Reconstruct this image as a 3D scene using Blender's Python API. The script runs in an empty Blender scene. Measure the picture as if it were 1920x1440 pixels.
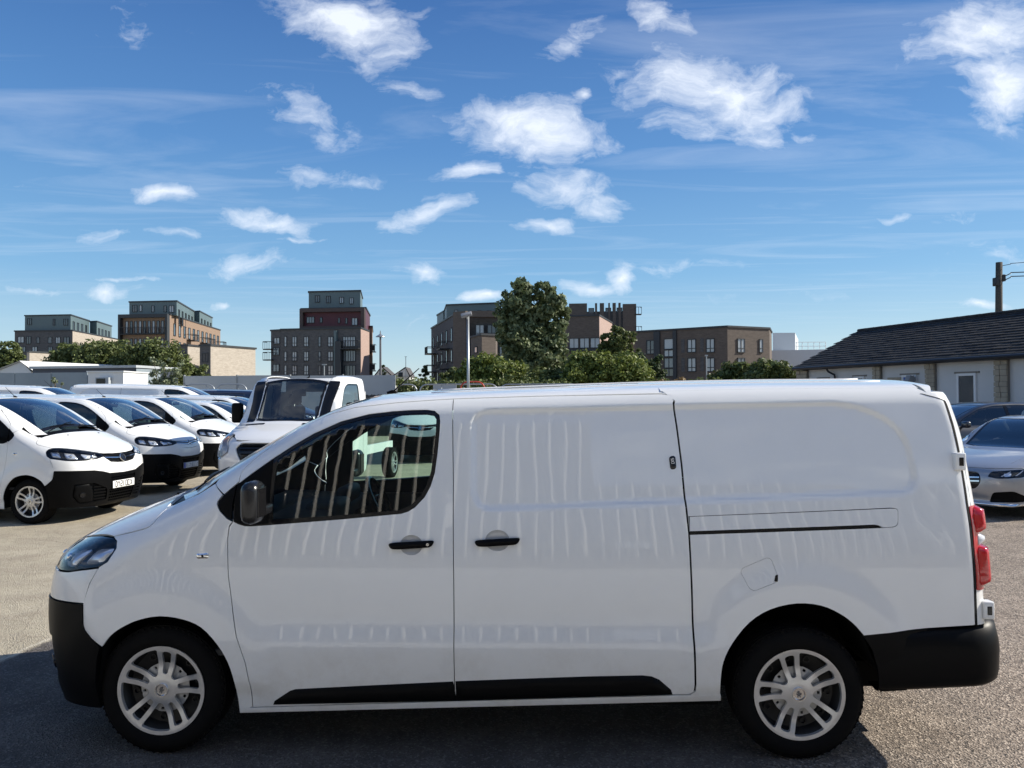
import bpy, bmesh, math, random
import numpy as np
from mathutils import Vector, Matrix
from mathutils.geometry import delaunay_2d_cdt
R = math.radians
random.seed(7); rng = np.random.default_rng(7)
sc = bpy.context.scene; COL = sc.collection

# ------------------------------------------------------------------ camera
FOC, CAMZ, PITCH, ROLL = 1442.0, 1.85, R(.87), R(.29)
cam_d = bpy.data.cameras.new('camera'); cam = bpy.data.objects.new('camera', cam_d); COL.objects.link(cam)
cam_d.sensor_width = 36; cam_d.lens = 36 * FOC / 1920; cam_d.clip_start = .1; cam_d.clip_end = 3000
cam.matrix_world = Matrix.Translation((0, 0, CAMZ)) @ Matrix.Rotation(R(90) + PITCH, 4, 'X') @ Matrix.Rotation(-ROLL, 4, 'Z')
sc.camera = cam
SUN_AZ, SUN_EL = R(10), R(33)            # azimuth measured from +x (right) towards +y (away)
sun_dir = Vector((math.cos(SUN_AZ) * math.cos(SUN_EL), math.sin(SUN_AZ) * math.cos(SUN_EL), math.sin(SUN_EL)))
sd = bpy.data.lights.new('sun', 'SUN'); sd.energy = 4.4; sd.angle = R(.5); sd.color = (1, .93, .82)
so = bpy.data.objects.new('sun', sd); COL.objects.link(so); so.rotation_euler = sun_dir.to_track_quat('Z', 'Y').to_euler()
sc.view_settings.view_transform = 'Standard'; sc.view_settings.look = 'None'; sc.view_settings.gamma = 1
sc.view_settings.use_curve_mapping = False; sc.view_settings.exposure = 0.70
sc.render.engine = 'CYCLES'; sc.cycles.max_bounces = 8; sc.cycles.transparent_max_bounces = 24
sc.cycles.use_denoising = True

def ray(px, py):
    a = (px - 960) / FOC; b = (720 - py) / FOC
    v = cam.matrix_world.to_3x3() @ Vector((a, b, -1)); return v
def at(px, py, Y):
    v = ray(px, py); return Vector((0, 0, CAMZ)) + v * (Y / v.y)
def ground(px, py, z=0):
    v = ray(px, py); return Vector((0, 0, CAMZ)) + v * ((z - CAMZ) / v.z)

# ------------------------------------------------------------------ world sky with clouds
def build_world():
    w = bpy.data.worlds.new('World'); sc.world = w; w.use_nodes = True
    nt = w.node_tree; N = nt.nodes; L = nt.links; N.clear()
    def nd(t, **k):
        n = N.new(t)
        for a, b in k.items(): setattr(n, a, b)
        return n
    out = nd('ShaderNodeOutputWorld'); bg = nd('ShaderNodeBackground'); bg.inputs[1].default_value = .112
    L.new(bg.outputs[0], out.inputs[0])
    sky = nd('ShaderNodeTexSky'); sky.sky_type = 'NISHITA'; sky.sun_disc = False
    sky.sun_elevation = SUN_EL; sky.sun_rotation = R(90) - SUN_AZ
    sky.air_density = 1.0; sky.dust_density = .35; sky.ozone_density = 2.2; sky.altitude = 0
    hs = nd('ShaderNodeHueSaturation'); hs.inputs['Saturation'].default_value = 1.12; hs.inputs['Value'].default_value = 1.0
    L.new(sky.outputs[0], hs.inputs['Color'])
    tcg = nd('ShaderNodeTexCoord'); sg = nd('ShaderNodeSeparateXYZ'); L.new(tcg.outputs['Generated'], sg.inputs[0])
    rp = nd('ShaderNodeValToRGB'); L.new(sg.outputs[2], rp.inputs[0]); el = rp.color_ramp.elements
    cs = [(0, (.74, .88, .95)), (.05, (.54, .78, .94)), (.15, (.25, .54, .88)), (.30, (.115, .325, .72)), (.47, (.052, .175, .51)), (1, (.03, .12, .38))]
    while len(el) < len(cs): el.new(.5)
    for e_, (p_, c_) in zip(el, cs): e_.position = p_; e_.color = (*c_, 1)
    k_ = nd('ShaderNodeVectorMath', operation='SCALE'); L.new(rp.outputs[0], k_.inputs[0]); k_.inputs['Scale'].default_value = 4.6
    mx0 = nd('ShaderNodeMix', data_type='RGBA'); mx0.inputs[0].default_value = .82; L.new(hs.outputs[0], mx0.inputs[6]); L.new(k_.outputs[0], mx0.inputs[7])
    tc = nd('ShaderNodeTexCoord'); sep = nd('ShaderNodeSeparateXYZ'); L.new(tc.outputs['Generated'], sep.inputs[0])
    def mth(op, a, b=None, c=None, clamp=False):
        n = nd('ShaderNodeMath', operation=op, use_clamp=clamp)
        for i, v in enumerate((a, b, c)):
            if v is None: continue
            if isinstance(v, (int, float)): n.inputs[i].default_value = v
            else: L.new(v, n.inputs[i])
        return n.outputs[0]
    X, Y, Z = sep.outputs
    yy = mth('MAXIMUM', Y, .02)
    U = mth('DIVIDE', X, yy); V = mth('DIVIDE', Z, yy)
    comb = nd('ShaderNodeCombineXYZ'); L.new(U, comb.inputs[0]); L.new(V, comb.inputs[1])
    # warp for feathery edges
    nz = nd('ShaderNodeTexNoise'); nz.inputs['Scale'].default_value = 9; nz.inputs['Detail'].default_value = 5
    L.new(comb.outputs[0], nz.inputs['Vector'])
    sub = nd('ShaderNodeVectorMath', operation='SUBTRACT'); L.new(nz.outputs['Color'], sub.inputs[0]); sub.inputs[1].default_value = (.5, .5, .5)
    scl = nd('ShaderNodeVectorMath', operation='MULTIPLY'); L.new(sub.outputs[0], scl.inputs[0]); scl.inputs[1].default_value = (.15, .06, 0)
    wp = nd('ShaderNodeVectorMath', operation='ADD'); L.new(comb.outputs[0], wp.inputs[0]); L.new(scl.outputs[0], wp.inputs[1])
    # px centre, half sizes, rotation (deg, image ccw), strength
    CL = [(650, 42, 150, 62, -18, 1.0), (1075, 75, 110, 24, 32, .7), (1245, 25, 65, 36, -10, .75), (1252, 90, 40, 18, 10, .6),
          (1345, 175, 185, 78, -14, 1.05), (1425, 255, 70, 26, 10, .8), (1840, 60, 150, 62, 12, 1.1), (1862, 160, 85, 85, 50, 1.1), (1000, 240, 165, 50, -6, 1.1),
          (575, 212, 120, 40, -24, .6), (885, 318, 56, 20, 0, .95), (1080, 358, 115, 42, -12, .9), (620, 330, 115, 26, -12, .6),
          (305, 360, 66, 17, 0, .9), (500, 410, 110, 25, -10, .95), (790, 400, 95, 24, 18, .8), (1010, 422, 64, 15, 0, .85),
          (205, 435, 46, 17, 5, .6), (470, 492, 150, 26, 0, .5), (770, 520, 54, 24, -5, .9), (205, 546, 66, 14, 0, .85),
          (40, 536, 85, 12, -5, .6), (905, 560, 40, 14, 0, .95), (1142, 532, 34, 30, 10, 1.15), (1090, 545, 42, 16, -25, .95), (765, 157, 62, 22, -25, .5),
          (335, 435, 60, 9, 0, .5), (1240, 500, 140, 14, 0, .45), (1845, 570, 50, 9, 0, .8), (1080, 178, 22, 14, 0, .7),
          (1790, 405, 80, 20, 15, .35), (585, 450, 70, 8, 0, .6), (240, 45, 90, 50, 0, .3), (1310, 250, 50, 26, 0, .55),
          (1520, 255, 40, 10, 0, .7), (420, 567, 20, 9, 0, .8), (1665, 392, 30, 7, 0, .6), (235, 525, 60, 6, 0, .6),
          (30, 350, 60, 14, 10, .35), (1880, 470, 140, 40, 12, .28), (1450, 560, 160, 20, 0, .2), (820, 600, 70, 22, 0, .35)]
    acc = None
    for (px, py, a, b, rot, s) in CL:
        v = ray(px, py); u0, v0 = v.x / v.y, v.z / v.y
        m = nd('ShaderNodeMapping', vector_type='TEXTURE'); m.inputs['Location'].default_value = (u0, v0, 0)
        m.inputs['Rotation'].default_value = (0, 0, R(rot)); m.inputs['Scale'].default_value = (a / FOC * 1.35, b / FOC * 1.45, 1)
        L.new(wp.outputs[0], m.inputs['Vector'])
        ln = nd('ShaderNodeVectorMath', operation='LENGTH'); L.new(m.outputs[0], ln.inputs[0])
        f = mth('MULTIPLY_ADD', ln.outputs['Value'], -s, s); f = mth('MAXIMUM', f, 0)
        acc = f if acc is None else mth('MAXIMUM', acc, f)
    fb = nd('ShaderNodeTexNoise'); fb.inputs['Scale'].default_value = 21; fb.inputs['Detail'].default_value = 9; fb.inputs['Roughness'].default_value = .64; fb.inputs['Distortion'].default_value = .15
    mp = nd('ShaderNodeMapping'); mp.inputs['Rotation'].default_value = (0, 0, R(12)); mp.inputs['Scale'].default_value = (.75, 1.5, 1); L.new(wp.outputs[0], mp.inputs['Vector']); L.new(mp.outputs[0], fb.inputs['Vector'])
    dens = mth('MULTIPLY', mth('MULTIPLY_ADD', fb.outputs['Fac'], 1.8, mth('MULTIPLY_ADD', acc, 1.1, -1.14), clamp=True), mth('MULTIPLY', acc, 5.0, clamp=True))
    front = mth('MULTIPLY', mth('GREATER_THAN', Y, .03), dens)
    # high thin cirrus and clouds elsewhere in the sky dome
    zz = mth('MAXIMUM', Z, .06); c2 = nd('ShaderNodeCombineXYZ'); L.new(mth('DIVIDE', X, zz), c2.inputs[0]); L.new(mth('DIVIDE', Y, zz), c2.inputs[1])
    n2 = nd('ShaderNodeTexNoise'); n2.inputs['Scale'].default_value = .9; n2.inputs['Detail'].default_value = 8; n2.inputs['Roughness'].default_value = .62; n2.inputs['Distortion'].default_value = .8
    L.new(c2.outputs[0], n2.inputs['Vector'])
    behind = mth('MULTIPLY', mth('LESS_THAN', Y, .03), mth('MULTIPLY_ADD', n2.outputs['Fac'], 5.5, -2.7, clamp=True))
    cir = nd('ShaderNodeTexNoise'); cir.inputs['Scale'].default_value = 1.6; cir.inputs['Detail'].default_value = 7; cir.inputs['Roughness'].default_value = .6; cir.inputs['Distortion'].default_value = 1.3
    m3 = nd('ShaderNodeMapping'); m3.inputs['Scale'].default_value = (.28, 1, 1); m3.inputs['Rotation'].default_value = (0, 0, R(-14)); L.new(c2.outputs[0], m3.inputs['Vector']); L.new(m3.outputs[0], cir.inputs['Vector'])
    thin = mth('MULTIPLY', mth('MULTIPLY_ADD', cir.outputs['Fac'], 2.6, -1.3, clamp=True), mth('MULTIPLY', mth('MULTIPLY_ADD', Z, 8.0, -.35, clamp=True), .30))
    tot = mth('MAXIMUM', mth('MAXIMUM', front, behind), thin)
    tot = mth('MINIMUM', mth('MAXIMUM', tot, 0), .88)
    mix = nd('ShaderNodeMix', data_type='RGBA'); L.new(tot, mix.inputs[0]); L.new(mx0.outputs[2], mix.inputs[6]); mix.inputs[7].default_value = (5.6, 5.95, 6.5, 1)
    L.new(mix.outputs[2], bg.inputs[0])
build_world()

# ------------------------------------------------------------------ materials
MATS = {}
def mat(name, col, rough=.5, metal=0, coat=0, spec=.5, noise=None, bump=None, emit=None, trans=0, alpha=1, ior=1.45, coat_rough=.03):
    if name in MATS: return MATS[name]
    m = bpy.data.materials.new(name); m.use_nodes = True; nt = m.node_tree; p = nt.nodes['Principled BSDF']
    p.inputs['Base Color'].default_value = (*col, 1); p.inputs['Roughness'].default_value = rough; p.inputs['Metallic'].default_value = metal
    p.inputs['Coat Weight'].default_value = coat; p.inputs['Coat Roughness'].default_value = coat_rough; p.inputs['Specular IOR Level'].default_value = spec
    p.inputs['Transmission Weight'].default_value = trans; p.inputs['Alpha'].default_value = alpha; p.inputs['IOR'].default_value = ior
    if emit: p.inputs['Emission Color'].default_value = (*emit[0], 1); p.inputs['Emission Strength'].default_value = emit[1]
    if noise:                      # (scale, colour2, contrast)
        tc = nt.nodes.new('ShaderNodeTexCoord'); n = nt.nodes.new('ShaderNodeTexNoise'); n.inputs['Scale'].default_value = noise[0]; n.inputs['Detail'].default_value = 6
        n.inputs['Roughness'].default_value = .65
        nt.links.new(tc.outputs['Object'], n.inputs['Vector'])
        r = nt.nodes.new('ShaderNodeMapRange'); r.inputs[1].default_value = .5 - noise[2]; r.inputs[2].default_value = .5 + noise[2]
        nt.links.new(n.outputs['Fac'], r.inputs[0]); x = nt.nodes.new('ShaderNodeMix'); x.data_type = 'RGBA'
        x.inputs[6].default_value = (*col, 1); x.inputs[7].default_value = (*noise[1], 1); nt.links.new(r.outputs[0], x.inputs[0]); nt.links.new(x.outputs[2], p.inputs['Base Color'])
    if bump:                       # (scale, strength, distance)
        tc = nt.nodes.new('ShaderNodeTexCoord'); n = nt.nodes.new('ShaderNodeTexNoise'); n.inputs['Scale'].default_value = bump[0]; n.inputs['Detail'].default_value = 4
        nt.links.new(tc.outputs['Object'], n.inputs['Vector']); b = nt.nodes.new('ShaderNodeBump'); b.inputs['Strength'].default_value = bump[1]; b.inputs['Distance'].default_value = bump[2]
        nt.links.new(n.outputs['Fac'], b.inputs['Height']); nt.links.new(b.outputs[0], p.inputs['Normal'])
    MATS[name] = m; return m
def glass_mat(name, tint, rough=.0, gl=1.0, f0=1.5):
    if name in MATS: return MATS[name]
    m = bpy.data.materials.new(name); m.use_nodes = True; nt = m.node_tree; nt.nodes.clear()
    o = nt.nodes.new('ShaderNodeOutputMaterial'); t = nt.nodes.new('ShaderNodeBsdfTransparent'); g = nt.nodes.new('ShaderNodeBsdfGlossy'); fr = nt.nodes.new('ShaderNodeFresnel'); x = nt.nodes.new('ShaderNodeMixShader')
    t.inputs[0].default_value = (*tint, 1); g.inputs[0].default_value = (gl, gl, gl, 1); g.inputs['Roughness'].default_value = rough; fr.inputs[0].default_value = f0
    # both faces of the pane reflect
    ma = nt.nodes.new('ShaderNodeMath'); ma.operation = 'MULTIPLY'; ma.inputs[1].default_value = 1.9; ma.use_clamp = True
    nt.links.new(fr.outputs[0], ma.inputs[0]); nt.links.new(ma.outputs[0], x.inputs[0]); nt.links.new(t.outputs[0], x.inputs[1]); nt.links.new(g.outputs[0], x.inputs[2]); nt.links.new(x.outputs[0], o.inputs[0])
    MATS[name] = m; return m
def van_paint():
    m = mat('white_paint', (.80, .81, .80), .35, coat=1, spec=.15, coat_rough=.006); nt = m.node_tree; N = nt.nodes; L = nt.links; p = N['Principled BSDF']; tc = N.new('ShaderNodeTexCoord')
    n = N.new('ShaderNodeTexNoise'); n.inputs['Scale'].default_value = 1.9; n.inputs['Detail'].default_value = 1; mp = N.new('ShaderNodeMapping'); mp.inputs['Scale'].default_value = (1.6, 1, 1); L.new(tc.outputs['Object'], mp.inputs['Vector']); L.new(mp.outputs[0], n.inputs['Vector'])
    b = N.new('ShaderNodeBump'); b.inputs['Strength'].default_value = .11; b.inputs['Distance'].default_value = .010; L.new(n.outputs['Fac'], b.inputs['Height']); L.new(b.outputs[0], p.inputs['Coat Normal']); p.inputs['Coat IOR'].default_value = 1.6
    d = N.new('ShaderNodeTexNoise'); d.inputs['Scale'].default_value = 5; d.inputs['Detail'].default_value = 8; d.inputs['Roughness'].default_value = .7; L.new(tc.outputs['Object'], d.inputs['Vector']); s3 = N.new('ShaderNodeSeparateXYZ'); L.new(tc.outputs['Object'], s3.inputs[0])
    h = N.new('ShaderNodeMapRange'); h.inputs[1].default_value = .75; h.inputs[2].default_value = .25; h.inputs[3].default_value = .05; h.inputs[4].default_value = .5; L.new(s3.outputs[2], h.inputs[0])
    r = N.new('ShaderNodeMapRange'); r.inputs[1].default_value = .45; r.inputs[2].default_value = .75; L.new(d.outputs['Fac'], r.inputs[0]); mu = N.new('ShaderNodeMath'); mu.operation = 'MULTIPLY'; L.new(h.outputs[0], mu.inputs[0]); L.new(r.outputs[0], mu.inputs[1])
    x = N.new('ShaderNodeMix'); x.data_type = 'RGBA'; x.inputs[6].default_value = (.80, .81, .80, 1); x.inputs[7].default_value = (.50, .46, .40, 1); L.new(mu.outputs[0], x.inputs[0]); L.new(x.outputs[2], p.inputs['Base Color']); return m
WHITE = van_paint()
SILVERP = mat('silver_paint', (.40, .405, .41), .3, metal=.55, coat=1)
DARKP = mat('dark_blue_paint', (.018, .022, .032), .3, coat=1)
NAVYP = mat('navy_paint', (.012, .022, .06), .3, coat=1)
BLACKPL = mat('black_plastic', (.0035, .0037, .0042), .40, spec=.11, bump=(420, .12, .001))
GLOSSBLK = mat('gloss_black', (.008, .008, .009), .12, spec=.5)
RUBBER = mat('tyre_rubber', (.006, .006, .0062), .88, spec=.12, bump=(130, .25, .002), noise=(6, (.010, .0095, .009), .3))
CHROME = mat('chrome', (.78, .79, .8), .12, metal=1)
WHEELS = mat('wheel_silver', (.70, .71, .72), .28, metal=.65, coat=.2, noise=(14, (.56, .56, .55), .25)); WHEELD = mat('wheel_silver_inner', (.45, .45, .44), .42, metal=.4)
STEEL = mat('black_steel', (.02, .02, .02), .45)
DARKGAP = mat('dark_gap', (.006, .006, .006), .9)
UNDER = mat('underbody', (.006, .006, .006), .9, spec=.1)
CABIN = mat('cabin_plastic', (.035, .037, .042), .6)
CABINL = mat('cabin_trim', (.12, .125, .13), .6)
SEAT = mat('seat_fabric', (.03, .032, .037), .9, bump=(200, .3, .002))
REDL = mat('red_lens', (.62, .008, .014), .08, coat=1, trans=.25)
CLEARL = glass_mat('clear_lens', (.93, .95, .97), f0=1.25)
GLASS = glass_mat('green_tint_glass', (.70, .86, .80), f0=1.45)
GLASSD = glass_mat('windscreen_glass', (.50, .60, .60), f0=1.55)
REFL = mat('lamp_reflector', (.86, .88, .92), .12, metal=.6)
AMBER = mat('amber_bulb', (.6, .22, .02), .3)
PLATEW = mat('plate_white', (.78, .78, .76), .4)
PLATEB = mat('plate_black', (.015, .015, .02), .4)
BLUE = mat('plate_blue', (.02, .06, .35), .4)

# ------------------------------------------------------------------ object helpers
def mesh_obj(name, v, f, m, parent=None, smooth=False, normals=None, midx=None):
    me = bpy.data.meshes.new(name); me.from_pydata([tuple(p) for p in v], [], [tuple(int(i) for i in q) for q in f])
    for x in (m if isinstance(m, (list, tuple)) else [m]): me.materials.append(x)
    if smooth is True: me.polygons.foreach_set('use_smooth', [True] * len(me.polygons))
    elif smooth is not False: me.polygons.foreach_set('use_smooth', list(smooth))
    if midx is not None: me.polygons.foreach_set('material_index', list(midx))
    if normals is not None: me.normals_split_custom_set([tuple(n) for n in normals])
    me.update()
    o = bpy.data.objects.new(name, me); COL.objects.link(o)
    if parent is not None: o.parent = parent
    return o
def tag(o, label=None, cat=None, group=None, kind=None):
    if label: o['label'] = label
    if cat: o['category'] = cat
    if group: o['group'] = group
    if kind: o['kind'] = kind
    return o
def thing(name, label, cat, loc=(0, 0, 0), rz=0, group=None):
    o = bpy.data.objects.new(name, None); COL.objects.link(o); o.location = loc; o.rotation_euler = (0, 0, rz)
    o.empty_display_size = .2
    return tag(o, label, cat, group)
def dup(o, parent=None, skip=()):
    c = o.copy(); COL.objects.link(c); c.parent = parent
    for ch in list(o.children):
        if ch.name.split('.')[0] in skip: continue
        dup(ch, c, skip)
    return c
class MB:
    """collects shapes into one mesh"""
    def __init__(s): s.v = []; s.f = []; s.m = []; s.mi = 0
    def add(s, v, f):
        n = len(s.v); s.v += [Vector(p) for p in v]; s.f += [[i + n for i in q] for q in f]; s.m += [s.mi] * len(f); return s
    def box(s, x0, x1, y0, y1, z0, z1, M=None):
        v = [Vector((x, y, z)) for z in (z0, z1) for y in (y0, y1) for x in (x0, x1)]
        if M is not None: v = [M @ p for p in v]
        return s.add(v, [(0, 2, 3, 1), (4, 5, 7, 6), (0, 1, 5, 4), (2, 6, 7, 3), (0, 4, 6, 2), (1, 3, 7, 5)])
    def rbox(s, x0, x1, y0, y1, z0, z1, b=.01, M=None):
        bm = bmesh.new(); bmesh.ops.create_cube(bm, size=1)
        for p in bm.verts: p.co = Vector(((x0 + x1) / 2 + p.co.x * (x1 - x0), (y0 + y1) / 2 + p.co.y * (y1 - y0), (z0 + z1) / 2 + p.co.z * (z1 - z0)))
        bmesh.ops.bevel(bm, geom=bm.edges[:], offset=b, segments=3, affect='EDGES', profile=.5)
        v = [(M @ p.co) if M is not None else p.co.copy() for p in bm.verts]; bm.verts.index_update()
        s.add(v, [[q.index for q in f.verts] for f in bm.faces]); bm.free(); return s
    def tube(s, pts, r, n=8, cap=True):
        pts = [Vector(p) for p in pts]; rr = r if isinstance(r, (list, tuple)) else [r] * len(pts); V = []; Fc = []
        for i, p in enumerate(pts):
            d = (pts[min(i + 1, len(pts) - 1)] - pts[max(i - 1, 0)]).normalized()
            a = d.orthogonal().normalized() if i == 0 else (a - d * a.dot(d)).normalized()
            b = d.cross(a)
            V += [p + (a * math.cos(t) + b * math.sin(t)) * rr[i] for t in [2 * math.pi * k / n for k in range(n)]]
        for i in range(len(pts) - 1):
            for k in range(n): Fc.append((i * n + k, i * n + (k + 1) % n, (i + 1) * n + (k + 1) % n, (i + 1) * n + k))
        if cap: Fc.append(tuple(range(n))[::-1]); Fc.append(tuple((len(pts) - 1) * n + k for k in range(n)))
        return s.add(V, Fc)
    def prism(s, poly, h, M=None, z0=0):
        n = len(poly); v = [Vector((x, y, z)) for z in (z0, z0 + h) for x, y in poly]
        if M is not None: v = [M @ p for p in v]
        return s.add(v, [tuple(range(n))[::-1], tuple(range(n, 2 * n))] + [(i, (i + 1) % n, n + (i + 1) % n, n + i) for i in range(n)])
    def lathe(s, prof, n=48, M=None, close=False):
        """prof: (radius, axial) about +Y axis"""
        v = []
        for r, a in prof:
            v += [Vector((r * math.cos(t), a, r * math.sin(t))) for t in [2 * math.pi * k / n for k in range(n)]]
        if M is not None: v = [M @ p for p in v]
        f = []; m = len(prof)
        for i in range(m if close else m - 1):
            j = (i + 1) % m
            for k in range(n): f.append((i * n + k, j * n + k, j * n + (k + 1) % n, i * n + (k + 1) % n))
        return s.add(v, f)
    def build(s, name, m, parent=None, smooth=False, auto=None):
        o = mesh_obj(name, s.v, s.f, m, parent, smooth=bool(smooth or auto), midx=s.m)
        bm = bmesh.new(); bm.from_mesh(o.data); bmesh.ops.recalc_face_normals(bm, faces=bm.faces[:])
        if auto:
            for e in bm.edges: e.smooth = (len(e.link_faces) == 2 and e.calc_face_angle(0) < R(auto))
        bm.to_mesh(o.data); bm.free(); return o
def rnd(poly, n=5):
    """poly of (x, y, r): rounds corners"""
    out = []; m = len(poly)
    for i, p in enumerate(poly):
        r = p[2] if len(p) > 2 else 0; P = np.array(p[:2], float); A = np.array(poly[i - 1][:2], float); B = np.array(poly[(i + 1) % m][:2], float)
        if r <= 0: out.append(tuple(P)); continue
        a = (A - P); b = (B - P); la, lb = np.linalg.norm(a), np.linalg.norm(b); a /= la; b /= lb
        d = min(r, la * .49, lb * .49); p0, p2 = P + a * d, P + b * d
        for t in np.linspace(0, 1, n): out.append(tuple((1 - t) ** 2 * p0 + 2 * t * (1 - t) * P + t * t * p2))
    return out
def ell(cx, cy, a, b, n=24): return [(cx + a * math.cos(t), cy + b * math.sin(t)) for t in np.linspace(0, 2 * math.pi, n, endpoint=False)]
def area(p): p = np.array(p); x, y = p[:, 0], p[:, 1]; return .5 * np.sum(x * np.roll(y, -1) - y * np.roll(x, -1))
def inset(poly, d):
    """moves a closed polygon inwards by d"""
    p = np.array(poly, float); s = 1 if area(p) > 0 else -1
    e = np.roll(p, -1, 0) - p; e /= np.maximum(np.linalg.norm(e, axis=1, keepdims=True), 1e-9); nrm = np.stack([-e[:, 1], e[:, 0]], 1) * s
    n2 = nrm + np.roll(nrm, 1, 0); l = np.linalg.norm(n2, axis=1, keepdims=True); n2 = n2 / np.maximum(l, 1e-6)
    k = np.maximum(np.sum(n2 * nrm, 1, keepdims=True), .5)
    return [tuple(q) for q in p + n2 * d / k]
def dens(poly, h, closed=True):
    out = []; n = len(poly)
    for i in range(n if closed else n - 1):
        a = np.array(poly[i], float); b = np.array(poly[(i + 1) % n], float); k = max(1, int(math.ceil(np.linalg.norm(b - a) / h)))
        out += [tuple(a + (b - a) * t / k) for t in range(k)]
    if not closed: out.append(tuple(poly[-1]))
    return out
def pip(P, poly):
    x, y = P[:, 0], P[:, 1]; ins = np.zeros(len(P), bool); q = np.array(poly); j = len(q) - 1
    for i in range(len(q)):
        c = ((q[i, 1] > y) != (q[j, 1] > y)); xi = (q[j, 0] - q[i, 0]) * (y - q[i, 1]) / (q[j, 1] - q[i, 1] + 1e-15) + q[i, 0]
        ins ^= c & (x < xi); j = i
    return ins
def pdist(P, poly, closed=True):
    q = np.array(poly, float); a = q if closed else q[:-1]; b = np.roll(q, -1, 0) if closed else q[1:]; best = np.full(len(P), 1e9)
    for i in range(len(a)):
        d = b[i] - a[i]; l = max(d @ d, 1e-12); t = np.clip(((P - a[i]) @ d) / l, 0, 1); best = np.minimum(best, np.hypot(*(P - a[i] - t[:, None] * d).T))
    return best
def tri2d(poly, holes=(), h=.03):
    loops = [dens(poly, h)] + [dens(q, h) for q in holes]; pts = []; edges = []
    for l in loops:
        s = len(pts); pts += l; edges += [(s + i, s + (i + 1) % len(l)) for i in range(len(l))]
    P = np.array(poly); x0, y0 = P.min(0); x1, y1 = P.max(0)
    gx, gy = np.meshgrid(np.arange(x0 + h * .5, x1, h), np.arange(y0 + h * .5, y1, h)); gx[1::2] += h * .5; G = np.stack([gx.ravel(), gy.ravel()], 1)
    if len(G):
        k = pip(G, poly)
        for q in holes: k &= ~pip(G, q)
        G = G[k]
    if len(G):
        k = pdist(G, poly) > h * .55
        for q in holes: k &= pdist(G, q) > h * .55
        G = G[k]
    allp = [Vector((float(a), float(b))) for a, b in pts] + [Vector((float(a), float(b))) for a, b in G]
    v, e, f, *_ = delaunay_2d_cdt(allp, edges, [], 0, 1e-6, False)
    V = np.array([(p.x, p.y) for p in v]); T = np.array([t for t in f if len(t) == 3]); C = V[T].mean(1)
    k = pip(C, poly)
    for q in holes: k &= ~pip(C, q)
    T = T[k]; A = V[T]; ar = np.cross(A[:, 1] - A[:, 0], A[:, 2] - A[:, 0]); T = T[np.abs(ar) > 1e-9]; ar = ar[np.abs(ar) > 1e-9]
    T[ar < 0] = T[ar < 0][:, ::-1]
    used = np.unique(T); mp = -np.ones(len(V), int); mp[used] = np.arange(len(used)); return V[used], mp[T]

# ------------------------------------------------------------------ body surface of the panel van
# local axes: x backwards from the front axle, y across (negative = the side towards the camera), z up
V_F = ground(305, 1412); V_R = ground(1498, 1423)
V_U = (V_R - V_F).xy.normalized(); V_N = Vector((-V_U.y, V_U.x)); V_O = V_F.xy + V_N * .90; V_ANG = math.atan2(V_U.y, V_U.x)
WB = (V_R - V_F).length
SIL = [(-.67, .20), (-.78, .26), (-.835, .42), (-.865, .62), (-.865, .78), (-.852, .88), (-.825, .955), (-.775, 1.018), (-.655, 1.088), (-.44, 1.185), (-.2, 1.28), (-.02, 1.355),
       (.1, 1.435), (.35, 1.585), (.6, 1.72), (.85, 1.825), (1.03, 1.866), (1.25, 1.884), (1.55, 1.897), (2.0, 1.912), (2.6, 1.929), (3.2, 1.939), (3.75, 1.941), (3.98, 1.942), (4.10, 1.934), (4.155, 1.90), (4.18, 1.83),
       (4.215, 1.65), (4.24, 1.4), (4.255, 1.1), (4.265, .8), (4.265, .5), (4.22, .36), (4.0, .33), (2.0, .24), (.4, .18)]
def crom(p, n=8):
    p = np.array(p, float); out = []; m = len(p)
    for i in range(m):
        a, b, c, d = p[i - 1], p[i], p[(i + 1) % m], p[(i + 2) % m]
        for t in np.linspace(0, 1, n, endpoint=False): out.append(.5 * ((2 * b) + (-a + c) * t + (2 * a - 5 * b + 4 * c - d) * t * t + (-a + 3 * b - 3 * c + d) * t ** 3))
    return np.array(out)
GX, GZ, GH = -1.5, -.3, .01; gnx, gnz = 620, 280
_k = np.exp(-.5 * (np.arange(-4, 5) / 1.8) ** 2); _k /= _k.sum()
_k2 = np.exp(-.5 * (np.arange(-24, 25) / 4.5) ** 2); _k2 /= _k2.sum(); _z = np.arange(0, 2.6, .005)
def make_body(sil, wz, wzf=None, arches=(), nose=1.0, rear=3.3, rtap=.04, rad=.085, radn=.115, mid=(.42, .62, 2.75, 2.95), dx=0., flare=.016, tailw=.018, x3=1.3):
    sd_ = crom(sil, 5); g_ = np.stack(np.meshgrid(GX + GH * np.arange(gnx), GZ + GH * np.arange(gnz), indexing='ij'), -1).reshape(-1, 2)
    d_ = pdist(g_, sd_); d_[pip(g_, sd_)] *= -1; G = d_.reshape(gnx, gnz)
    for ax in (0, 1): G = np.apply_along_axis(lambda r: np.convolve(np.pad(r, 4, mode='edge'), _k, 'valid'), ax, G)
    def tab(w): w = np.array(w); return np.convolve(np.pad(np.interp(_z, w[:, 0], w[:, 1]), 24, mode='edge'), _k2, 'valid')
    return dict(SG=G, ws=tab(wz), wf=tab(wzf or wz), arches=arches, nose=nose, rear=rear, rtap=rtap, rad=rad, radn=radn, mid=mid, flare=flare, tailw=tailw, xt=max(p[0] for p in sil), x3=x3)
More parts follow.
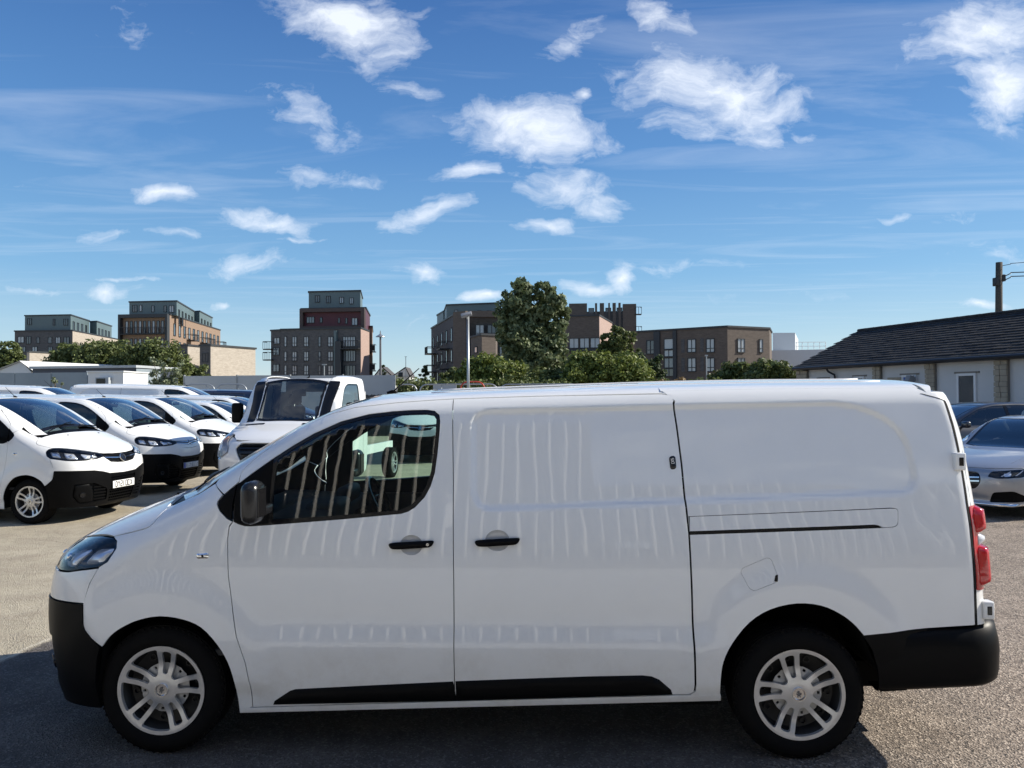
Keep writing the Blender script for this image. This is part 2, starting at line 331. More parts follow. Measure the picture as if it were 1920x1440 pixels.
def bil(G, x0, y0, h, x, y):
    fx = np.clip((x - x0) / h, 0, G.shape[0] - 2.001); fy = np.clip((y - y0) / h, 0, G.shape[1] - 2.001); i = fx.astype(int); j = fy.astype(int); u = fx - i; v = fy - j
    return G[i, j] * (1 - u) * (1 - v) + G[i + 1, j] * u * (1 - v) + G[i, j + 1] * (1 - u) * v + G[i + 1, j + 1] * u * v
WZM = [(.1, .90), (.25, .925), (.40, .947), (.5, .960), (.585, .967), (.69, .945), (.80, .9475), (.9, .946), (1.0, .940), (1.10, .930), (1.18, .917), (1.25, .902), (1.35, .880), (1.5, .845), (1.65, .808), (1.8, .766), (2.0, .70)]
WZF = [(.1, .90), (.25, .925), (.4, .945), (.6, .955), (.9, .946), (1.0, .940), (1.10, .930), (1.18, .917), (1.25, .902), (1.35, .880), (1.5, .845), (1.65, .808), (1.8, .766), (2.0, .70)]
def smooth(a, b, x): t = np.clip((x - a) / (b - a), 0, 1); return t * t * (3 - 2 * t)
def pf(y): return np.interp(np.abs(y), *np.array([(0, 0), (.2, .006), (.4, .028), (.55, .066), (.68, .12), (.78, .185), (.86, .27), (.92, .37), (1.0, .52), (1.2, .95)]).T)
_yy = np.linspace(-1.3, 1.3, 521); _pv = pf(_yy); _pv = np.convolve(np.pad(_pv, 20, mode='edge'), np.ones(41) / 41, 'valid')
PANX = None
BD = make_body(SIL, WZM, WZF, ((0, .33), (WB, .385)), rear=3.3)
def Fb(x, y, z):
    w = np.clip((BD['x3'] - x) / 1.6, 0, 1); w = w * w * (3 - 2 * w) * BD['nose']
    ay = np.abs(y); p = np.interp(ay, _yy, _pv) * w; xt = BD['xt']
    rp = BD['rtap'] * np.clip((ay - .5) / .45, 0, 2) ** 2 * smooth(xt - .85, xt - .1, x)
    d1 = bil(BD['SG'], GX, GZ, GH, x - p + rp, z + .045 * (ay / .8) ** 2 * smooth(1.2, 1.8, z) + .02 * (ay / .8) ** 2)
    m_ = BD['mid']; ws = np.interp(z, _z, BD['ws']); wf = np.interp(z, _z, BD['wf']); dm = smooth(m_[0], m_[1], x) * smooth(m_[3], m_[2], x); W = wf * (1 - dm) + ws * dm
    for ax, az in BD['arches']:
        r = np.hypot(x - ax, z - az); W = W + BD['flare'] * smooth(.64, .50, r) * smooth(.3, .4, z)
    W = W - .012 * smooth(.0, -.8, x) - BD['tailw'] * smooth(xt - .9, xt - .05, x) + .004 * np.sin(np.clip((x - 1.5) / 2.5, 0, 1) * math.pi)
    if PANX is not None:
        m = (x > 1.4) & (x < 4.1) & (z > 1.1)
        if np.any(m): W[m] = W[m] - .017 * bil(PANX, 1.4, 1.0, .01, x[m], z[m])
    d2 = (ay - W) * .98
    r = BD['rad'] + (BD['radn'] - BD['rad']) * smooth(0, -.6, x) + .03 * smooth(xt - .5, xt - .1, x) * smooth(1.7, 1.4, z) * (BD['rad'] > .08)
    a = np.maximum(d1 + r, 0); b = np.maximum(d2 + r, 0)
    return np.where((d1 > -r) & (d2 > -r), np.hypot(a, b) - r, np.maximum(d1, d2))
def grad(P):
    e = .006; x, y, z = P.T
    g = np.stack([Fb(x + e, y, z) - Fb(x - e, y, z), Fb(x, y + e, z) - Fb(x, y - e, z), Fb(x, y, z + e) - Fb(x, y, z - e)], 1)
    return g / np.maximum(np.linalg.norm(g, axis=1, keepdims=True), 1e-9)
def march(o, d, t0, t1, n=60):
    """first outside->inside crossing on o + t d"""
    ts = np.linspace(t0, t1, n); lo = np.full(len(o), t0); hi = np.full(len(o), np.nan); bf = np.full(len(o), 1e9); bt = np.full(len(o), t0)
    for i, t in enumerate(ts):
        f = Fb(*(o + d * t).T); better = f < bf; bf[better] = f[better]; bt[better] = t
        new = np.isnan(hi) & (f < 0); hi[new] = t; lo[new] = ts[max(i - 1, 0)]
    miss = np.isnan(hi); l = lo.copy(); h = np.where(miss, t1, hi)
    for _ in range(24):
        m = (l + h) / 2; f = Fb(*(o + d * m[:, None]).T); ins = f < 0; h = np.where(ins, m, h); l = np.where(ins, l, m)
    t = np.where(miss, bt, h); return o + d * t[:, None], miss
def pj_side(U): o = np.stack([U[:, 0], np.full(len(U), -1.25), U[:, 1]], 1); return march(o, np.array([0, 1., 0]), 0, 1.25)[0]
def pj_top(U): o = np.stack([U[:, 0], U[:, 1], np.full(len(U), 2.2)], 1); return march(o, np.array([0, 0, -1.]), 0, 2)[0]
def pj_nose(U):
    """U: (arc coordinate s in metres about (0,0), z); s = 0 at the centreline, negative towards the camera side"""
    a = U[:, 0] / .95; o = np.stack([-1.5 * np.cos(a), 1.5 * np.sin(a), U[:, 1]], 1); d = np.stack([np.cos(a), -np.sin(a), np.zeros(len(U))], 1); return march2(o, d, 0, 1.45)
def pj_tail(U):
    """about (3.7,-.5): s from 0 (straight to the side) growing towards the rear"""
    a = U[:, 0] / .5; dx, dy = np.sin(a), -np.cos(a); o = np.stack([3.7 + dx * 1.2, -.5 + dy * 1.2, U[:, 1]], 1); return march2(o, np.stack([-dx, -dy, 0 * dx], 1), 0, 1.2)
def pj_rear(U): o = np.stack([np.full(len(U), 4.6), U[:, 0], U[:, 1]], 1); return march(o, np.array([-1., 0, 0]), 0, 1.2)[0]
def march2(o, d, t0, t1): return march(o, d, t0, t1)[0]
PJ = {'side': pj_side, 'top': pj_top, 'nose': pj_nose, 'tail': pj_tail, 'rear': pj_rear}
def w2l(v): v = np.array(v); q = v[:2] - np.array(V_O); return np.array([q @ np.array(V_U), q @ np.array(V_N), v[2] if len(v) > 2 else 0])
def surf(pts):
    """photo pixels -> points on the body surface (hero van's near side), local coordinates"""
    o = w2l((0, 0, CAMZ)); D = []
    for px, py in pts:
        v = ray(px, py).normalized(); D.append((Vector((v.x, v.y)).dot(V_U), Vector((v.x, v.y)).dot(V_N), v.z))
    D = np.array(D); O = np.repeat(o[None], len(D), 0); P, miss = march(O, D, 2.6, 6.2, 240); return P
def S(pts, ly=None):
    """photo pixels -> (x, z) on the near side of the hero van, found on the body surface"""
    o = w2l((0, 0, CAMZ)); D = []
    for p in pts:
        v = ray(p[0], p[1]); w = Vector((v.x, v.y)); D.append((w.dot(V_U), w.dot(V_N), v.z))
    D = np.array(D); y = np.full(len(D), -.88 if ly is None else ly)
    for i in range(1 if ly is not None else 7):
        t = (y - o[1]) / D[:, 1]; P = o + D * t[:, None]
        if ly is None: y = np.clip(.5 * y + .5 * pj_side(P[:, [0, 2]])[:, 1], -1, -.72)
    return [(float(P[i, 0]), float(P[i, 2])) + tuple(pts[i][2:]) for i in range(len(pts))]
def Nn(pts):
    P = surf([p[:2] for p in pts]); return [(-.95 * math.atan2(-q[1], -q[0]), q[2]) + tuple(p[2:]) for p, q in zip(pts, P)]
# stamped recess on the upper side
_rec = rnd([(a[0], a[1], r) for a, r in zip(S([(884, 768), (1600, 752), (1700, 800), (1726, 925), (884, 960)]), (.1, .30, .25, .1, .12))], 9)
_q = np.stack(np.meshgrid(1.4 + .01 * np.arange(272), 1.0 + .01 * np.arange(110), indexing='ij'), -1).reshape(-1, 2)
_dd = pdist(_q, _rec); _dd[~pip(_q, _rec)] *= -1; PANX = smooth(-.002, .024, _dd).reshape(272, 110)

def panel(name, poly, pj='side', holes=(), m=WHITE, parent=None, off=0., depth=.014, h=.03, mirror=False, infl=0., iw=.02, back=DARKGAP, custom=True, ripple=0):
    """sheet cut to the outline poly, laid on the body surface, with returned edges and a dark layer behind"""
    V2, T = tri2d(poly, holes, h); P = PJ[pj](V2); Nrm = grad(P)
    A = P[T]; fn = np.cross(A[:, 1] - A[:, 0], A[:, 2] - A[:, 0]); s = np.sum(fn * Nrm[T[:, 0]])
    if s < 0: T = T[:, ::-1]
    o = np.full(len(P), off)
    if infl:
        db = pdist(V2, poly)
        for q in holes: db = np.minimum(db, pdist(V2, q))
        o = o + infl * np.sqrt(1 - (1 - np.clip(db / iw, 0, 1)) ** 2)
    top = P + Nrm * o[:, None]; E = {}
    for t in T:
        for a, b in ((t[0], t[1]), (t[1], t[2]), (t[2], t[0])): E[(a, b)] = 1
    be = [(a, b) for a, b in E if (b, a) not in E]; n = len(P); verts = list(top); faces = [tuple(t) for t in T]; mi = [0] * len(T); sm = [True] * len(T)
    nl = []
    if custom and not infl:
        for t in T: nl += [Nrm[i] for i in t]
    for a, b in be:
        k = len(verts); d = depth; verts += [top[a], top[b], top[b] - Nrm[b] * d, top[a] - Nrm[a] * d]; faces.append((k + 1, k, k + 3, k + 2)); mi.append(0); sm.append(False)
        if custom and not infl:
            f = np.cross(top[a] - top[b], -Nrm[b]); f = f / max(np.linalg.norm(f), 1e-9); nl += [f] * 4
    if back is not None:
        k = len(verts); c = P - Nrm * (.016 - off if off < 0 else .016); verts += list(c); faces += [tuple(t + k) for t in T]; mi += [1] * len(T); sm += [True] * len(T)
        if custom and not infl:
            for t in T: nl += [Nrm[i] for i in t]
    verts = np.array(verts)
    if mirror:
        verts = verts * [1, -1, 1]; faces = [f[::-1] for f in faces]; nn = []; i = 0
        if nl:
            for f in faces: nn += [nl[i + len(f) - 1 - j] * np.array([1, -1, 1]) for j in range(len(f))]; i += len(f)
            nl = nn
    return mesh_obj(name, verts, faces, [m, back or m], parent, smooth=sm, normals=nl or None, midx=mi)
def backing(name, poly, pj, parent, holes=(), mirror=False, off=-.02, h=.06, m=DARKGAP): return panel(name, poly, pj, holes, m, parent, off, .001, h, mirror, back=None)

# ------------------------------------------------------------------ wheels
def make_wheel(parent, loc, out=-1, badge='griffin', r=.331, w=.215, rot=0., style='cover'):
    """out: sign of y that faces outwards"""
    M = Matrix.Translation(loc) @ Matrix.Diagonal((1, -out, 1, 1)) @ Matrix.Rotation(rot, 4, 'Y')   # -y is outwards before mirroring
    wh = bpy.data.objects.new('wheel', None); COL.objects.link(wh); wh.parent = parent; wh.matrix_basis = Matrix.Translation(loc) @ (Matrix.Rotation(math.pi, 4, 'Z') if out > 0 else Matrix()) @ Matrix.Rotation(rot, 4, 'Y')
    rr = .226; t = MB(); hw = w / 2
    prof = [(rr - .012, -hw + .03), (rr + .004, -hw + .006), (rr + .02, -hw - .004), (rr + .045, -hw - .008), (r - .035, -hw - .003), (r - .018, -hw + .010), (r - .006, -hw + .028)]
    for k in range(5):
        c = -hw + .04 + (w - .08) * k / 4
        prof += [(r, c - .012), (r, c + .010), (r - .009, c + .012), (r - .009, c + .018)]
    prof += [(r - .006, hw - .028), (r - .018, hw - .01), (rr + .02, hw), (rr - .01, hw - .03)]
    t.lathe(prof, 64)
    # shoulder blocks
    for k in range(56):
        a = 2 * math.pi * k / 56; Mx = Matrix.Rotation(a, 4, 'Y'); t.box(r - .014, r - .0045, -hw + .012, -hw + .034, -.004, .009, Mx)
    t.build('tyre', RUBBER, wh, auto=40)
    g = MB(); g.lathe([(rr, -hw + .02), (rr - .012, -hw + .03), (rr - .03, -.02), (.12, .0), (.0, .0)], 48); g.lathe([(rr, hw - .02), (rr - .02, 0), (rr - .03, -.02)], 48)
    for k in range(10):
        a = 2 * math.pi * (k + .5) / 10; Mx = Matrix.Rotation(a, 4, 'Y') @ Matrix.Translation((.165, -.02, 0)); g.lathe([(.017, 0), (.017, -.012), (.013, -.012), (.013, .0)], 12, Mx)
    g.build('steel_rim', STEEL, wh, auto=35)
    yo = -hw
    def dish(q): rr_ = np.hypot(q[:, 0], q[:, 1]); return yo + .004 + .022 * smooth(.213, .13, rr_) - .010 * smooth(.12, .04, rr_) - .004 * smooth(.2, .222, rr_)
    def layer(nm, outline, holes, m, dep, th, hh=.012):
        V2, T = tri2d(outline, holes, hh); y = dep(V2); n = len(V2); v = [(a, b, c) for (a, c), b in zip(V2, y)]; f = [tuple(q) for q in T]
        E = set();
        for q in T:
            for a, b in ((q[0], q[1]), (q[1], q[2]), (q[2], q[0])): E.add((a, b))
        sm = [True] * len(f)
        for a, b in list(E):
            if (b, a) in E: continue
            k = len(v); A, B = v[a], v[b]; v += [A, B, (B[0] * .985, B[1] + th, B[2] * .985), (A[0] * .985, A[1] + th, A[2] * .985)]; f.append((k, k + 1, k + 2, k + 3)); sm.append(False)
        o = mesh_obj(nm, v, f, m, wh, smooth=sm); bm = bmesh.new(); bm.from_mesh(o.data); bm.to_mesh(o.data); bm.free(); return o
    hol = []; N5 = 5
    def pol(rd, a): return (rd * math.cos(a), rd * math.sin(a))
    for k in range(5):
        a0 = math.pi / 2 + k * 2 * math.pi / 5
        ca, sa = math.cos(a0), math.sin(a0); P_ = lambda r_, o_: (r_ * ca - o_ * sa, r_ * sa + o_ * ca)
        hol.append(rnd([(*P_(.080, -.0125), .010), (*P_(.196, -.026), .012), (*P_(.202, 0), .02), (*P_(.196, .026), .012), (*P_(.080, .0125), .010)], 4))
        b0 = a0 + 2 * math.pi / 5; cb, sb = math.cos(b0), math.sin(b0); Q_ = lambda r_, o_: (r_ * cb - o_ * sb, r_ * sb + o_ * cb)
        arcp = [(*pol(.2105, a0 + t), 0) for t in np.linspace(.285, 2 * math.pi / 5 - .285, 9)]
        hol.append(rnd([(*P_(.066, .034), .014), (*P_(.198, .051), .012), *arcp, (*Q_(.198, -.051), .012), (*Q_(.066, -.034), .014)], 4))
    layer('wheel_cover', ell(0, 0, .229, .229, 72), hol, WHEELS, dish, .016)
    cap_h = []
    for k in range(5):
        a = math.pi / 2 + math.pi / 5 + k * 2 * math.pi / 5; c = pol(.112, a); cap_h.append([(c[0] + .010 * math.cos(a + q), c[1] + .010 * math.sin(a + q)) for q in (.7, 2.3, 3.9, 5.5)])
    inner = layer('inner_disc', ell(0, 0, .128, .128, 60), cap_h, WHEELD, lambda q: yo + .052 + 0 * q[:, 0] + .004 * (np.sin(np.arctan2(q[:, 1], q[:, 0]) * 20) > .8) * (np.hypot(q[:, 0], q[:, 1]) > .07), .006, .01)
    c = MB(); c.lathe([(0, yo + .010), (.026, yo + .010), (.029, yo + .004), (.034, yo + .004), (.036, yo + .014), (.036, yo + .03)], 32); c.build('centre_cap', CHROME, wh, auto=30)
    e = MB()
    if badge: griffin(e, Matrix.Translation((0, yo + .0085, 0)) @ Matrix.Rotation(R(90), 4, 'X') @ Matrix.Scale(.022 / .1, 4), .006)
    if e.v: e.build('cap_emblem', mat('emblem_grey', (.12, .12, .12), .4), wh)
    return wh
def griffin(mb, M, h):
    """ring badge filled by a simplified winged griffin, unit radius .1, drawn in the xy plane"""
    bd = [(-.055, -.06), (-.03, -.065), (-.028, -.03), (-.005, -.04), (-.002, -.075), (.02, -.072), (.018, -.03), (.045, -.02), (.06, .01), (.05, .028), (.03, .008), (.012, .02), (.03, .045), (.028, .068), (.002, .078), (-.02, .062), (-.045, .06), (-.03, .045), (-.012, .045), (-.02, .02), (-.05, .03), (-.065, .005), (-.045, -.005), (-.03, .0), (-.045, -.03)]
    mb.prism(bd, h, M)

# ------------------------------------------------------------------ lettering from a few strokes
FONT = {'D': [(0, 0, 0, 4), (0, 4, 1.4, 4), (1.4, 4, 2, 3.2), (2, 3.2, 2, .8), (2, .8, 1.4, 0), (1.4, 0, 0, 0)], 'Y': [(0, 4, 1, 2.2), (2, 4, 1, 2.2), (1, 2.2, 1, 0)], '2': [(0, 4, 2, 4), (2, 4, 2, 2), (2, 2, 0, 2), (0, 2, 0, 0), (0, 0, 2, 0)],
        '1': [(1, 0, 1, 4)], '0': [(0, 0, 0, 4), (0, 4, 2, 4), (2, 4, 2, 0), (2, 0, 0, 0)], 'C': [(2, 4, 0, 4), (0, 4, 0, 0), (0, 0, 2, 0)], 'X': [(0, 0, 2, 4), (0, 4, 2, 0)], 'L': [(0, 4, 0, 0), (0, 0, 2, 0)],
        'B': [(0, 0, 0, 4), (0, 4, 1.6, 4), (1.6, 4, 1.8, 2.1), (1.8, 2.1, 0, 2.1), (1.8, 2.1, 2, 0), (2, 0, 0, 0)], '6': [(2, 4, 0, 4), (0, 4, 0, 0), (0, 0, 2, 0), (2, 0, 2, 2), (2, 2, 0, 2)], '7': [(0, 4, 2, 4), (2, 4, .8, 0)],
        'V': [(0, 4, 1, 0), (1, 0, 2, 4)], 'O': [(0, 0, 0, 4), (0, 4, 2, 4), (2, 4, 2, 0), (2, 0, 0, 0)], 'G': [(2, 4, 0, 4), (0, 4, 0, 0), (0, 0, 2, 0), (2, 0, 2, 2), (2, 2, 1.2, 2)], 'K': [(0, 0, 0, 4), (0, 1.8, 2, 4), (.6, 2.4, 2, 0)],
        'E': [(2, 4, 0, 4), (0, 4, 0, 0), (0, 0, 2, 0), (0, 2, 1.6, 2)], 'S': [(2, 4, 0, 4), (0, 4, 0, 2), (0, 2, 2, 2), (2, 2, 2, 0), (2, 0, 0, 0)]}
def letters(mb, text, M, height, th=.0012, sw=.16):
    k = height / 4; x = 0; tot = sum(1.6 if c == ' ' else (1.5 if c == '1' else 3.0) for c in text) - 1.0; x = -tot / 2
    for c in text:
        if c == ' ': x += 1.6; continue
        for a, b, c2, d in FONT[c]:
            A = Vector(((x + a - (.5 if c == '1' else 0)) * k, (b - 2) * k, 0)); B = Vector(((x + c2 - (.5 if c == '1' else 0)) * k, (d - 2) * k, 0)); u = (B - A).normalized() * sw * height / 2; n = Vector((-u.y, u.x, 0)); A -= u * .5; B += u * .5
            mb.add([M @ (p + Vector((0, 0, z))) for z in (0, th) for p in (A - n, B - n, B + n, A + n)], [(3, 2, 1, 0), (4, 5, 6, 7), (0, 1, 5, 4), (1, 2, 6, 5), (2, 3, 7, 6), (3, 0, 4, 7)])
        x += 1.5 if c == '1' else 3.0
def plate(parent, text, x, y, z, col, eu=False, name='number_plate'):
    b = MB(); b.rbox(x - .004, x + .004, y - .26, y + .26, z - .0555, z + .0555, .0035); o = b.build(name, col, parent, auto=30)
    Mx = Matrix.Translation((x - .0045, y, z)) @ Matrix(((0, 0, -1, 0), (-1, 0, 0, 0), (0, 1, 0, 0), (0, 0, 0, 1)))
    l = MB(); letters(l, text, Mx @ Matrix.Translation((.02 if eu else 0, 0, 0)), .079); l.build('lettering', PLATEB if col is PLATEW else PLATEW, o)
    if eu: q = MB(); q.box(x - .0055, x - .0045, y + .20, y + .255, z - .05, z + .05); q.build('country_band', BLUE, o)
    return o

# ------------------------------------------------------------------ the panel van
def cant(xs, up=.0):
    zt = pj_top(np.stack([xs, xs * 0], 1))[:, 2]; o = np.stack([xs, np.full(len(xs), -.52 - 1.0), zt - .13 + 1.0 + up], 1)
    return march2(o, np.array([0, 1., -1.]) / math.sqrt(2), 0, 1.6)
ARCH_F = [(192, 1213), (206, 1194), (227, 1178), (260, 1163), (300, 1156), (343, 1162), (377, 1177), (407, 1209), (427, 1243), (440, 1283), (446, 1310), (449, 1334)]
ARCH_R = [(1350, 1313), (1352, 1274), (1357, 1241), (1374, 1206), (1406, 1167), (1445, 1143), (1494, 1132), (1539, 1136), (1574, 1151), (1600, 1170), (1619, 1191)]
def arc_s(px, n=3):
    p = np.array(px, float); out = []
    for i in range(len(p) - 1):
        a, b, c, d = p[max(i - 1, 0)], p[i], p[i + 1], p[min(i + 2, len(p) - 1)]
        for t in np.linspace(0, 1, n, endpoint=False): out.append(tuple(.5 * ((2 * b) + (-a + c) * t + (2 * a - 5 * b + 4 * c - d) * t * t + (-a + 3 * b - 3 * c + d) * t ** 3)))
    return out + [tuple(p[-1])]
GAPTOP = [(448, 900), (451, 889), (460, 877), (479, 860), (515, 832), (562, 801), (614, 778), (666, 764), (745, 755), (800, 751), (849, 748)]
HOODCUT = [(213, 1006), (247, 998), (270, 992), (280, 988), (289, 980), (312, 954), (325, 947)]

def build_van():
    root = thing('panel_van', 'van', 'van'); g = .0022
    both = (False, True)
    # -- wing
    wing = S([*HOODCUT[::1], (350, 936), (371, 927), (390, 915), (404, 906), (418, 927), (408, 940), (407, 946), (412, 958), (425, 972), (436, 978), (430, 986), (427, 1010), (428, 1078), (435, 1134), (443, 1193), (460, 1243), (470, 1287), (474, 1325),
              (450, 1333), *arc_s(ARCH_F)[::-1], (186, 1209), (170, 1195, ), (157, 1178), (156, 1132), (168, 1095), (186, 1063), (202, 1053), (218, 1028), (219, 1015)])
    wing = inset(wing, g)
    rects = []
    for mr in both:
        w = panel('front_wing', wing, 'side', parent=root, mirror=mr, h=.028)
        ind = panel('side_indicator', rnd([(a, b, .012) for a, b in S([(368, 1038), (391, 1036), (392, 1047), (369, 1048)])]), 'side', m=CHROME, parent=w, off=.0, depth=.004, h=.008, mirror=mr, infl=.006, iw=.01, back=None)
        panel('indicator_lens', rnd([(a, b, .006) for a, b in S([(378, 1040), (382, 1039.5), (383, 1045), (379, 1045.5)])]), 'side', m=CLEARL if False else GLOSSBLK, parent=w, off=.0068, depth=.002, h=.008, mirror=mr, back=None)
        # black corner piece ahead of the door glass (on the wing)
        tri = S([(419, 929), (432, 917), (444, 908), (440, 925), (435, 950), (434, 974), (425, 970), (413, 957), (408.5, 946), (409, 940)])
        panel('quarter_trim', inset(tri, .001), 'side', m=BLACKPL, parent=w, mirror=mr, h=.02, off=-.001)
        # front door
        door = S([(436, 979), (439, 950), (444, 925), (448, 905), *GAPTOP[1:-1], (850, 748), (850, 900), (851, 1100), (853, 1314), (474, 1326), (470, 1287), (460, 1243), (443, 1193), (435, 1134), (428, 1078), (427, 1010), (430, 988)])
        glo = S([(520.5, 861), (555, 838), (590, 818), (642, 795.5), (694, 782), (740, 777), (771, 775.5), (800, 775), (813, 778), (818, 786), (817, 808), (813, 850), (808, 884), (800, 909), (788, 930), (772, 946), (750, 956.5), (640, 966), (509, 974), (511, 940), (516, 890)])
        gls = inset(glo, -.004)
        surr = S([(446, 908), (472, 888), (515, 857.6), (550, 835), (588, 813), (640, 790), (692, 776.5), (735, 771.5), (771, 769), (800, 768.6), (815, 770.5), (823.5, 778), (825, 790), (824, 808), (820, 850), (815, 886), (807, 912), (796, 932), (778, 951), (765, 959), (752, 963), (640, 973.5), (494.6, 985), (470, 986.5), (458, 986), (447, 982.5), (438, 978), (437.5, 960), (440, 935)])
        door_i = inset(door, g)
        bc = S([(771, 1022)])[0]; d = panel('front_door', door_i, 'side', holes=[inset(surr, -.0015), ell(*bc, .0585, .0505, 40)], parent=root, mirror=mr, h=.028)
        so_ = panel('window_surround', surr, 'side', holes=[glo], m=GLOSSBLK, parent=d, mirror=mr, h=.02, off=-.002, depth=.02)
        mb = panel('mirror_base', inset(S([(446, 909), (472, 890), (513, 861), (508, 905), (503, 982), (470, 985), (458, 984.5), (447, 981), (439, 977), (440, 935)]), .001), 'side', m=BLACKPL, parent=d, mirror=mr, h=.03, off=.003, depth=.004, back=None)
        panel('window_glass', gls, 'side', m=GLASS, parent=d, mirror=mr, h=.03, off=-.006, depth=.0002, back=None)
        def handle(par, x0, x1, ytop, ybot, lock):
            cx = (x0 + x1) / 2 + (0 if lock is None else 0)
            hd = rnd([(a, b, .02) for a, b in S([(x0, ytop + 5), (x0 + 12, ytop + 3), (x1 - 22, ytop), (x1, ytop - 1), (x1 - 7, ybot - 3), (x0 + 18, ybot + 1), (x0 + 5, ybot)])])
            h_ = panel('door_handle', hd, 'side', m=BLACKPL, parent=par, mirror=mr, off=.016, depth=.02, h=.012, infl=.014, iw=.014, back=None)
            if lock:
                cc = S([lock])[0]; panel('keyhole', ell(cc[0], cc[1], .0075, .0075, 16), 'side', m=CHROME, parent=h_, mirror=mr, off=.0305, depth=.004, h=.01, back=None)
        def dish(par, c, a, b):
            """pressed bowl behind the handle"""
            cc = S([c])[0]; q = [(0, -.0035)] + [(k / 6, 0) for k in range(1, 7)]; e = ell(cc[0], cc[1], a, b, 40)
            V2, T = tri2d(e, (), .008); rr = np.hypot((V2[:, 0] - cc[0]) / a, (V2[:, 1] - cc[1]) / b); P = pj_side(V2); P[:, 1] += .013 * (1 - np.clip(rr, 0, 1) ** 2) ** .5
            if mr: P = P * [1, -1, 1]; T = T[:, ::-1]
            return P, T
        def cut_dish(dob, c, a, b):
            cc = S([c])[0]; me = dob.data; n = len(me.vertices); co = np.empty(n * 3); me.vertices.foreach_get('co', co); co = co.reshape(-1, 3)
            rr = np.hypot((co[:, 0] - cc[0]) / a, (co[:, 2] - cc[1]) / b); return rr
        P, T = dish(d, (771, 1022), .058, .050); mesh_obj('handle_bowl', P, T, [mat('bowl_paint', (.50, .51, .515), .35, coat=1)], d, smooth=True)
        handle(d, 728, 816, 1014, 1029, (803, 1020.5))
        mo = S([(512.6, 1321), (515, 1314), (544, 1295), (554, 1292), (566, 1291.3), (700, 1284.5), (849.5, 1277.5), (852, 1285), (856, 1314)])
        panel('lower_moulding', mo, 'side', m=BLACKPL, parent=d, mirror=mr, off=.001, depth=.006, h=.02, infl=.018, iw=.035, back=None)
        # mirror
        b = MB(); sx = S([(450, 905), (493, 983)], ly=-1.15); x0, z1 = sx[0]; x1, z0 = sx[1]
        b.rbox(x0, x1 - .02, -1.185, -1.02, z0 - .004, z1 + .004, .046); b.rbox(x0 + .03, x1 - .03, -1.04, -.90, z0 + .02, z0 + .07, .015)
        if mr: b.v = [Vector((p.x, -p.y, p.z)) for p in b.v]
        mi = b.build('door_mirror', mat('mirror_black', (.010, .0105, .012), .25, spec=.5), d, auto=45); b = MB(); sg = 1 if mr else -1; b.rbox(x1 - .024, x1 - .0192, *sorted((sg * 1.155, sg * 1.05)), z0 + .03, z1 - .03, .002); b.build('mirror_glass', GLOSSBLK, mi)
        # load side
        load = inset(S([(850, 748), (1000, 743), (1240, 738.5), (1252, 740), (1260, 745), (1263.5, 751), (1262, 756), (1268, 800), (1277, 870), (1284, 940), (1291, 1000), (1296, 1100), (1300, 1200), (1303, 1284), (1301, 1297), (1292, 1302), (853, 1314), (851, 1100), (850, 900)]), g)
        bc = S([(932.5, 1013.5)])[0]; sdr = panel('sliding_door', load, 'side', holes=[ell(*bc, .0625, .0525, 40)], parent=root, mirror=mr, h=.016)
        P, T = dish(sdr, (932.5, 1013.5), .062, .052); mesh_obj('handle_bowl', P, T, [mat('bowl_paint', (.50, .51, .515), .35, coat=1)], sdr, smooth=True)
        if not False: handle(sdr, 889, 977, 1009, 1024, None)
        mo = S([(854, 1314), (855, 1300), (854, 1277), (1000, 1271.5), (1100, 1268), (1205, 1266), (1222, 1268), (1236, 1274), (1258, 1293), (1261, 1302)])
        panel('lower_moulding', mo, 'side', m=BLACKPL, parent=sdr, mirror=mr, off=.001, depth=.006, h=.02, infl=.018, iw=.035, back=None)
        if not mr:
            ov = rnd([(a, b, .02) for a, b in S([(1254, 856), (1266, 854), (1268.5, 879), (1257, 881)])], 8); sl = panel('security_lock', ov, 'side', m=GLOSSBLK, parent=sdr, off=.002, depth=.003, h=.008, infl=.008, iw=.008, back=None)
            cc = S([(1261, 867.5)])[0]; yv = float(pj_side(np.array([cc]))[0, 1]); l = MB(); Mx = Matrix.Translation((cc[0], yv - .0105, cc[1])) @ Matrix(((1, 0, 0, 0), (0, 0, -1, 0), (0, 1, 0, 0), (0, 0, 0, 1))) @ Matrix.Rotation(R(97), 4, 'Z'); letters(l, 'LOCKS', Mx, .013, .0008, .2); l.build('lettering', PLATEW, sl)
        # rear quarter
        tail = [(1758, 738), (1770, 751), (1789, 813), (1802, 877), (1811.6, 945), (1821, 1023), (1826, 1103.6), (1828, 1172)]
        xs = np.linspace(2.63, 4.02, 30); C = cant(xs); z_se = C[:, 2] - .02
        q_top = list(zip(xs, z_se))
        tl = S(tail); tl = [(3.985, float(np.interp(3.985, xs, z_se)))] + tl[1:]
        q_top = [p for p in q_top if p[0] < 3.98]
        quarter = q_top + tl + S([(1740, 1178), (1619, 1192)]) + S(arc_s(ARCH_R)[::-1]) + S([(1345, 1313), (1305, 1315), (1294, 1302.5), (1303, 1297), (1305, 1284), (1302, 1200), (1298, 1100), (1293, 1000), (1286, 940), (1279, 870), (1270, 800), (1264, 757), (1265.5, 752)])
        railh = rnd([(a, b, r) for a, b, r in S([(1291, 968, 0), (1670, 952, 0), (1684, 953, .03), (1684.5, 988, .03), (1655, 990, 0), (1294, 1003, 0)])], 6)
        railh[0] = (railh[0][0] - .0, railh[0][1])
        flap = S([(1438.6, 1045, .0), (1446.7, 1048.7, .0), (1459, 1081, .0), (1456, 1092, .0), (1414, 1108.5, .0), (1404.7, 1103.6, .0), (1388.5, 1073, .0), (1392, 1065, .0)])
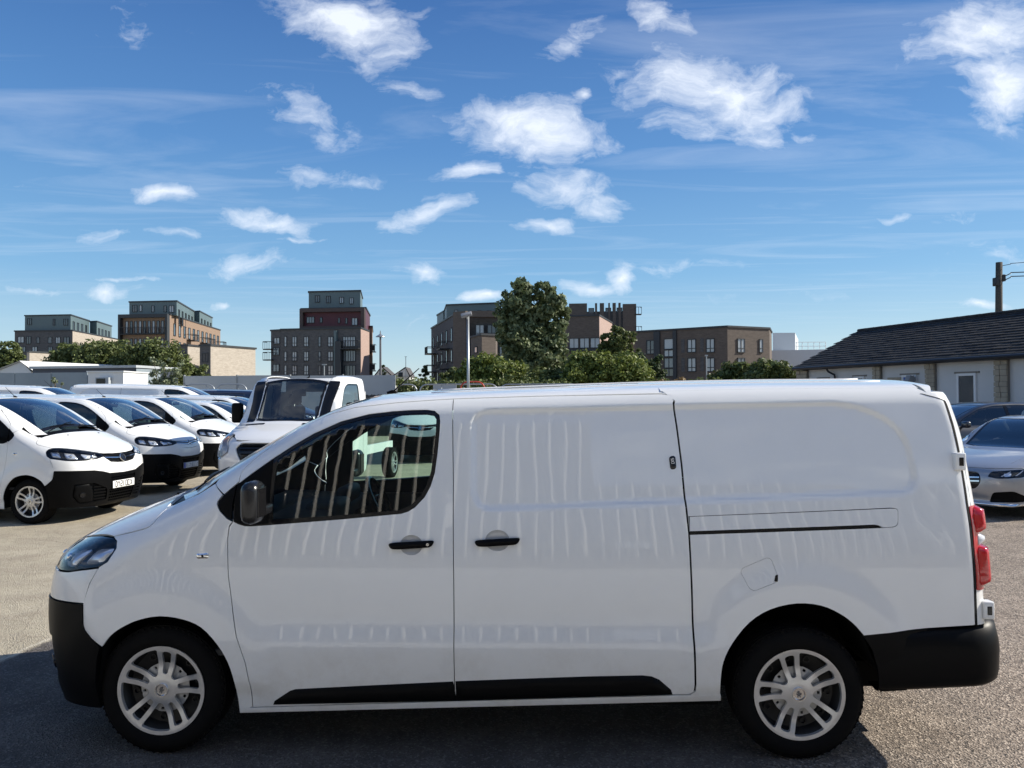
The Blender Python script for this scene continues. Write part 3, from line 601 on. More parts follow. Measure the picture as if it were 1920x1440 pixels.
        flap = rnd([(a, b, .02) for a, b in [(p[0], p[1]) for p in flap]], 4)
        rh = S([(1294, 967.5), (1670, 952)]);
        qi = inset(quarter, g)
        q = panel('rear_quarter', qi, 'side', holes=[inset(railh, .0), flap], parent=root, mirror=mr, h=.016)
        rc = rnd([(a, b, r) for a, b, r in S([(1293.5, 969, 0), (1670, 953.5, 0), (1683, 954, .03), (1683.5, 987, .03), (1655, 989, .0), (1650, 985.5, .01), (1640, 983.5, 0), (1293.5, 996, 0)])], 6)
        panel('rail_cover', rc, 'side', parent=q, mirror=mr, h=.025)
        panel('sliding_rail', S([(1293.5, 996.5), (1640, 984), (1652, 988), (1654, 990), (1293.5, 1003)]), 'side', m=GLOSSBLK, parent=q, mirror=mr, off=-.012, depth=.001, h=.03, back=None)
        if not mr or True:
            fl = panel('fuel_flap', inset(flap, .0016), 'side', parent=q, mirror=mr, h=.012, off=-.0004)
            cc = S([(1455.5, 1084)])[0]; panel('finger_notch', rnd([(cc[0] - .012, cc[1] - .016, .006), (cc[0] + .006, cc[1] - .018, .006), (cc[0] + .0095, cc[1] + .018, .006), (cc[0] - .004, cc[1] + .014, .008)]), 'side', m=GLOSSBLK, parent=fl, off=.0012, depth=.001, h=.01, mirror=mr, back=None)
        # sill
        panel('sill', S([(450, 1325), (474, 1327), (853, 1315), (1293, 1303.5), (1351, 1302.5), (1351, 1313), (450, 1336)]), 'side', parent=root, mirror=mr, off=.001, h=.03, depth=.03)
        # arch liner
        for arch, cx in ((ARCH_F, 0), (ARCH_R, WB)):
            A = S(arc_s(arch)); y = pj_side(np.array(A))[:, 1] + .01; v = []; n = len(A)
            if cx: A = A + [(3.66, .46), (3.69, .42)]; y = np.concatenate([y, [y[-1] + .02, y[-1] + .03]])
            else: A = [(-.33, .30)] + A; y = np.concatenate([[y[0] + .02], y])
            n = len(A); s_ = -1 if mr else 1
            v = [(a, yy * s_, b) for (a, b), yy in zip(A, y)] + [(cx + (a - cx) * .99, -.50 * s_, b + .02) for a, b in A]
            f = [(i, i + 1, n + i + 1, n + i) for i in range(n - 1)] + [tuple(range(n, 2 * n))]
            mesh_obj('arch_liner', v, f, UNDER, root, smooth=False)
    # -- roof with pillars
    xs = np.concatenate([np.linspace(-.03, 1.2, 34), np.linspace(1.25, 2.6, 20), np.linspace(2.63, 4.0, 24)]); C = cant(xs)
    # in front of the load area the roof meets the door gap line
    gp = S(GAPTOP[2:] + [(1000, 743), (1240, 738.5)]); gx = np.array([p[0] for p in gp]); gz = np.array([p[1] for p in gp])
    side = []
    for i, x in enumerate(xs):
        side.append((x, C[i, 1]))
    ws_o = [(.055, -.765), (.20, -.755), (.45, -.725), (.70, -.69), (.90, -.655), (.985, -.62), (1.01, -.56), (1.0, -.4), (.975, -.2), (.968, 0)]
    ws = ws_o + [(a, -b) for a, b in ws_o[-2::-1]]
    roof = side + [(4.04, -.745), (4.075, -.66), (4.10, -.5), (4.12, 0), (4.10, .5), (4.075, .66), (4.04, .745)] + [(a, -b) for a, b in side[::-1]] + ws[::-1]
    rf = panel('roof', roof, 'top', parent=root, h=.03, depth=.004, back=None)
    # cant rail strips between the gap line and the roof sheet (same surface, no joint)
    for mr in both:
        low = S([(404, 907.5), (420, 927), (434, 915), (447, 904)] + GAPTOP[1:]) + S([(1000, 743), (1240, 738), (1252, 739.5), (1261, 744), (1265, 750)])
        xe = low[-1][0]; up = [(x, z - 0) for x, z in zip(xs, C[:, 2]) if low[0][0] + .01 < x < xe]
        pol = low + [(xe, float(np.interp(xe, xs, C[:, 2])))] + up[::-1]
        lowi = [(a, b + .0022) for a, b in low]
        pol = lowi + [(xe, float(np.interp(xe, xs, C[:, 2])))] + up[::-1]
        panel('cant_rail', pol, 'side', parent=root, mirror=mr, h=.022, depth=.012)
        xq = np.linspace(2.625, 4.0, 30); Cq = cant(xq); pol = [(x, z - .0215) for x, z in zip(xq, Cq[:, 2])] + [(x, z) for x, z in zip(xq, Cq[:, 2])][::-1]
        panel('roof_edge', pol, 'side', parent=root, mirror=mr, h=.022, depth=.004, back=None)
    # roof ribs
    for yk in (-.45, -.15, .15, .45):
        b = MB(); xx = np.linspace(1.35, 3.9, 24); P = pj_top(np.stack([xx, xx * 0 + yk], 1)); b.tube([(p[0], p[1], p[2] - .004) for p in P], .009, 6); b.build('roof_rib', WHITE, rf, smooth=True)
    # windscreen
    wsi = inset(ws, .004); P3 = inset(ws, .055)
    base = ws + []
    fr = panel('windscreen_frame', inset(ws, .003), 'top', holes=[P3], m=GLOSSBLK, parent=root, off=-.003, depth=.004, h=.04, back=None)
    panel('windscreen', inset(P3, -.001), 'top', m=GLASSD, parent=root, off=-.0035, depth=.0002, h=.05, back=None)
    # cowl
    cow = [(-.022, -.755), (.05, -.775), (.065, -.72), (.02, -.6), (-.0, -.3), (-.01, 0)]; bk = [(.085, -.76), (.07, -.6), (.03, -.3), (.02, 0)]
    cw = [(-.045, -.765), (-.06, -.6), (-.085, -.3), (-.095, 0), (-.085, .3), (-.06, .6), (-.045, .765), (.075, .768)] + [(.06, .76), (.06, -.76), (.075, -.768)]
    cw = [(-.045, -.70), (-.06, -.6), (-.085, -.3), (-.095, 0), (-.085, .3), (-.06, .6), (-.045, .70), (.05, .70), (.02, .4), (.0, 0), (.02, -.4), (.05, -.70)]
    panel('cowl', cw, 'top', m=BLACKPL, parent=root, off=-.014, depth=.01, h=.05, back=None)
    # wipers
    for x0, y0, x1, y1 in ((.0, .55, .13, -.12), (.0, -.10, .12, -.66)):
        b = MB(); xx = np.linspace(0, 1, 10); P = pj_top(np.stack([x0 + (x1 - x0) * xx, y0 + (y1 - y0) * xx], 1)); b.tube([(p[0], p[1], p[2] + .018) for p in P], .008, 6); P = pj_top(np.stack([x1 - .04 + 0 * xx, y1 + (y0 - y1) * .8 * xx - .02], 1)); b.tube([(p[0], p[1], p[2] + .008) for p in P], .006, 6); b.build('wiper', BLACKPL, root, smooth=True)
    # bonnet
    hl_top = [(-1.18, 1.118), (-1.05, 1.110), (-.915, 1.094), (-.75, 1.068), (-.6, 1.040), (-.48, 1.015), (-.40, 1.003), (-.2, .992), (0, .988)]
    hlp = pj_nose(np.array(hl_top)); hc = S(HOODCUT); hcp = pj_side(np.array(hc))
    near = [(p[0], p[1]) for p in hcp[::-1]] + [(p[0], p[1]) for p in hlp[1:]]
    back = [(-.05, -.745), (-.065, -.6), (-.09, -.3), (-.10, 0)]
    hood = near + [(a, -b) for a, b in near[-2::-1]] + [(a, -b) for a, b in back[:-1]] + back[::-1]
    hd = panel('bonnet', inset(hood, .0025), 'top', parent=root, h=.025)
    for yk in (-.35, .35):
        p = pj_top(np.array([(-.17, yk)]))[0]; b = MB(); b.rbox(p[0] - .012, p[0] + .012, yk - .012, yk + .012, p[2] - .005, p[2] + .008, .004); b.build('washer_jet', BLACKPL, hd)
    # headlights
    lb = Nn([(128, 1071), (150, 1068), (186, 1063), (202, 1053), (213, 1040), (218, 1028), (219.5, 1019), (218, 1012), (212, 1007.5)])
    lamp = [(-.43, .962), (-.56, .935), (-.72, .925), (-.88, .928)] + [(a, b) for a, b in lb] + [(a, b - .006) for a, b in hl_top[1:6]] + [(-.43, .99)]
    for mr in both:
        L_ = inset(lamp, .002)
        hl = panel('headlight', L_, 'nose', m=GLOSSBLK, parent=root, mirror=mr, off=-.045, depth=.001, h=.03, back=None)
        panel('lens', L_, 'nose', m=CLEARL, parent=hl, mirror=mr, off=.0, depth=.0002, h=.025, back=None)
        panel('lamp_rim', L_, 'nose', holes=[inset(L_, .014)], m=GLOSSBLK, parent=hl, mirror=mr, off=-.004, depth=.04, h=.02, back=None)
        for pol, o_ in (([(-1.19, 1.075), (-1.07, 1.068), (-1.03, .985), (-1.15, .990)], -.026), ([(-1.0, 1.062), (-.86, 1.048), (-.80, .955), (-.95, .955)], -.026), ([(-.77, 1.035), (-.54, .998), (-.51, .957), (-.71, .945)], -.018)):
            panel('reflector', rnd([(a, b, .02) for a, b in pol]), 'nose', m=REFL, parent=hl, mirror=mr, off=o_ - .012, depth=.012, h=.012, infl=.016, iw=.05, back=None)
        pb = pj_nose(np.array([(-.90, 1.0), (-.62, .975)])); gb = grad(pb)
        for p, n_ in zip(pb, gb):
            b = MB(); c = Vector(p) - Vector(n_) * .012; sy = -1 if mr else 1; bm = bmesh.new(); bmesh.ops.create_icosphere(bm, subdivisions=2, radius=.022 if p is pb[0] else .022); b.add([(v.co.x + c.x, (v.co.y + c.y) * sy, v.co.z + c.z) for v in bm.verts], [[q.index for q in f.verts] for f in bm.faces]); bm.free(); b.build('projector', CHROME, hl, smooth=True)
    # middle bumper
    top = [(a, b - .004) for a, b in [(-.43, .958), (-.56, .931), (-.72, .921), (-.88, .924)]]; sidep = Nn([(128, 1073), (150, 1070), (184, 1066), (167, 1095), (157, 1131)])
    gl = [(-.40, .93), (-.30, .868), (-.15, .852), (0, .848)]
    botm = [(-1.10, .787), (-.8, .775), (-.60, .765), (-.45, .735), (-.33, .70), (0, .69)]
    half = [(0, .846)] + gl[::-1][1:] + top[:1] + top[1:] + sidep + botm[1:]
    mid = half + [(-a, b) for a, b in half[::-1][1:-1]]
    mbp = panel('upper_bumper', inset(mid, .001), 'nose', parent=root, h=.028)
    # lower bumper
    sideb = Nn([(156, 1133), (157, 1172), (160, 1181), (188, 1213), (183, 1235), (181, 1262), (184, 1298), (192, 1326)])
    halfb = [(0, .685)] + [(a, b - .005) for a, b in botm[::-1][1:-1]] + sideb + [(-.95, .235), (-.6, .215), (0, .205)]
    low = halfb + [(-a, b) for a, b in halfb[::-1][1:-1]]
    pocket = rnd([(-.86, .575, .02), (-.60, .58, .02), (-.37, .47, .03), (-.36, .30, .03), (-.80, .275, .04), (-.885, .40, .04)], 5)
    uslot = rnd([(-.325, .655, .02), (.325, .655, .02), (.31, .585, .02), (-.31, .585, .02)], 4); lslot = rnd([(-.335, .45, .02), (.335, .45, .02), (.32, .265, .03), (-.32, .265, .03)], 4)
    pk2 = [(-a, b) for a, b in pocket][::-1]
    lbp = panel('lower_bumper', inset(low, .001), 'nose', holes=[pocket, pk2, uslot, lslot], m=BLACKPL, parent=root, off=.006, depth=.045, h=.03, back=None)
    backing('bumper_recess', inset(low, .02), 'nose', root, off=-.045)
    for pk in (pocket, pk2):
        s_ = 1 if pk is pocket else -1
        pod = rnd([(s_ * a, b, .02) for a, b in ((-.85, .565), (-.66, .57), (-.60, .42), (-.60, .29), (-.80, .285), (-.87, .40))], 4)
        fp = panel('fog_lamp_pod', pod, 'nose', m=BLACKPL, parent=lbp, off=-.012, depth=.03, h=.02, back=None, infl=.01, iw=.03)
        c = pj_nose(np.array([(s_ * -.755, .41)]))[0]; n_ = grad(c[None])[0]; Mx = Matrix.Translation(Vector(c) + Vector(n_) * .0) @ Vector((-n_[0], -n_[1], -n_[2])).to_track_quat('Y', 'Z').to_matrix().to_4x4()
        b = MB(); b.lathe([(0, -.004), (.03, -.002), (.034, -.006), (.038, -.004), (.038, .02)], 24, Mx); b.build('fog_lamp', REFL if False else GLOSSBLK, fp, auto=30)
        for k in range(5):
            z = .315 + k * .047; panel('grille_slat', [(s_ * -.595, z), (s_ * -.375, z), (s_ * (-.375 - (.04 if k > 3 else 0)), z + .02), (s_ * -.595, z + .02)], 'nose', m=BLACKPL, parent=lbp, off=-.006, depth=.02, h=.04, back=None)
    for z in (.60, .635):
        panel('grille_slat', [(-.32, z), (.32, z), (.32, z + .012), (-.32, z + .012)], 'nose', m=BLACKPL, parent=lbp, off=-.004, depth=.02, h=.04, back=None)
    for k in range(4):
        z = .285 + k * .045; panel('grille_slat', [(-.33, z), (.33, z), (.33, z + .012), (-.33, z + .012)], 'nose', m=BLACKPL, parent=lbp, off=-.004, depth=.02, h=.05, back=None)
    for k in range(13):
        s0 = -.30 + k * .05; panel('grille_bar', [(s0 - .004, .268), (s0 + .004, .268), (s0 + .004, .45), (s0 - .004, .45)], 'nose', m=BLACKPL, parent=lbp, off=-.008, depth=.02, h=.05, back=None)
    # front grille, badge version
    gr = rnd([(-.425, .988, .01), (0, .981, 0), (.425, .988, .01), (.40, .935, .02), (.30, .872, .05), (0, .853, .05), (-.30, .872, .05), (-.40, .935, .02)], 6)
    G = panel('griffin_grille', gr, 'nose', m=GLOSSBLK, parent=root, off=-.02, depth=.001, h=.04, back=DARKGAP)
    for z, w_ in ((.885, .30), (.905, .35), (.945, .40), (.963, .415)):
        panel('grille_slat', [(-w_, z), (w_, z), (w_, z + .009), (-w_, z + .009)], 'nose', m=CHROME if z == .885 and False else BLACKPL, parent=G, off=-.004, depth=.014, h=.05, back=None)
    for s_ in (-1, 1): panel('chrome_bar', rnd([(s_ * -.415, .938, .004), (s_ * -.06, .912, .004), (s_ * -.06, .928, .004), (s_ * -.415, .95, .004)], 3), 'nose', m=CHROME, parent=G, off=.002, depth=.01, h=.04, back=None)
    c = pj_nose(np.array([(0, .918)]))[0]; n_ = grad(c[None])[0]; Mx = Matrix.Translation(Vector(c) + Vector(n_) * .004) @ Vector((-n_[0], 0, -n_[2])).to_track_quat('Y', 'Z').to_matrix().to_4x4() @ Matrix.Scale(.60, 4)
    b = MB(); b.lathe([(.082, .004), (.088, -.02), (.1, -.02), (.106, .004)], 40, Mx); b.build('badge_ring', CHROME, G, auto=30); b = MB(); b.lathe([(0, -.0), (.084, -.0)], 30, Mx); b.build('badge_field', GLOSSBLK, G)
    b = MB(); griffin(b, Mx @ Matrix.Rotation(R(90), 4, 'X') @ Matrix.Scale(1.0, 4), .014); b.build('badge_emblem', CHROME, G)
    # rear doors, lamps, hinges
    zr = [(-.88, .66), (-.88, 1.0), (-.86, 1.25), (-.80, 1.5), (-.72, 1.75), (-.66, 1.84), (0, 1.845)]
    panel('rear_doors', zr + [(-a, b) for a, b in zr[::-1][1:]], 'rear', parent=root, h=.05)
    for mr in both:
        # corner strip between the side seam and the rear face
        tl_ = S([(1758, 738), (1770, 751), (1789, 813), (1802, 877), (1811.6, 945), (1821, 1023), (1826, 1103.6), (1828, 1172)]); tl_ = [(3.99, tl_[0][1])] + tl_[1:]
        Pq = pj_side(np.array(tl_)); sa = [(.5 * math.atan2(p[0] + .003 - 3.7, -(p[1] + .5)), p[2]) for p in Pq]
        sa = [(a + .006, b) for a, b in sa]; corner = sa + [(.95, .655), (.95, 1.0), (.92, 1.3), (.86, 1.6), (.80, float(tl_[0][1]) + .02)]
        zl0, zl1 = .858, 1.275
        panel('tail_seam', [(a - .0075, b) for a, b in sa] + [(a + .002, b) for a, b in sa[::-1]], 'tail', m=DARKGAP, parent=root, mirror=mr, off=.0015, depth=.002, h=.02, back=None)
        cr = panel('rear_corner', corner, 'tail', parent=root, mirror=mr, h=.03)
        sx = np.interp
        zz = [p[1] for p in sa[::-1]]; ss = [p[0] for p in sa[::-1]]
        f = lambda z: float(np.interp(z, zz, ss)) + .004
        lampz = [(f(z), z) for z in np.linspace(zl0, zl1, 8)]
        red = lampz + [(.80, zl1), (.82, zl0)]
        tlm = panel('tail_lamp', rnd([(a, b, .01) for a, b in red], 3), 'tail', m=REDL, parent=root, mirror=mr, off=.004, depth=.01, h=.02, back=None)
        for z0_, z1_ in ((.875, 1.075), (1.135, 1.27)):
            o_ = [(f(z0_) + .02, z0_), (.80, z0_), (.79, z1_), (f(z1_) + .02, z1_)]
            panel('lamp_lens', rnd([(a, b, .03) for a, b in o_], 5), 'tail', m=REDL, parent=tlm, mirror=mr, off=.006, depth=.02, h=.015, infl=.034, iw=.03, back=None)
        o_ = [(f(1.08) + .03, 1.08), (.80, 1.08), (.79, 1.13), (f(1.13) + .03, 1.13)]
        panel('reversing_lens', rnd([(a, b, .01) for a, b in o_], 5), 'tail', m=mat('reverse_lens', (.75, .76, .78), .1, coat=1), parent=tlm, mirror=mr, off=.006, depth=.02, h=.015, infl=.022, iw=.02, back=None)
        sg = 1 if mr else -1
        for z, xx, yy in ((1.50, 4.135, .850), (.755, 4.235, .905)):
            b = MB(); b.rbox(xx - .035, xx + .02, *sorted((sg * (yy - .05), sg * (yy + .008))), z - .045, z + .045, .008); h_ = b.build('door_hinge', WHITE, root, auto=40)
            b = MB(); b.rbox(xx - .018, xx + .006, *sorted((sg * (yy - .03), sg * (yy + .0115))), z - .022, z + .022, .004); b.build('hinge_recess', GLOSSBLK, h_)
    # rear bumper: swept round the corner
    path = []; zb0 = S([(1649, 1296)])[0]
    pth = [(3.655, -.957), (3.9, -.960), (4.12, -.960)] + [(4.12 + .215 * math.sin(t), -.745 - .215 * math.cos(t)) for t in np.linspace(.15, math.pi / 2, 9)] + [(4.345, -.5), (4.355, 0)]
    pth = pth + [(a, -b) for a, b in pth[::-1][1:]]
    sec = [(.10, .0), (.0, .0), (-.0, .0)]
    v = []; npt = len(pth)
    secn = None
    for i, (x, y) in enumerate(pth):
        a = Vector(pth[max(i - 1, 0)]); b = Vector(pth[min(i + 1, npt - 1)]); t = (b - a).normalized(); n = Vector((t.y, -t.x))
        zb = .355 + (x - 3.65) * .055; zt = float(np.interp(x, [3.55, 3.7, 4.12, 4.3], [.612, .645, .690, .712])); cr = smooth(3.95, 4.2, x)
        prof = [(-.14, zb + .01), (-.05, zb - .0), (-.022, zb + .004), (-.006, zb + .02), (0, zb + .05), (.004, (zb + zt) / 2), (.0, zt - .085 - .03 * cr), (-.006 - .012 * cr, zt - .03), (-.012 - .05 * cr, zt - .012), (-.02 - .07 * cr, zt - .003), (-.14, zt - .001)]
        secn = len(prof)
        for d_, z in prof: v.append((x + n.x * d_, y + n.y * d_, z))
    f = [(i * secn + k, i * secn + k + 1, (i + 1) * secn + k + 1, (i + 1) * secn + k) for i in range(npt - 1) for k in range(secn - 1)] + [tuple(range(secn)), tuple((npt - 1) * secn + k for k in range(secn))][:0]
    rb = mesh_obj('rear_bumper', v, f, BLACKPL, root, smooth=True); bm = bmesh.new(); bm.from_mesh(rb.data); bmesh.ops.recalc_face_normals(bm, faces=bm.faces[:]); bm.to_mesh(rb.data); bm.free()
    # black corner of the rear bumper between arch and side
    for mr in both:
        ab = S([(1619, 1192), (1636, 1219), (1645.5, 1251), (1650, 1287), (1650, 1297)]) + [(3.80, .365), (3.80, .60), ] + S([(1740, 1180)])
        panel('bumper_side', ab, 'side', m=BLACKPL, parent=rb, mirror=mr, off=-.001, h=.03, back=None)
    # underbody and load box
    b = MB(); b.box(-.6, 4.1, -.5, .5, .22, .36); b.box(.47, 2.87, -.90, .90, .27, .36); b.box(3.72, 4.12, -.88, .88, .40, .60); b.build('underbody', UNDER, root)
    b = MB(); b.tube([(-.0, -.72, .31), (0, .72, .31)], .04, 10); b.build('axle', UNDER, root); b = MB(); b.tube([(WB, -.72, .32), (WB, .72, .32)], .045, 10); b.build('axle', UNDER, root)
    # cab
    b = MB(); b.prism([(-.86, .36), (.86, .36), (.86, 1.12), (.70, 1.76), (-.70, 1.76), (-.86, 1.12)], .02, Matrix.Translation((1.50, 0, 0)) @ Matrix(((0, 0, 1, 0), (1, 0, 0, 0), (0, 1, 0, 0), (0, 0, 0, 1)))); bh = b.build('bulkhead', CABINL, root)
    b = MB(); b.rbox(.32, .70, -.80, .80, .92, 1.155, .05); b.rbox(.10, .40, -.74, .74, 1.0, 1.175, .06); b.rbox(.52, .74, -.17, .17, .6, 1.20, .04); b.rbox(.60, .70, .26, .62, 1.12, 1.24, .04); ds = b.build('dashboard', CABIN, root, auto=40)
    b = MB(); b.rbox(.69, .70, -.11, .11, 1.06, 1.19, .004); b.build('screen', GLOSSBLK, ds)
    for y0 in (.40, -.22, -.58):
        b = MB(); b.rbox(.98, 1.42, y0 - .21, y0 + .21, .72, .88, .05); b.rbox(1.34, 1.46, y0 - .21, y0 + .21, .84, 1.42, .05, Matrix.Translation((1.4, 0, .84)) @ Matrix.Rotation(R(10), 4, 'Y') @ Matrix.Translation((-1.4, 0, -.84))); b.rbox(1.42, 1.50, y0 - .12, y0 + .12, 1.44, 1.62, .035); b.build('seat', SEAT, root, auto=40)
    b = MB(); Mx = Matrix.Translation((.88, .42, 1.12)) @ Matrix.Rotation(R(62), 4, 'Y'); b.tube([Mx @ Vector((.185 * math.cos(t), .185 * math.sin(t), 0)) for t in np.linspace(0, 2 * math.pi, 33)], .016, 8, cap=False)
    for a in (0, 2.1, 4.2): b.tube([Mx @ Vector((0, 0, -.02)), Mx @ Vector((.18 * math.cos(a), .18 * math.sin(a), 0))], .015, 6)
    b.tube([Mx @ Vector((0, 0, 0)), Mx @ Vector((0, 0, -.22))], .035, 8); b.tube([Mx @ Vector((0, 0, -.02)), Mx @ Vector((0, 0, .02))], [.06, .055], 16); b.build('steering_wheel', GLOSSBLK, root, auto=40)
    b = MB(); b.box(.2, 1.5, -.88, .88, .50, .53); b.build('cab_floor', CABIN, root)
    for sg in (-1, 1):
        b = MB(); b.box(.35, 1.49, *sorted((sg * .82, sg * .88)), .55, 1.13); b.build('door_card', CABIN, root)
    b = MB(); b.rbox(.80, .84, -.12, .12, 1.66, 1.73, .015); b.tube([(.82, 0, 1.7), (.78, 0, 1.78)], .01, 6); b.build('interior_mirror', CABIN, root, auto=40)
    # sun visors
    # aerial
    p = pj_top(np.array([(1.04, 0)]))[0]; b = MB(); b.tube([(p[0] - .03, 0, p[2] - .004), (p[0] + .0, 0, p[2] + .012), (p[0] + .03, 0, p[2] + .01)], [.018, .012, .006], 8); b.tube([(p[0] + .0, 0, p[2] + .01), (p[0] + .17, 0, p[2] + .16)], [.005, .003], 6); b.build('aerial', BLACKPL, root, smooth=True)
    # wheels
    for x, z in ((0, .331), (WB, .331)):
        for sg in (-1, 1): make_wheel(root, (x, sg * (.925 - .11), z), sg, rot=R(8 if x == 0 else -14))
    return root
hero = build_van()
hero.location = (V_O.x, V_O.y, 0); hero.rotation_euler = (0, 0, V_ANG)
tag(hero, 'large white long panel van parked side on right in front, with black bumpers and mirror', 'van')
hero.name = 'delivery_van'

# ------------------------------------------------------------------ ground
def ground_mat():
    m = bpy.data.materials.new('yard_ground'); m.use_nodes = True; nt = m.node_tree; N = nt.nodes; L = nt.links; p = N['Principled BSDF']
    tc = N.new('ShaderNodeTexCoord')
    def noise(s, d=5, r=.6):
        n = N.new('ShaderNodeTexNoise'); n.inputs['Scale'].default_value = s; n.inputs['Detail'].default_value = d; n.inputs['Roughness'].default_value = r; L.new(tc.outputs['Object'], n.inputs['Vector']); return n.outputs['Fac']
    def mr(v, a, b, c=0, d=1):
        n = N.new('ShaderNodeMapRange'); n.interpolation_type = 'SMOOTHSTEP'; L.new(v, n.inputs[0]); n.inputs[1].default_value = a; n.inputs[2].default_value = b; n.inputs[3].default_value = c; n.inputs[4].default_value = d; return n.outputs[0]
    def mix(f, a, b, t='MIX'):
        n = N.new('ShaderNodeMix'); n.data_type = 'RGBA'; n.blend_type = t
        if isinstance(f, float): n.inputs[0].default_value = f
        else: L.new(f, n.inputs[0])
        for i, v in ((6, a), (7, b)):
            if isinstance(v, tuple): n.inputs[i].default_value = (*v, 1)
            else: L.new(v, n.inputs[i])
        return n.outputs[2]
    big = noise(.35, 4); med = noise(2.2, 6, .7); fine = noise(75, 3, .7); vor = N.new('ShaderNodeTexVoronoi'); vor.inputs['Scale'].default_value = 95; L.new(tc.outputs['Object'], vor.inputs['Vector'])
    vsep = N.new('ShaderNodeSeparateColor'); L.new(vor.outputs['Color'], vsep.inputs[0])
    c = mix(mr(big, .35, .65), (.40, .355, .265), (.50, .445, .335)); c = mix(mr(med, .3, .7), c, (.345, .30, .225))
    sx = N.new('ShaderNodeSeparateXYZ'); L.new(tc.outputs['Object'], sx.inputs[0])
    # joint between the pale concrete (left) and the tarmac (right), and the pale apron behind the camera, brightened to bounce light onto the van
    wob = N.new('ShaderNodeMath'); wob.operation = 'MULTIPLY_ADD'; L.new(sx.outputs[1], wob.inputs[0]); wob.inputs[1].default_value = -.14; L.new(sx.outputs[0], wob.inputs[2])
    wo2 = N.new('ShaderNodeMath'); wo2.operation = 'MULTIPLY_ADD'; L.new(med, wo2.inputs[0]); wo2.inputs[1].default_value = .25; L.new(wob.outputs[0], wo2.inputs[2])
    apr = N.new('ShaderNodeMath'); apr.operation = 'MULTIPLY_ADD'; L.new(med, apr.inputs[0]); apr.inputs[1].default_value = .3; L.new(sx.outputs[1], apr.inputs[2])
    tar = mix(mr(med, .35, .68), (.075, .068, .062), (.135, .12, .108)); sun_x = N.new('ShaderNodeMath'); sun_x.operation = 'MULTIPLY_ADD'; L.new(big, sun_x.inputs[0]); sun_x.inputs[1].default_value = 1.6; L.new(sx.outputs[0], sun_x.inputs[2]); wr = mr(sun_x.outputs[0], 1.6, 3.2); sunlit_tar = mix(mr(med, .35, .68), (.20, .162, .130), (.31, .255, .205)); sunlit_tar = mix(mr(vsep.outputs[0], .6, .95, 0, .85), sunlit_tar, (.54, .46, .375)); tar = mix(mr(vsep.outputs[0], .7, .98, 0, .5), tar, (.26, .24, .22)); tar = mix(wr, tar, sunlit_tar); tar = mix(mr(vsep.outputs[1], .72, .95), tar, (.08, .07, .06))  # tarmac painted darker in the van's shade, lighter and browner on the sunlit right
    c = mix(mr(vsep.outputs[0], .75, 1.0, 0, .5), c, (.50, .46, .38)); c = mix(mr(fine, .25, .5, .6, 0), c, (.17, .15, .12))
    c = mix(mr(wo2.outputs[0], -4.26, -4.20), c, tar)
    jn = N.new('ShaderNodeMath'); jn.operation = 'ADD'; L.new(wo2.outputs[0], jn.inputs[0]); jn.inputs[1].default_value = 4.27; ab = N.new('ShaderNodeMath'); ab.operation = 'ABSOLUTE'; L.new(jn.outputs[0], ab.inputs[0]); c = mix(mr(ab.outputs[0], .0, .03, .6, 0), c, (.62, .57, .46))
    c = mix(mr(apr.outputs[0], 2.3, 2.2), c, (.72, .70, .63))
    oil = mr(noise(.9, 5, .7), .60, .72, 0, .6); c = mix(oil, c, (.10, .09, .08))
    cr = N.new('ShaderNodeTexVoronoi'); cr.feature = 'DISTANCE_TO_EDGE'; cr.inputs['Scale'].default_value = .42
    w = N.new('ShaderNodeMixRGB') if False else N.new('ShaderNodeVectorMath'); w.operation = 'MULTIPLY_ADD'; nn = N.new('ShaderNodeTexNoise'); nn.inputs['Scale'].default_value = 1.6; nn.inputs['Detail'].default_value = 5; L.new(tc.outputs['Object'], nn.inputs['Vector']); L.new(nn.outputs['Color'], w.inputs[0]); w.inputs[1].default_value = (.5, .5, 0); L.new(tc.outputs['Object'], w.inputs[2]); L.new(w.outputs[0], cr.inputs['Vector'])
    c = mix(mr(cr.outputs['Distance'], 0, .004, .35, 0), c, (.12, .11, .09))
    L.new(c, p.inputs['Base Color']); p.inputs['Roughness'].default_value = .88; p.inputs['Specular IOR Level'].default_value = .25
    b = N.new('ShaderNodeBump'); b.inputs['Strength'].default_value = .75; b.inputs['Distance'].default_value = .012
    ad = N.new('ShaderNodeMath'); ad.operation = 'ADD'; L.new(fine, ad.inputs[0]); L.new(vor.outputs['Distance'], ad.inputs[1]); L.new(ad.outputs[0], b.inputs['Height'])
    b2 = N.new('ShaderNodeBump'); b2.inputs['Strength'].default_value = .5; b2.inputs['Distance'].default_value = .06; L.new(med, b2.inputs['Height']); L.new(b.outputs[0], b2.inputs['Normal']); L.new(b2.outputs[0], p.inputs['Normal'])
    return m
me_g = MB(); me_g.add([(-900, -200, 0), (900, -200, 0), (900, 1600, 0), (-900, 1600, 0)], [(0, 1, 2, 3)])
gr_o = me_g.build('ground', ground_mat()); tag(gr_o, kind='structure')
kb = MB(); kb.add([(-14, 3.35, .004), (14, 3.0, .004), (14, 3.66, .004), (-14, 3.94, .004)], [(0, 1, 2, 3)]); ks = kb.build('drain_strip_path', mat('drain_concrete', (.16, .15, .135), .9, noise=(5, (.09, .085, .08), .3), bump=(60, .6, .01))); tag(ks, kind='structure')

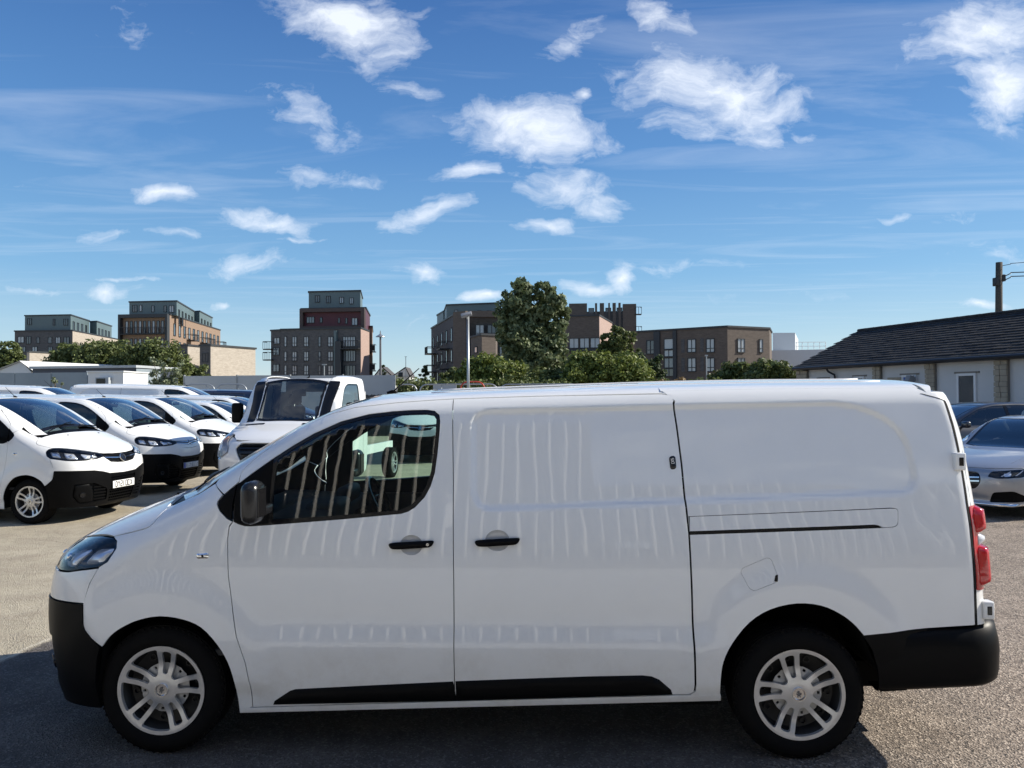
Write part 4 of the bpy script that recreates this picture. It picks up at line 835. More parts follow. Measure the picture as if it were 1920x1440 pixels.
# ------------------------------------------------------------------ the yard wall behind the photographer (seen mirrored in the paintwork)
def warehouse():
    CL = mat('cladding_paint', (.15, .135, .115), .55, noise=(.6, (.12, .11, .10), .3)); RB = mat('rib_paint', (.62, .60, .54), .55); DK = mat('roller_door', (.10, .11, .12), .5)
    y0 = -6.8
    t = thing('warehouse', 'tall ribbed metal clad warehouse behind the camera', 'warehouse', (0, 0, 0))
    b = MB(); b.box(-26, .9, y0 - 14, y0 - .06, 0, 7.8); b.box(.9, 24, y0 - 13.9, y0 - .06, 0, 5.2); b.build('wall', CL, t)
    b = MB()
    x = -26.0
    while x < 24:
        h = 7.8 if x < .6 else 5.2
        prof = [(x + .205, y0 - .059), (x + .205, y0 - .01), (x + .225, y0 + .04), (x + .240, y0 + .04), (x + .285, y0 - .01), (x + .285, y0 - .059)]
        if prof: b.prism(prof, h - .9, z0=.9)
        x += .33
    o = b.build('cladding_rib', RB, t); tag(o, kind='stuff')
    b = MB(); b.box(-26, 24, y0 - .06, y0 + .10, 0, .88); b.build('brick_plinth', mat('plinth', (.35, .30, .24), .8), t)
    b = MB(); b.box(1.2, 1.9, y0 - .05, y0 + .08, 1.3, 2.0); b.build('notice_board', mat('cabin_white', (.66, .67, .66), .5), t)
    return t
warehouse()

# ------------------------------------------------------------------ more vans of the same kind
def swap_paint(root, a, b_):
    for o in [root] + list(root.children_recursive):
        if o.type == 'MESH' and any(m is a for m in o.data.materials):
            o.data = o.data.copy()
            for i, m in enumerate(o.data.materials):
                if m is a: o.data.materials[i] = b_
def place(root, label, wx, wy, delta, group=None, s=(1, 1, 1), name='delivery_van', skip=(), cat='van'):
    """van seen from its right side: (wx, wy) is where its near front wheel stands, delta turns its nose away"""
    v = dup(root, None, skip); v.name = name; rz = math.pi + R(delta); v.rotation_euler = (0, 0, rz); v.scale = s
    v.location = (wx, wy, 0); tag(v, label, cat, group)
    if not group and 'group' in v: del v['group']
    return v
def chevron_front(v):
    # double chevron with two chrome lines running out to the lamps
    for s_ in (-1, 1):
        for dz in (0, .042):
            panel('chrome_bar', [(s_ * -.43, .952 + dz * .5), (s_ * -.09, .918 + dz), (s_ * -.06, .918 + dz), (s_ * -.0, .953 + dz), (s_ * -.0, .968 + dz), (s_ * -.065, .931 + dz), (s_ * -.09, .931 + dz), (s_ * -.43, .961 + dz * .5)], 'nose', m=CHROME, parent=v, off=.008, depth=.012, h=.03, back=None)
    panel('grille_band', [(-.42, .985), (.42, .985), (.40, .945), (.08, .915), (0, .925), (-.08, .915), (-.40, .945)], 'nose', m=GLOSSBLK, parent=v, off=-.004, depth=.01, h=.04)
    panel('upper_bumper_fill', rnd([(-.43, .96, 0), (-.08, .91, 0), (0, .922, 0), (.08, .91, 0), (.43, .96, 0), (.40, .92, .02), (.30, .868, .04), (0, .85, .05), (-.30, .868, .04), (-.40, .92, .02)], 4), 'nose', m=WHITE, parent=v, h=.03, off=0)
GV = 'white vans parked in a row on the left'
vA = place(hero, 'white van at the near end of the row, white plate reading DY21 OCX, griffin badge', -6.95, 12.2, -8, GV)
nx = float(pj_nose(np.array([(0., .52)]))[0, 0])
plate(vA, 'DY21 OCX', nx - .012, 0, .515, PLATEW)
vB = place(hero, 'white van with chrome chevron badge and small blue banded plate, second in the row', -7.25, 15.45, -8, GV, skip=('griffin_grille',))
chevron_front(vB); plate(vB, 'LB67 VVG', nx - .012, 0, .515, mat('plate_grey', (.35, .38, .42), .4), eu=True)
vC = place(hero, 'white van with chevron badge and bonnet in sun, third in the row', -7.45, 18.8, -8, GV, skip=('griffin_grille',))
chevron_front(vC)
vD = place(hero, 'smaller white van with lower roof, wedged behind the third van', -7.5, 22.0, -8, GV, s=(.93, .93, .925))
vE = place(hero, 'white van farthest along the row, black mirror of the cab truck overlapping its windscreen', -8.0, 25.0, -8, GV)
vF = place(hero, 'long white van behind the row at far left, only its roof showing', -12.0, 22.0, 4, 'white vans behind the front row', s=(1.1, 1, 1.16))
vG = place(hero, 'tall white van behind the row, its long roof above the second van', -10.2, 27.0, 4, 'white vans behind the front row', s=(1.15, 1, 1.2))
vH = place(hero, 'navy blue van with pale roof parked behind the row, left of the cab truck', -8.3, 30.0, -4, s=(1.15, 1, 1.12)); swap_paint(vH, WHITE, NAVYP)
for o in vH.children:
    if o.name.startswith('roof'): o.data.materials[0] = SILVERP  # silver roof colour stands in for the sky reflected in navy paint
vI = dup(hero); vI.name = 'delivery_van'; vI.location = (-2.5, 22.0, 0); vI.rotation_euler = (0, 0, R(88)); vI.scale = (1, 1, 1.06); tag(vI, 'white van whose roof just shows above the front van, beside the lamp post', 'van')

# ------------------------------------------------------------------ other vehicles on the same principle
def kit_wheels(root, wb, y, r, k=1.0, rot=0):
    for x in (0, wb):
        for sg in (-1, 1):
            w = make_wheel(root, (x, sg * y, r), sg, badge=None, rot=R(rot + x * 7)); w.scale = (r / .331, 1, r / .331)
def clampw(ws, m=.05):
    xs = np.array([p[0] for p in ws]); C = cant(xs)
    return [(x, math.copysign(min(abs(y), abs(c[1]) - m), y)) for (x, y), c in zip(ws, C)]
def closed_arch(cx, cz, r, a0=-18, a1=198, n=16): return [(cx + r * math.cos(R(t)), cz + r * math.sin(R(t))) for t in np.linspace(a1, a0, n)]
def build_saloon(paint, k=None, suv=False):
    global BD, PANX
    keepB, keepP = BD, PANX; PANX = None
    if not suv:
        sil = [(-.78, .19), (-.83, .28), (-.86, .42), (-.855, .58), (-.82, .68), (-.72, .755), (-.5, .82), (-.1, .895), (.3, .95), (.62, .985), (.85, 1.08), (1.15, 1.235), (1.5, 1.385), (1.85, 1.455), (2.2, 1.47), (2.6, 1.44), (3.0, 1.345), (3.35, 1.20), (3.6, 1.10), (3.85, 1.065), (4.02, 1.03), (4.09, .9), (4.11, .6), (4.04, .3), (3.9, .22), (2, .18), (.4, .17)]
        wz = [(.1, .84), (.2, .87), (.4, .905), (.65, .925), (.8, .915), (.9, .885), (.97, .83), (1.05, .78), (1.2, .71), (1.35, .63), (1.5, .52), (1.8, .4)]
        wb, wr, top, z_b = 2.94, .335, 1.47, .95
        sidew = [(.72, 1.0), (1.05, 1.17), (1.45, 1.33), (1.85, 1.40), (2.3, 1.41), (2.75, 1.36), (3.1, 1.24), (3.25, 1.08), (2.9, 1.035), (1.7, 1.005)]; lampz = .06
    else:
        sil = [(-.76, .24), (-.84, .36), (-.86, .6), (-.84, .80), (-.76, .92), (-.5, 1.0), (-.1, 1.06), (.3, 1.11), (.52, 1.14), (.75, 1.24), (1.05, 1.40), (1.4, 1.56), (1.75, 1.64), (2.2, 1.665), (2.8, 1.65), (3.3, 1.60), (3.6, 1.52), (3.8, 1.35), (3.92, 1.1), (3.95, .8), (3.93, .45), (3.85, .30), (2, .24), (.4, .23)]
        wz = [(.1, .86), (.3, .90), (.6, .925), (.9, .915), (1.02, .88), (1.1, .83), (1.3, .75), (1.5, .665), (1.7, .56), (1.9, .45)]
        wb, wr, top, z_b = 2.81, .36, 1.66, 1.08
        sidew = [(.68, 1.135), (1.0, 1.32), (1.4, 1.50), (1.8, 1.575), (2.4, 1.595), (3.0, 1.57), (3.4, 1.48), (3.6, 1.30), (3.3, 1.20), (2.0, 1.155)]; lampz = .22
    BD = make_body(sil, wz, None, ((0, wr), (wb, wr)), nose=1.05, rad=.06, radn=.12, mid=(9, 10, 11, 12), rtap=.1, flare=.02, tailw=.03, x3=1.0)
    nm = 'saloon_car' if not suv else 'estate_car'
    root = thing(nm, 'car', 'car')
    for mr in (False, True):
        xs = np.linspace(-.55, wb + .85, 40); C = cant(xs); zc = C[:, 2]
        bf = [(-.40, .22), (-.36, .30)] + closed_arch(0, wr, wr + .045, 10, 190) + [(.42, .24), (wb - .42, .24)] + closed_arch(wb, wr, wr + .045) + [(wb + .42, .26), (wb + .9, .30)]
        lo = [(a, b) for a, b in bf if a < wb + .9]
        pol = [(-.42, .20), (-.395, wr)] + closed_arch(0, wr, wr + .045, 0, 180) + [(.385, .20), (wb - .385, .20)] + closed_arch(wb, wr, wr + .045, 0, 180) + [(wb + .385, .24), (wb + .86, .30)] + [(wb + .86, float(zc[-1]))] + list(zip(xs, zc))[::-1][1:] + [(-.55, .62), (-.45, .5)]
        sw = rnd([(a, b, .08) for a, b in sidew], 4)
        bd = panel('body_side', pol, 'side', holes=[sw], m=paint, parent=root, mirror=mr, h=.05)
        panel('side_window', sw, 'side', m=GLASSD, parent=root, mirror=mr, off=-.008, depth=.0002, h=.05, back=None)
        x1, z1 = sidew[2][0] + .42, 1.6 if suv else 1.42
        panel('window_pillar', [(x1 + .25, z_b + .02), (x1 + .33, z_b + .02), (x1 + .30, z1), (x1 + .22, z1)], 'side', m=GLOSSBLK, parent=root, mirror=mr, off=-.004, depth=.004, h=.05, back=None)
        for xg, z_ in ((.62, .3), (1.72, .3), (2.62, .45)):
            panel('door_seam', [(xg, z_), (xg + .006, z_), (xg + .006, z_b + .02), (xg, z_b + .02)], 'side', m=DARKGAP, parent=bd, mirror=mr, off=.0006, depth=.0005, h=.05, back=None)
        for xg in (1.40, 2.42):
            panel('door_handle', rnd([(xg, z_b - .12, .012), (xg + .2, z_b - .11, .012), (xg + .2, z_b - .085, .012), (xg, z_b - .095, .012)]), 'side', m=paint, parent=bd, mirror=mr, off=.006, depth=.01, h=.02, back=None, infl=.02, iw=.012)
        sg = 1 if mr else -1; b = MB(); yy = float(np.interp(z_b + .08, [p[0] for p in wz], [p[1] for p in wz]))
        xm = .80 if not suv else .78
        b.rbox(xm, xm + .14, *sorted((sg * (yy + .08), sg * (yy + .27))), z_b + .02, z_b + .165, .05); b.tube([(xm + .08, sg * (yy - .06), z_b + .01), (xm + .08, sg * (yy + .12), z_b + .05)], .025, 8); b.build('wing_mirror', paint, root, auto=40)
        q = .87 if not suv else 1.0
        lz = .0 if not suv else .17
        if not suv: hp = [(-.50, .625, .02), (-.62, .60, .03), (-.95, .63, .05), (-1.16, .715, .03), (-1.10, .745, .05), (-.85, .728, .08), (-.55, .695, .04)]
        else: hp = [(-.50, .78, .02), (-.95, .80, .04), (-1.08, .89, .04), (-.55, .875, .03)]
        hp = rnd(hp, 4)
        hl = panel('headlight', hp, 'nose', m=GLOSSBLK, parent=root, mirror=mr, off=.003, depth=.01, h=.03, back=None)
        for j in range(2):
            o_ = j * .17; panel('light_strip', [(-.66 - o_, .635 + lz + j * .015), (-.68 - o_, .632 + lz + j * .015), (-.80 - o_, .70 + lz + j * .02), (-.79 - o_, .705 + lz + j * .02)], 'nose', m=mat('drl', (.8, .8, .82), .2), parent=hl, mirror=mr, off=.006, depth=.003, h=.03, back=None)
        panel('reflector', rnd([(-.70, .63 + lz, .02), (-.78, .64 + lz, .02), (-.80, .685 + lz, .02), (-.70, .675 + lz, .02)]), 'nose', m=REFL, parent=hl, mirror=mr, off=.005, depth=.003, h=.02, back=None, infl=.006, iw=.02)
        panel('lens', inset(hp, .002), 'nose', m=CLEARL, parent=hl, mirror=mr, off=.012, depth=.008, h=.04, back=None)
    # nose
    s0 = .95 * (math.pi / 2 - math.atan2(.55, .85))
    e = -1.08
    grl = rnd([(-.42, .55, .06), (-.39, .68, .05), (0, .70, .0), (.39, .68, .05), (.42, .55, .06), (.34, .43, .06), (-.34, .43, .06)], 5) if not suv else rnd([(-.45, .70, .04), (-.42, .86, .03), (.42, .86, .03), (.45, .70, .04), (.34, .60, .04), (-.34, .60, .04)], 5)
    intk = [rnd([(s * .52, .25, .03), (s * .98, .27, .04), (s * 1.0, .34, .05), (s * .80, .43, .04), (s * .56, .40, .04)], 4) for s in (-1, 1)]
    zt = .735 if not suv else .90
    face = [(-1.12, .24), (-.8, .20), (0, .185), (.8, .20), (1.12, .24), (1.16, .60), (1.12, zt + .014), (.55, zt + .0), (0, zt + .0), (-.55, zt + .0), (-1.12, zt + .014), (-1.16, .60)]
    fc = panel('front_bumper', face, 'nose', holes=[grl] + intk, m=paint, parent=root, h=.04, depth=.03)
    G = panel('grille', grl, 'nose', m=GLOSSBLK, parent=fc, off=-.03, depth=.001, h=.05, back=None)
    for dz in ((.53, .585) if not suv else (.70, .76, .80)):
        for s in (-1, 1): panel('chrome_bar', rnd([(s * .39, dz + .014, .008), (s * .13, dz, .0), (s * .13, dz + .02, 0), (s * .39, dz + .034, .008)], 3), 'nose', m=CHROME, parent=G, off=-.002, depth=.02, h=.04, back=None)
    if not suv:
        c = pj_nose(np.array([(0, .56)]))[0]; Mx = Matrix.Translation(Vector(c) - Vector((.01, 0, 0))) @ Matrix.Rotation(R(-90), 4, 'Z')
        b = MB(); b.lathe([(.085, 0), (.09, -.008), (.1, -.008), (.105, 0)], 32, Mx)
        for k in range(3):
            a = R(90 + 120 * k); b.tube([Mx @ Vector((0, -.004, 0)), Mx @ Vector((.09 * math.cos(a), -.004, .09 * math.sin(a)))], [.012, .003], 6)
        b.build('star_badge', CHROME, G, auto=40)
    for it in intk: panel('air_intake', inset(it, -.004), 'nose', m=BLACKPL, parent=fc, off=-.025, depth=.001, h=.05, back=None)
    panel('bumper_blade', [(-1.05, .225), (-.55, .20), (.55, .20), (1.05, .225), (1.05, .245), (.55, .228), (-.55, .228), (-1.05, .245)], 'nose', m=CHROME if not suv else GLOSSBLK, parent=fc, off=.012, depth=.03, h=.05, back=None)
    # bonnet, roof, glass
    zb_ = sil
    xb = .55 if not suv else .48
    hn = pj_nose(np.array([(s, zt + .005 + .012 * smooth(.5, 1.0, abs(s))) for s in np.linspace(-1.0, 0, 9)]))
    xs = np.linspace(-.5, xb + .02, 14); C = cant(xs)
    near = [(x, y) for x, y in zip(xs, C[:, 1])]
    near = [p for p in near if p[0] > hn[0, 0] + .03]
    half = near[::-1] + [(p[0], p[1]) for p in hn]
    hood = half + [(a, -b) for a, b in half[::-1][1:]]
    panel('bonnet', inset(hood, .002), 'top', m=paint, parent=root, h=.04)
    xt0 = 1.62 if not suv else 1.50; w0, w1 = (.72, .54) if not suv else (.74, .60)
    ws = [(xb + .16, -w0), (xb + .9, -.5 * (w0 + w1)), (xt0 + .06, -w1), (xt0, -.25), (xt0 - .02, 0)]; ws = ws + [(a, -b) for a, b in ws[::-1][1:]] + [(xb + .06, .4), (xb + .03, 0), (xb + .06, -.4)]; ws = clampw(ws)
    panel('windscreen', ws, 'top', m=GLASSD, parent=root, off=-.003, depth=.0002, h=.06, back=None)
    panel('windscreen_frame', inset(ws, -.01), 'top', holes=[inset(ws, .03)], m=GLOSSBLK, parent=root, off=-.001, depth=.004, h=.06, back=None)
    xr = wb + (.15 if not suv else .75); xs = np.linspace(xb + .02, wb + .86, 40); C = cant(xs)
    rw = [(xr - .35, -.50), (xr + .42, -.66), (xr + .46, 0)] if not suv else [(xr - .25, -.5), (xr + .1, -.58), (xr + .15, 0)]
    rw = rw + [(a, -b) for a, b in rw[::-1][1:]] + [(xr - .38, 0)]
    top = list(zip(xs, C[:, 1])); top = top + [(a, -b) for a, b in top[::-1]]
    panel('roof', top, 'top', holes=[inset(ws, -.012), rw] if not suv else [inset(ws, -.012)], m=paint, parent=root, h=.05)
    if not suv: panel('rear_window', rw, 'top', m=GLASSD, parent=root, off=-.004, depth=.0002, h=.06, back=None)
    yz = [(-.86, .30), (.86, .30), (.86, .9), (.6, 1.0 if not suv else 1.2), (-.6, 1.0 if not suv else 1.2), (-.86, .9)]
    panel('tail_panel', yz, 'rear', m=paint, parent=root, h=.06)
    b = MB(); b.box(-.5, wb + .7, -.62, .62, .18, .34); b.build('underbody', UNDER, root)
    b = MB(); b.rbox(.62, 1.15, -.68, .68, .60, z_b + .01, .06); b.build('dashboard', CABIN, root, auto=40)
    for y0 in (-.38, .38):
        b = MB(); b.rbox(1.5, 2.0, y0 - .24, y0 + .24, .45, .62, .05); b.rbox(2.0, 2.12, y0 - .23, y0 + .23, .55, z_b + .18, .06); b.rbox(2.06, 2.14, y0 - .12, y0 + .12, z_b + .2, z_b + .34, .035); b.build('seat', SEAT, root, auto=40)
    b = MB(); b.rbox(2.75, 2.95, -.64, .64, .5, z_b + .10, .06); b.build('rear_bench', SEAT, root, auto=40)
    kit_wheels(root, wb, .80, wr)
    BD, PANX = keepB, keepP; return root
car = build_saloon(SILVERP); car.location = (7.40, 12.15, 0); car.rotation_euler = (0, 0, R(33)); car.name = 'saloon_car'
tag(car, 'silver saloon car facing the camera at the right edge, behind the van tail', 'car')
suv = build_saloon(DARKP, suv=True); suv.location = (8.9, 17.6, 0); suv.rotation_euler = (0, 0, R(8)); suv.name = 'estate_car'
tag(suv, 'dark blue sport utility car beyond the silver saloon, by the cottage wall', 'car')

# chassis cab truck
def build_cab():
    global BD, PANX
    keepB, keepP = BD, PANX; PANX = None
    sil = [(-.86, .30), (-.94, .45), (-.96, .65), (-.95, .85), (-.90, 1.00), (-.78, 1.12), (-.55, 1.225), (-.25, 1.32), (-.04, 1.385), (.08, 1.50), (.28, 1.80), (.46, 2.06), (.60, 2.21), (.78, 2.285), (1.2, 2.31), (1.7, 2.30), (1.78, 2.25), (1.80, 2.0), (1.80, .8), (1.78, .35), (1.0, .30), (0, .28)]
    wz = [(.1, .88), (.4, .94), (.7, .965), (1.1, .97), (1.3, .965), (1.5, .95), (2.0, .90), (2.2, .87), (2.4, .80)]
    BD = make_body(sil, wz, None, ((0, .36),), nose=.55, x3=.9, rad=.04, radn=.13, mid=(9, 10, 11, 12), rtap=.0, flare=.02, tailw=0)
    root = thing('chassis_cab_truck', 'truck', 'truck')
    for mr in (False, True):
        xs = np.linspace(-.5, 1.76, 26); C = cant(xs)
        pol = [(-.44, .42), (-.42, .5)] + closed_arch(0, .38, .42, 0, 172) + [(.44, .33), (1.76, .33)] + [(1.76, float(C[-1, 2]))] + list(zip(xs, C[:, 2]))[::-1][1:] + [(-.52, 1.12), (-.55, .8), (-.5, .55)]
        sw = rnd([(.22, 1.40, .05), (.36, 1.62, .1), (.62, 2.02, .12), (.85, 2.10, .08), (1.42, 2.10, .08), (1.44, 1.36, .08), (.75, 1.28, .1)], 5)
        bs = panel('cab_side', pol, 'side', holes=[sw], m=WHITE, parent=root, mirror=mr, h=.05)
        panel('window_frame', sw, 'side', holes=[inset(sw, .03)], m=GLOSSBLK, parent=bs, mirror=mr, h=.05, off=-.003, depth=.01, back=None)
        panel('side_window', inset(sw, .025), 'side', m=GLASSD, parent=bs, mirror=mr, off=-.008, depth=.0002, h=.06, back=None)
        for xg in (.50, 1.50): panel('door_seam', [(xg, .4), (xg + .007, .4), (xg + .007, 1.28 if xg < 1 else 2.15), (xg, 1.28 if xg < 1 else 2.15)], 'side', m=DARKGAP, parent=bs, mirror=mr, off=.0006, depth=.0005, h=.06, back=None)
        sg = 1 if mr else -1
        b = MB(); b.rbox(.33, .45, *sorted((sg * 1.02, sg * 1.24)), 1.36, 1.74, .05); b.tube([(.42, sg * .90, 1.42), (.40, sg * 1.06, 1.46)], .03, 8); b.build('door_mirror', BLACKPL, root, auto=40)
        xp = np.linspace(.03, .58, 12); Cp = cant(xp); panel('pillar_trim', [(x, z - .004) for x, z in zip(xp, Cp[:, 2])] + [(x + .03, z - .012) for x, z in zip(xp, Cp[:, 2])][::-1], 'side', m=GLOSSBLK, parent=root, mirror=mr, off=.003, depth=.003, h=.04, back=None)
        hp = rnd([(-.62, .90, .03), (-.66, 1.0, .04), (-.90, 1.19, .06), (-1.04, 1.22, .03), (-1.05, 1.0, .04), (-.98, .84, .05), (-.75, .80, .05)], 5)
        hl = panel('headlight', hp, 'nose', m=mat('lamp_bowl', (.45, .46, .47), .25, metal=.6), parent=root, mirror=mr, off=-.01, depth=.01, h=.03, back=None)
        panel('reflector', ell(-.85, .96, .075, .075, 16), 'nose', m=REFL, parent=hl, mirror=mr, off=.0, depth=.01, h=.02, back=None, infl=.01, iw=.05)
        panel('indicator', ell(-.93, 1.11, .045, .05, 16), 'nose', m=AMBER, parent=hl, mirror=mr, off=.0, depth=.01, h=.02, back=None)
        panel('lens', hp, 'nose', m=CLEARL, parent=hl, mirror=mr, off=.014, depth=.02, h=.04, back=None)
        panel('bonnet_vent', rnd([(-.10, -.72, .01), (-.03, -.74, .01), (-.05, -.36, .01), (-.12, -.36, .01)], 3) if not mr else rnd([(-.10, .72, .01), (-.12, .36, .01), (-.05, .36, .01), (-.03, .74, .01)], 3), 'top', m=GLOSSBLK, parent=root, off=.004, depth=.004, h=.04, back=None)
    grl = rnd([(-.50, .98, .04), (-.44, 1.06, .03), (.44, 1.06, .03), (.50, .98, .04), (.36, .72, .05), (-.36, .72, .05)], 5)
    face = [(-1.10, .34), (0, .30), (1.10, .34), (1.12, .7), (1.06, .80), (.75, .76), (.60, .88), (.60, 1.0), (.64, 1.06), (.3, 1.10), (-.3, 1.10), (-.64, 1.06), (-.60, 1.0), (-.60, .88), (-.75, .76), (-1.06, .80), (-1.12, .7)]
    fb = panel('front_bumper', face, 'nose', holes=[grl], m=BLACKPL if False else WHITE, parent=root, h=.05, depth=.03)
    panel('front_panel', [(-1.13, .78), (1.13, .78), (1.12, 1.22), (.6, 1.12), (-.6, 1.12), (-1.12, 1.22)], 'nose', m=WHITE, parent=root, off=-.034, depth=.002, h=.06, back=None)
    G = panel('grille', grl, 'nose', m=GLOSSBLK, parent=fb, off=-.03, depth=.001, h=.06, back=None)
    for z in (.78, .86, .94, 1.01): panel('grille_slat', [(-.33 - (z - .75) * .45, z), (.33 + (z - .75) * .45, z), (.33 + (z - .75) * .45, z + .02), (-.33 - (z - .75) * .45, z + .02)], 'nose', m=BLACKPL, parent=G, off=-.006, depth=.02, h=.06, back=None)
    hn = pj_nose(np.array([(s, 1.10 + .10 * smooth(.55, .95, abs(s))) for s in np.linspace(-1.0, 0, 9)])); xs = np.linspace(-.45, .0, 8); C = cant(xs)
    near = [(x, y) for x, y in zip(xs, C[:, 1]) if x > hn[0, 0] + .03]; half = near[::-1] + [(p[0], p[1]) for p in hn]; hood = half + [(a, -b) for a, b in half[::-1][1:]]
    panel('bonnet', inset(hood, .002), 'top', m=WHITE, parent=root, h=.05)
    ws = [(.06, -.96), (.30, -.94), (.55, -.90), (.57, -.3), (.57, 0)]; ws = ws + [(a, -b) for a, b in ws[::-1][1:]] + [(.02, .4), (.0, 0), (.02, -.4)]; ws = clampw(ws, .012)
    panel('windscreen', ws, 'top', m=GLASSD, parent=root, off=-.003, depth=.0002, h=.06, back=None)
    panel('windscreen_frame', inset(ws, -.012), 'top', holes=[inset(ws, .03)], m=GLOSSBLK, parent=root, off=-.001, depth=.004, h=.05, back=None)
    xs = np.linspace(-.02, 1.76, 24); C = cant(xs); top = list(zip(xs, C[:, 1])); top = top + [(a, -b) for a, b in top[::-1]]
    panel('roof', top, 'top', holes=[inset(ws, -.014)], m=WHITE, parent=root, h=.05)
    b = MB(); b.box(1.76, 1.79, -.92, .92, .5, 1.35); b.box(1.76, 1.79, -.78, .78, 1.95, 2.22); b.box(1.76, 1.79, -.92, -.6, 1.35, 1.95); b.box(1.76, 1.79, .6, .92, 1.35, 1.95); b.build('rear_wall', WHITE, root)
    for sg in (-1, 1):
        b = MB(); b.box(.4, 5.2, *sorted((sg * .40, sg * .46)), .55, .75); b.build('chassis_rail', WHITE if False else mat('chassis_paint', (.7, .7, .7), .5), root)
    b = MB(); b.box(-.5, .9, -.6, .6, .30, .6); b.build('engine_block', UNDER, root)
    b = MB(); b.rbox(.22, .62, -.84, .84, 1.05, 1.36, .06); b.build('dashboard', CABIN, root, auto=40)
    for y0 in (.45, -.22, -.62):
        b = MB(); b.rbox(.95, 1.4, y0 - .22, y0 + .22, .95, 1.1, .05); b.rbox(1.36, 1.5, y0 - .22, y0 + .22, 1.05, 1.66, .05); b.rbox(1.42, 1.52, y0 - .13, y0 + .13, 1.70, 1.90, .04); b.build('seat', SEAT, root, auto=40)
    b = MB(); b.rbox(.60, .64, -.14, .14, 1.86, 2.0, .02); b.build('interior_mirror', CABIN, root, auto=40)
    b = MB(); Mx = Matrix.Translation((.80, .45, 1.32)) @ Matrix.Rotation(R(55), 4, 'Y'); b.tube([Mx @ Vector((.2 * math.cos(t), .2 * math.sin(t), 0)) for t in np.linspace(0, 2 * math.pi, 29)], .016, 8, cap=False); b.tube([Mx @ Vector((-.19, 0, 0)), Mx @ Vector((.19, 0, 0))], .02, 6); b.build('steering_wheel', GLOSSBLK, root)
    p = pj_top(np.array([(1.05, 0)]))[0]; b = MB(); b.tube([(p[0] - .06, 0, p[2] - .01), (p[0] + .04, 0, p[2] + .03), (p[0] + .08, 0, p[2] + .09)], [.03, .018, .006], 8); b.build('aerial', BLACKPL, root, smooth=True)
    kit_wheels(root, 3.66, .86, .345)
    BD, PANX = keepB, keepP; return root
cab = build_cab(); cab.location = (-4.16, 14.1, 0); cab.rotation_euler = (0, 0, R(82)); cab.name = 'chassis_cab_truck'
tag(cab, 'white chassis cab truck facing the camera, behind the front van bonnet', 'truck')

# ------------------------------------------------------------------ far buildings
def brick_mat(name, c1, c2, sc_=2.2, mort=(.3, .28, .26)):
    m = bpy.data.materials.new(name); m.use_nodes = True; nt = m.node_tree; N = nt.nodes; L = nt.links; p = N['Principled BSDF']; p.inputs['Roughness'].default_value = .88
    tc = N.new('ShaderNodeTexCoord'); n = N.new('ShaderNodeTexNoise'); n.inputs['Scale'].default_value = 1.7; n.inputs['Detail'].default_value = 8; n.inputs['Roughness'].default_value = .8
    mp = N.new('ShaderNodeMapping'); mp.inputs['Scale'].default_value = (1, 1, 3.2); L.new(tc.outputs['Object'], mp.inputs['Vector']); L.new(mp.outputs[0], n.inputs['Vector'])
    r = N.new('ShaderNodeMapRange'); r.inputs[1].default_value = .36; r.inputs[2].default_value = .66; L.new(n.outputs['Fac'], r.inputs[0])
    x = N.new('ShaderNodeMix'); x.data_type = 'RGBA'; x.inputs[6].default_value = (*c1, 1); x.inputs[7].default_value = (*c2, 1); L.new(r.outputs[0], x.inputs[0])
    w = N.new('ShaderNodeTexWave'); w.bands_direction = 'Z'; w.inputs['Scale'].default_value = 2.2; w.inputs['Distortion'].default_value = .6; w.inputs['Detail'].default_value = 2; L.new(tc.outputs['Object'], w.inputs['Vector'])
    y = N.new('ShaderNodeMix'); y.data_type = 'RGBA'; y.blend_type = 'MULTIPLY'; y.inputs[0].default_value = .16; L.new(x.outputs[2], y.inputs[6]); L.new(w.outputs['Color'], y.inputs[7]); L.new(y.outputs[2], p.inputs['Base Color'])
    return m
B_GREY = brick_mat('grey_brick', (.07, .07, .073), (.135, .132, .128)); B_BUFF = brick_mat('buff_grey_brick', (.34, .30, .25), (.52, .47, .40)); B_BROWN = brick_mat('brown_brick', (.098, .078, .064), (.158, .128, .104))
B_ORANGE = brick_mat('orange_brick', (.215, .148, .105), (.295, .212, .152)); B_SUNLIT = brick_mat('sunlit_brick', (.34, .24, .20), (.46, .34, .29))  # the last one is a paler tone painted on sun-facing flanks
TEALD = mat('teal_cladding', (.085, .125, .135), .45, noise=(.25, (.11, .155, .16), .3)); REDC = mat('dark_red_cladding', (.070, .013, .022), .5, noise=(.5, (.09, .018, .03), .3)); FRAME = mat('window_frame_dark', (.03, .035, .04), .5)
FRAMEW = mat('window_frame_white', (.72, .72, .70), .5)
def pane_mat(name, c): return mat(name, c, .06, spec=.8, coat=1)
PANE = [pane_mat('dark_window_pane', (.03, .04, .05)), pane_mat('curtained_window_pane', (.34, .36, .38)), pane_mat('grey_window_pane', (.14, .16, .18))]
BALC = mat('balcony_metal', (.02, .022, .025), .5)
def P2(px, depth): p = at(px, 743, depth); return Vector((p.x, p.y))
def ztop(px, py, depth): return at(px, py, depth).z
def volume(parent, pts, z0, z1, m, name='wall', cap=True):
    """prism wall block over the footprint pts with a thin parapet coping"""
    if area([tuple(p) for p in pts]) < 0: pts = pts[::-1]
    b = MB(); b.prism([tuple(p) for p in pts], z1 - z0, z0=z0); o = b.build(name, m, parent)
    if cap:
        c = MB(); n = len(pts)
        q = inset([tuple(p) for p in pts], -.12); c.prism(q, .22, z0=z1 - .04); c.build('parapet', FRAME, parent)
    return o
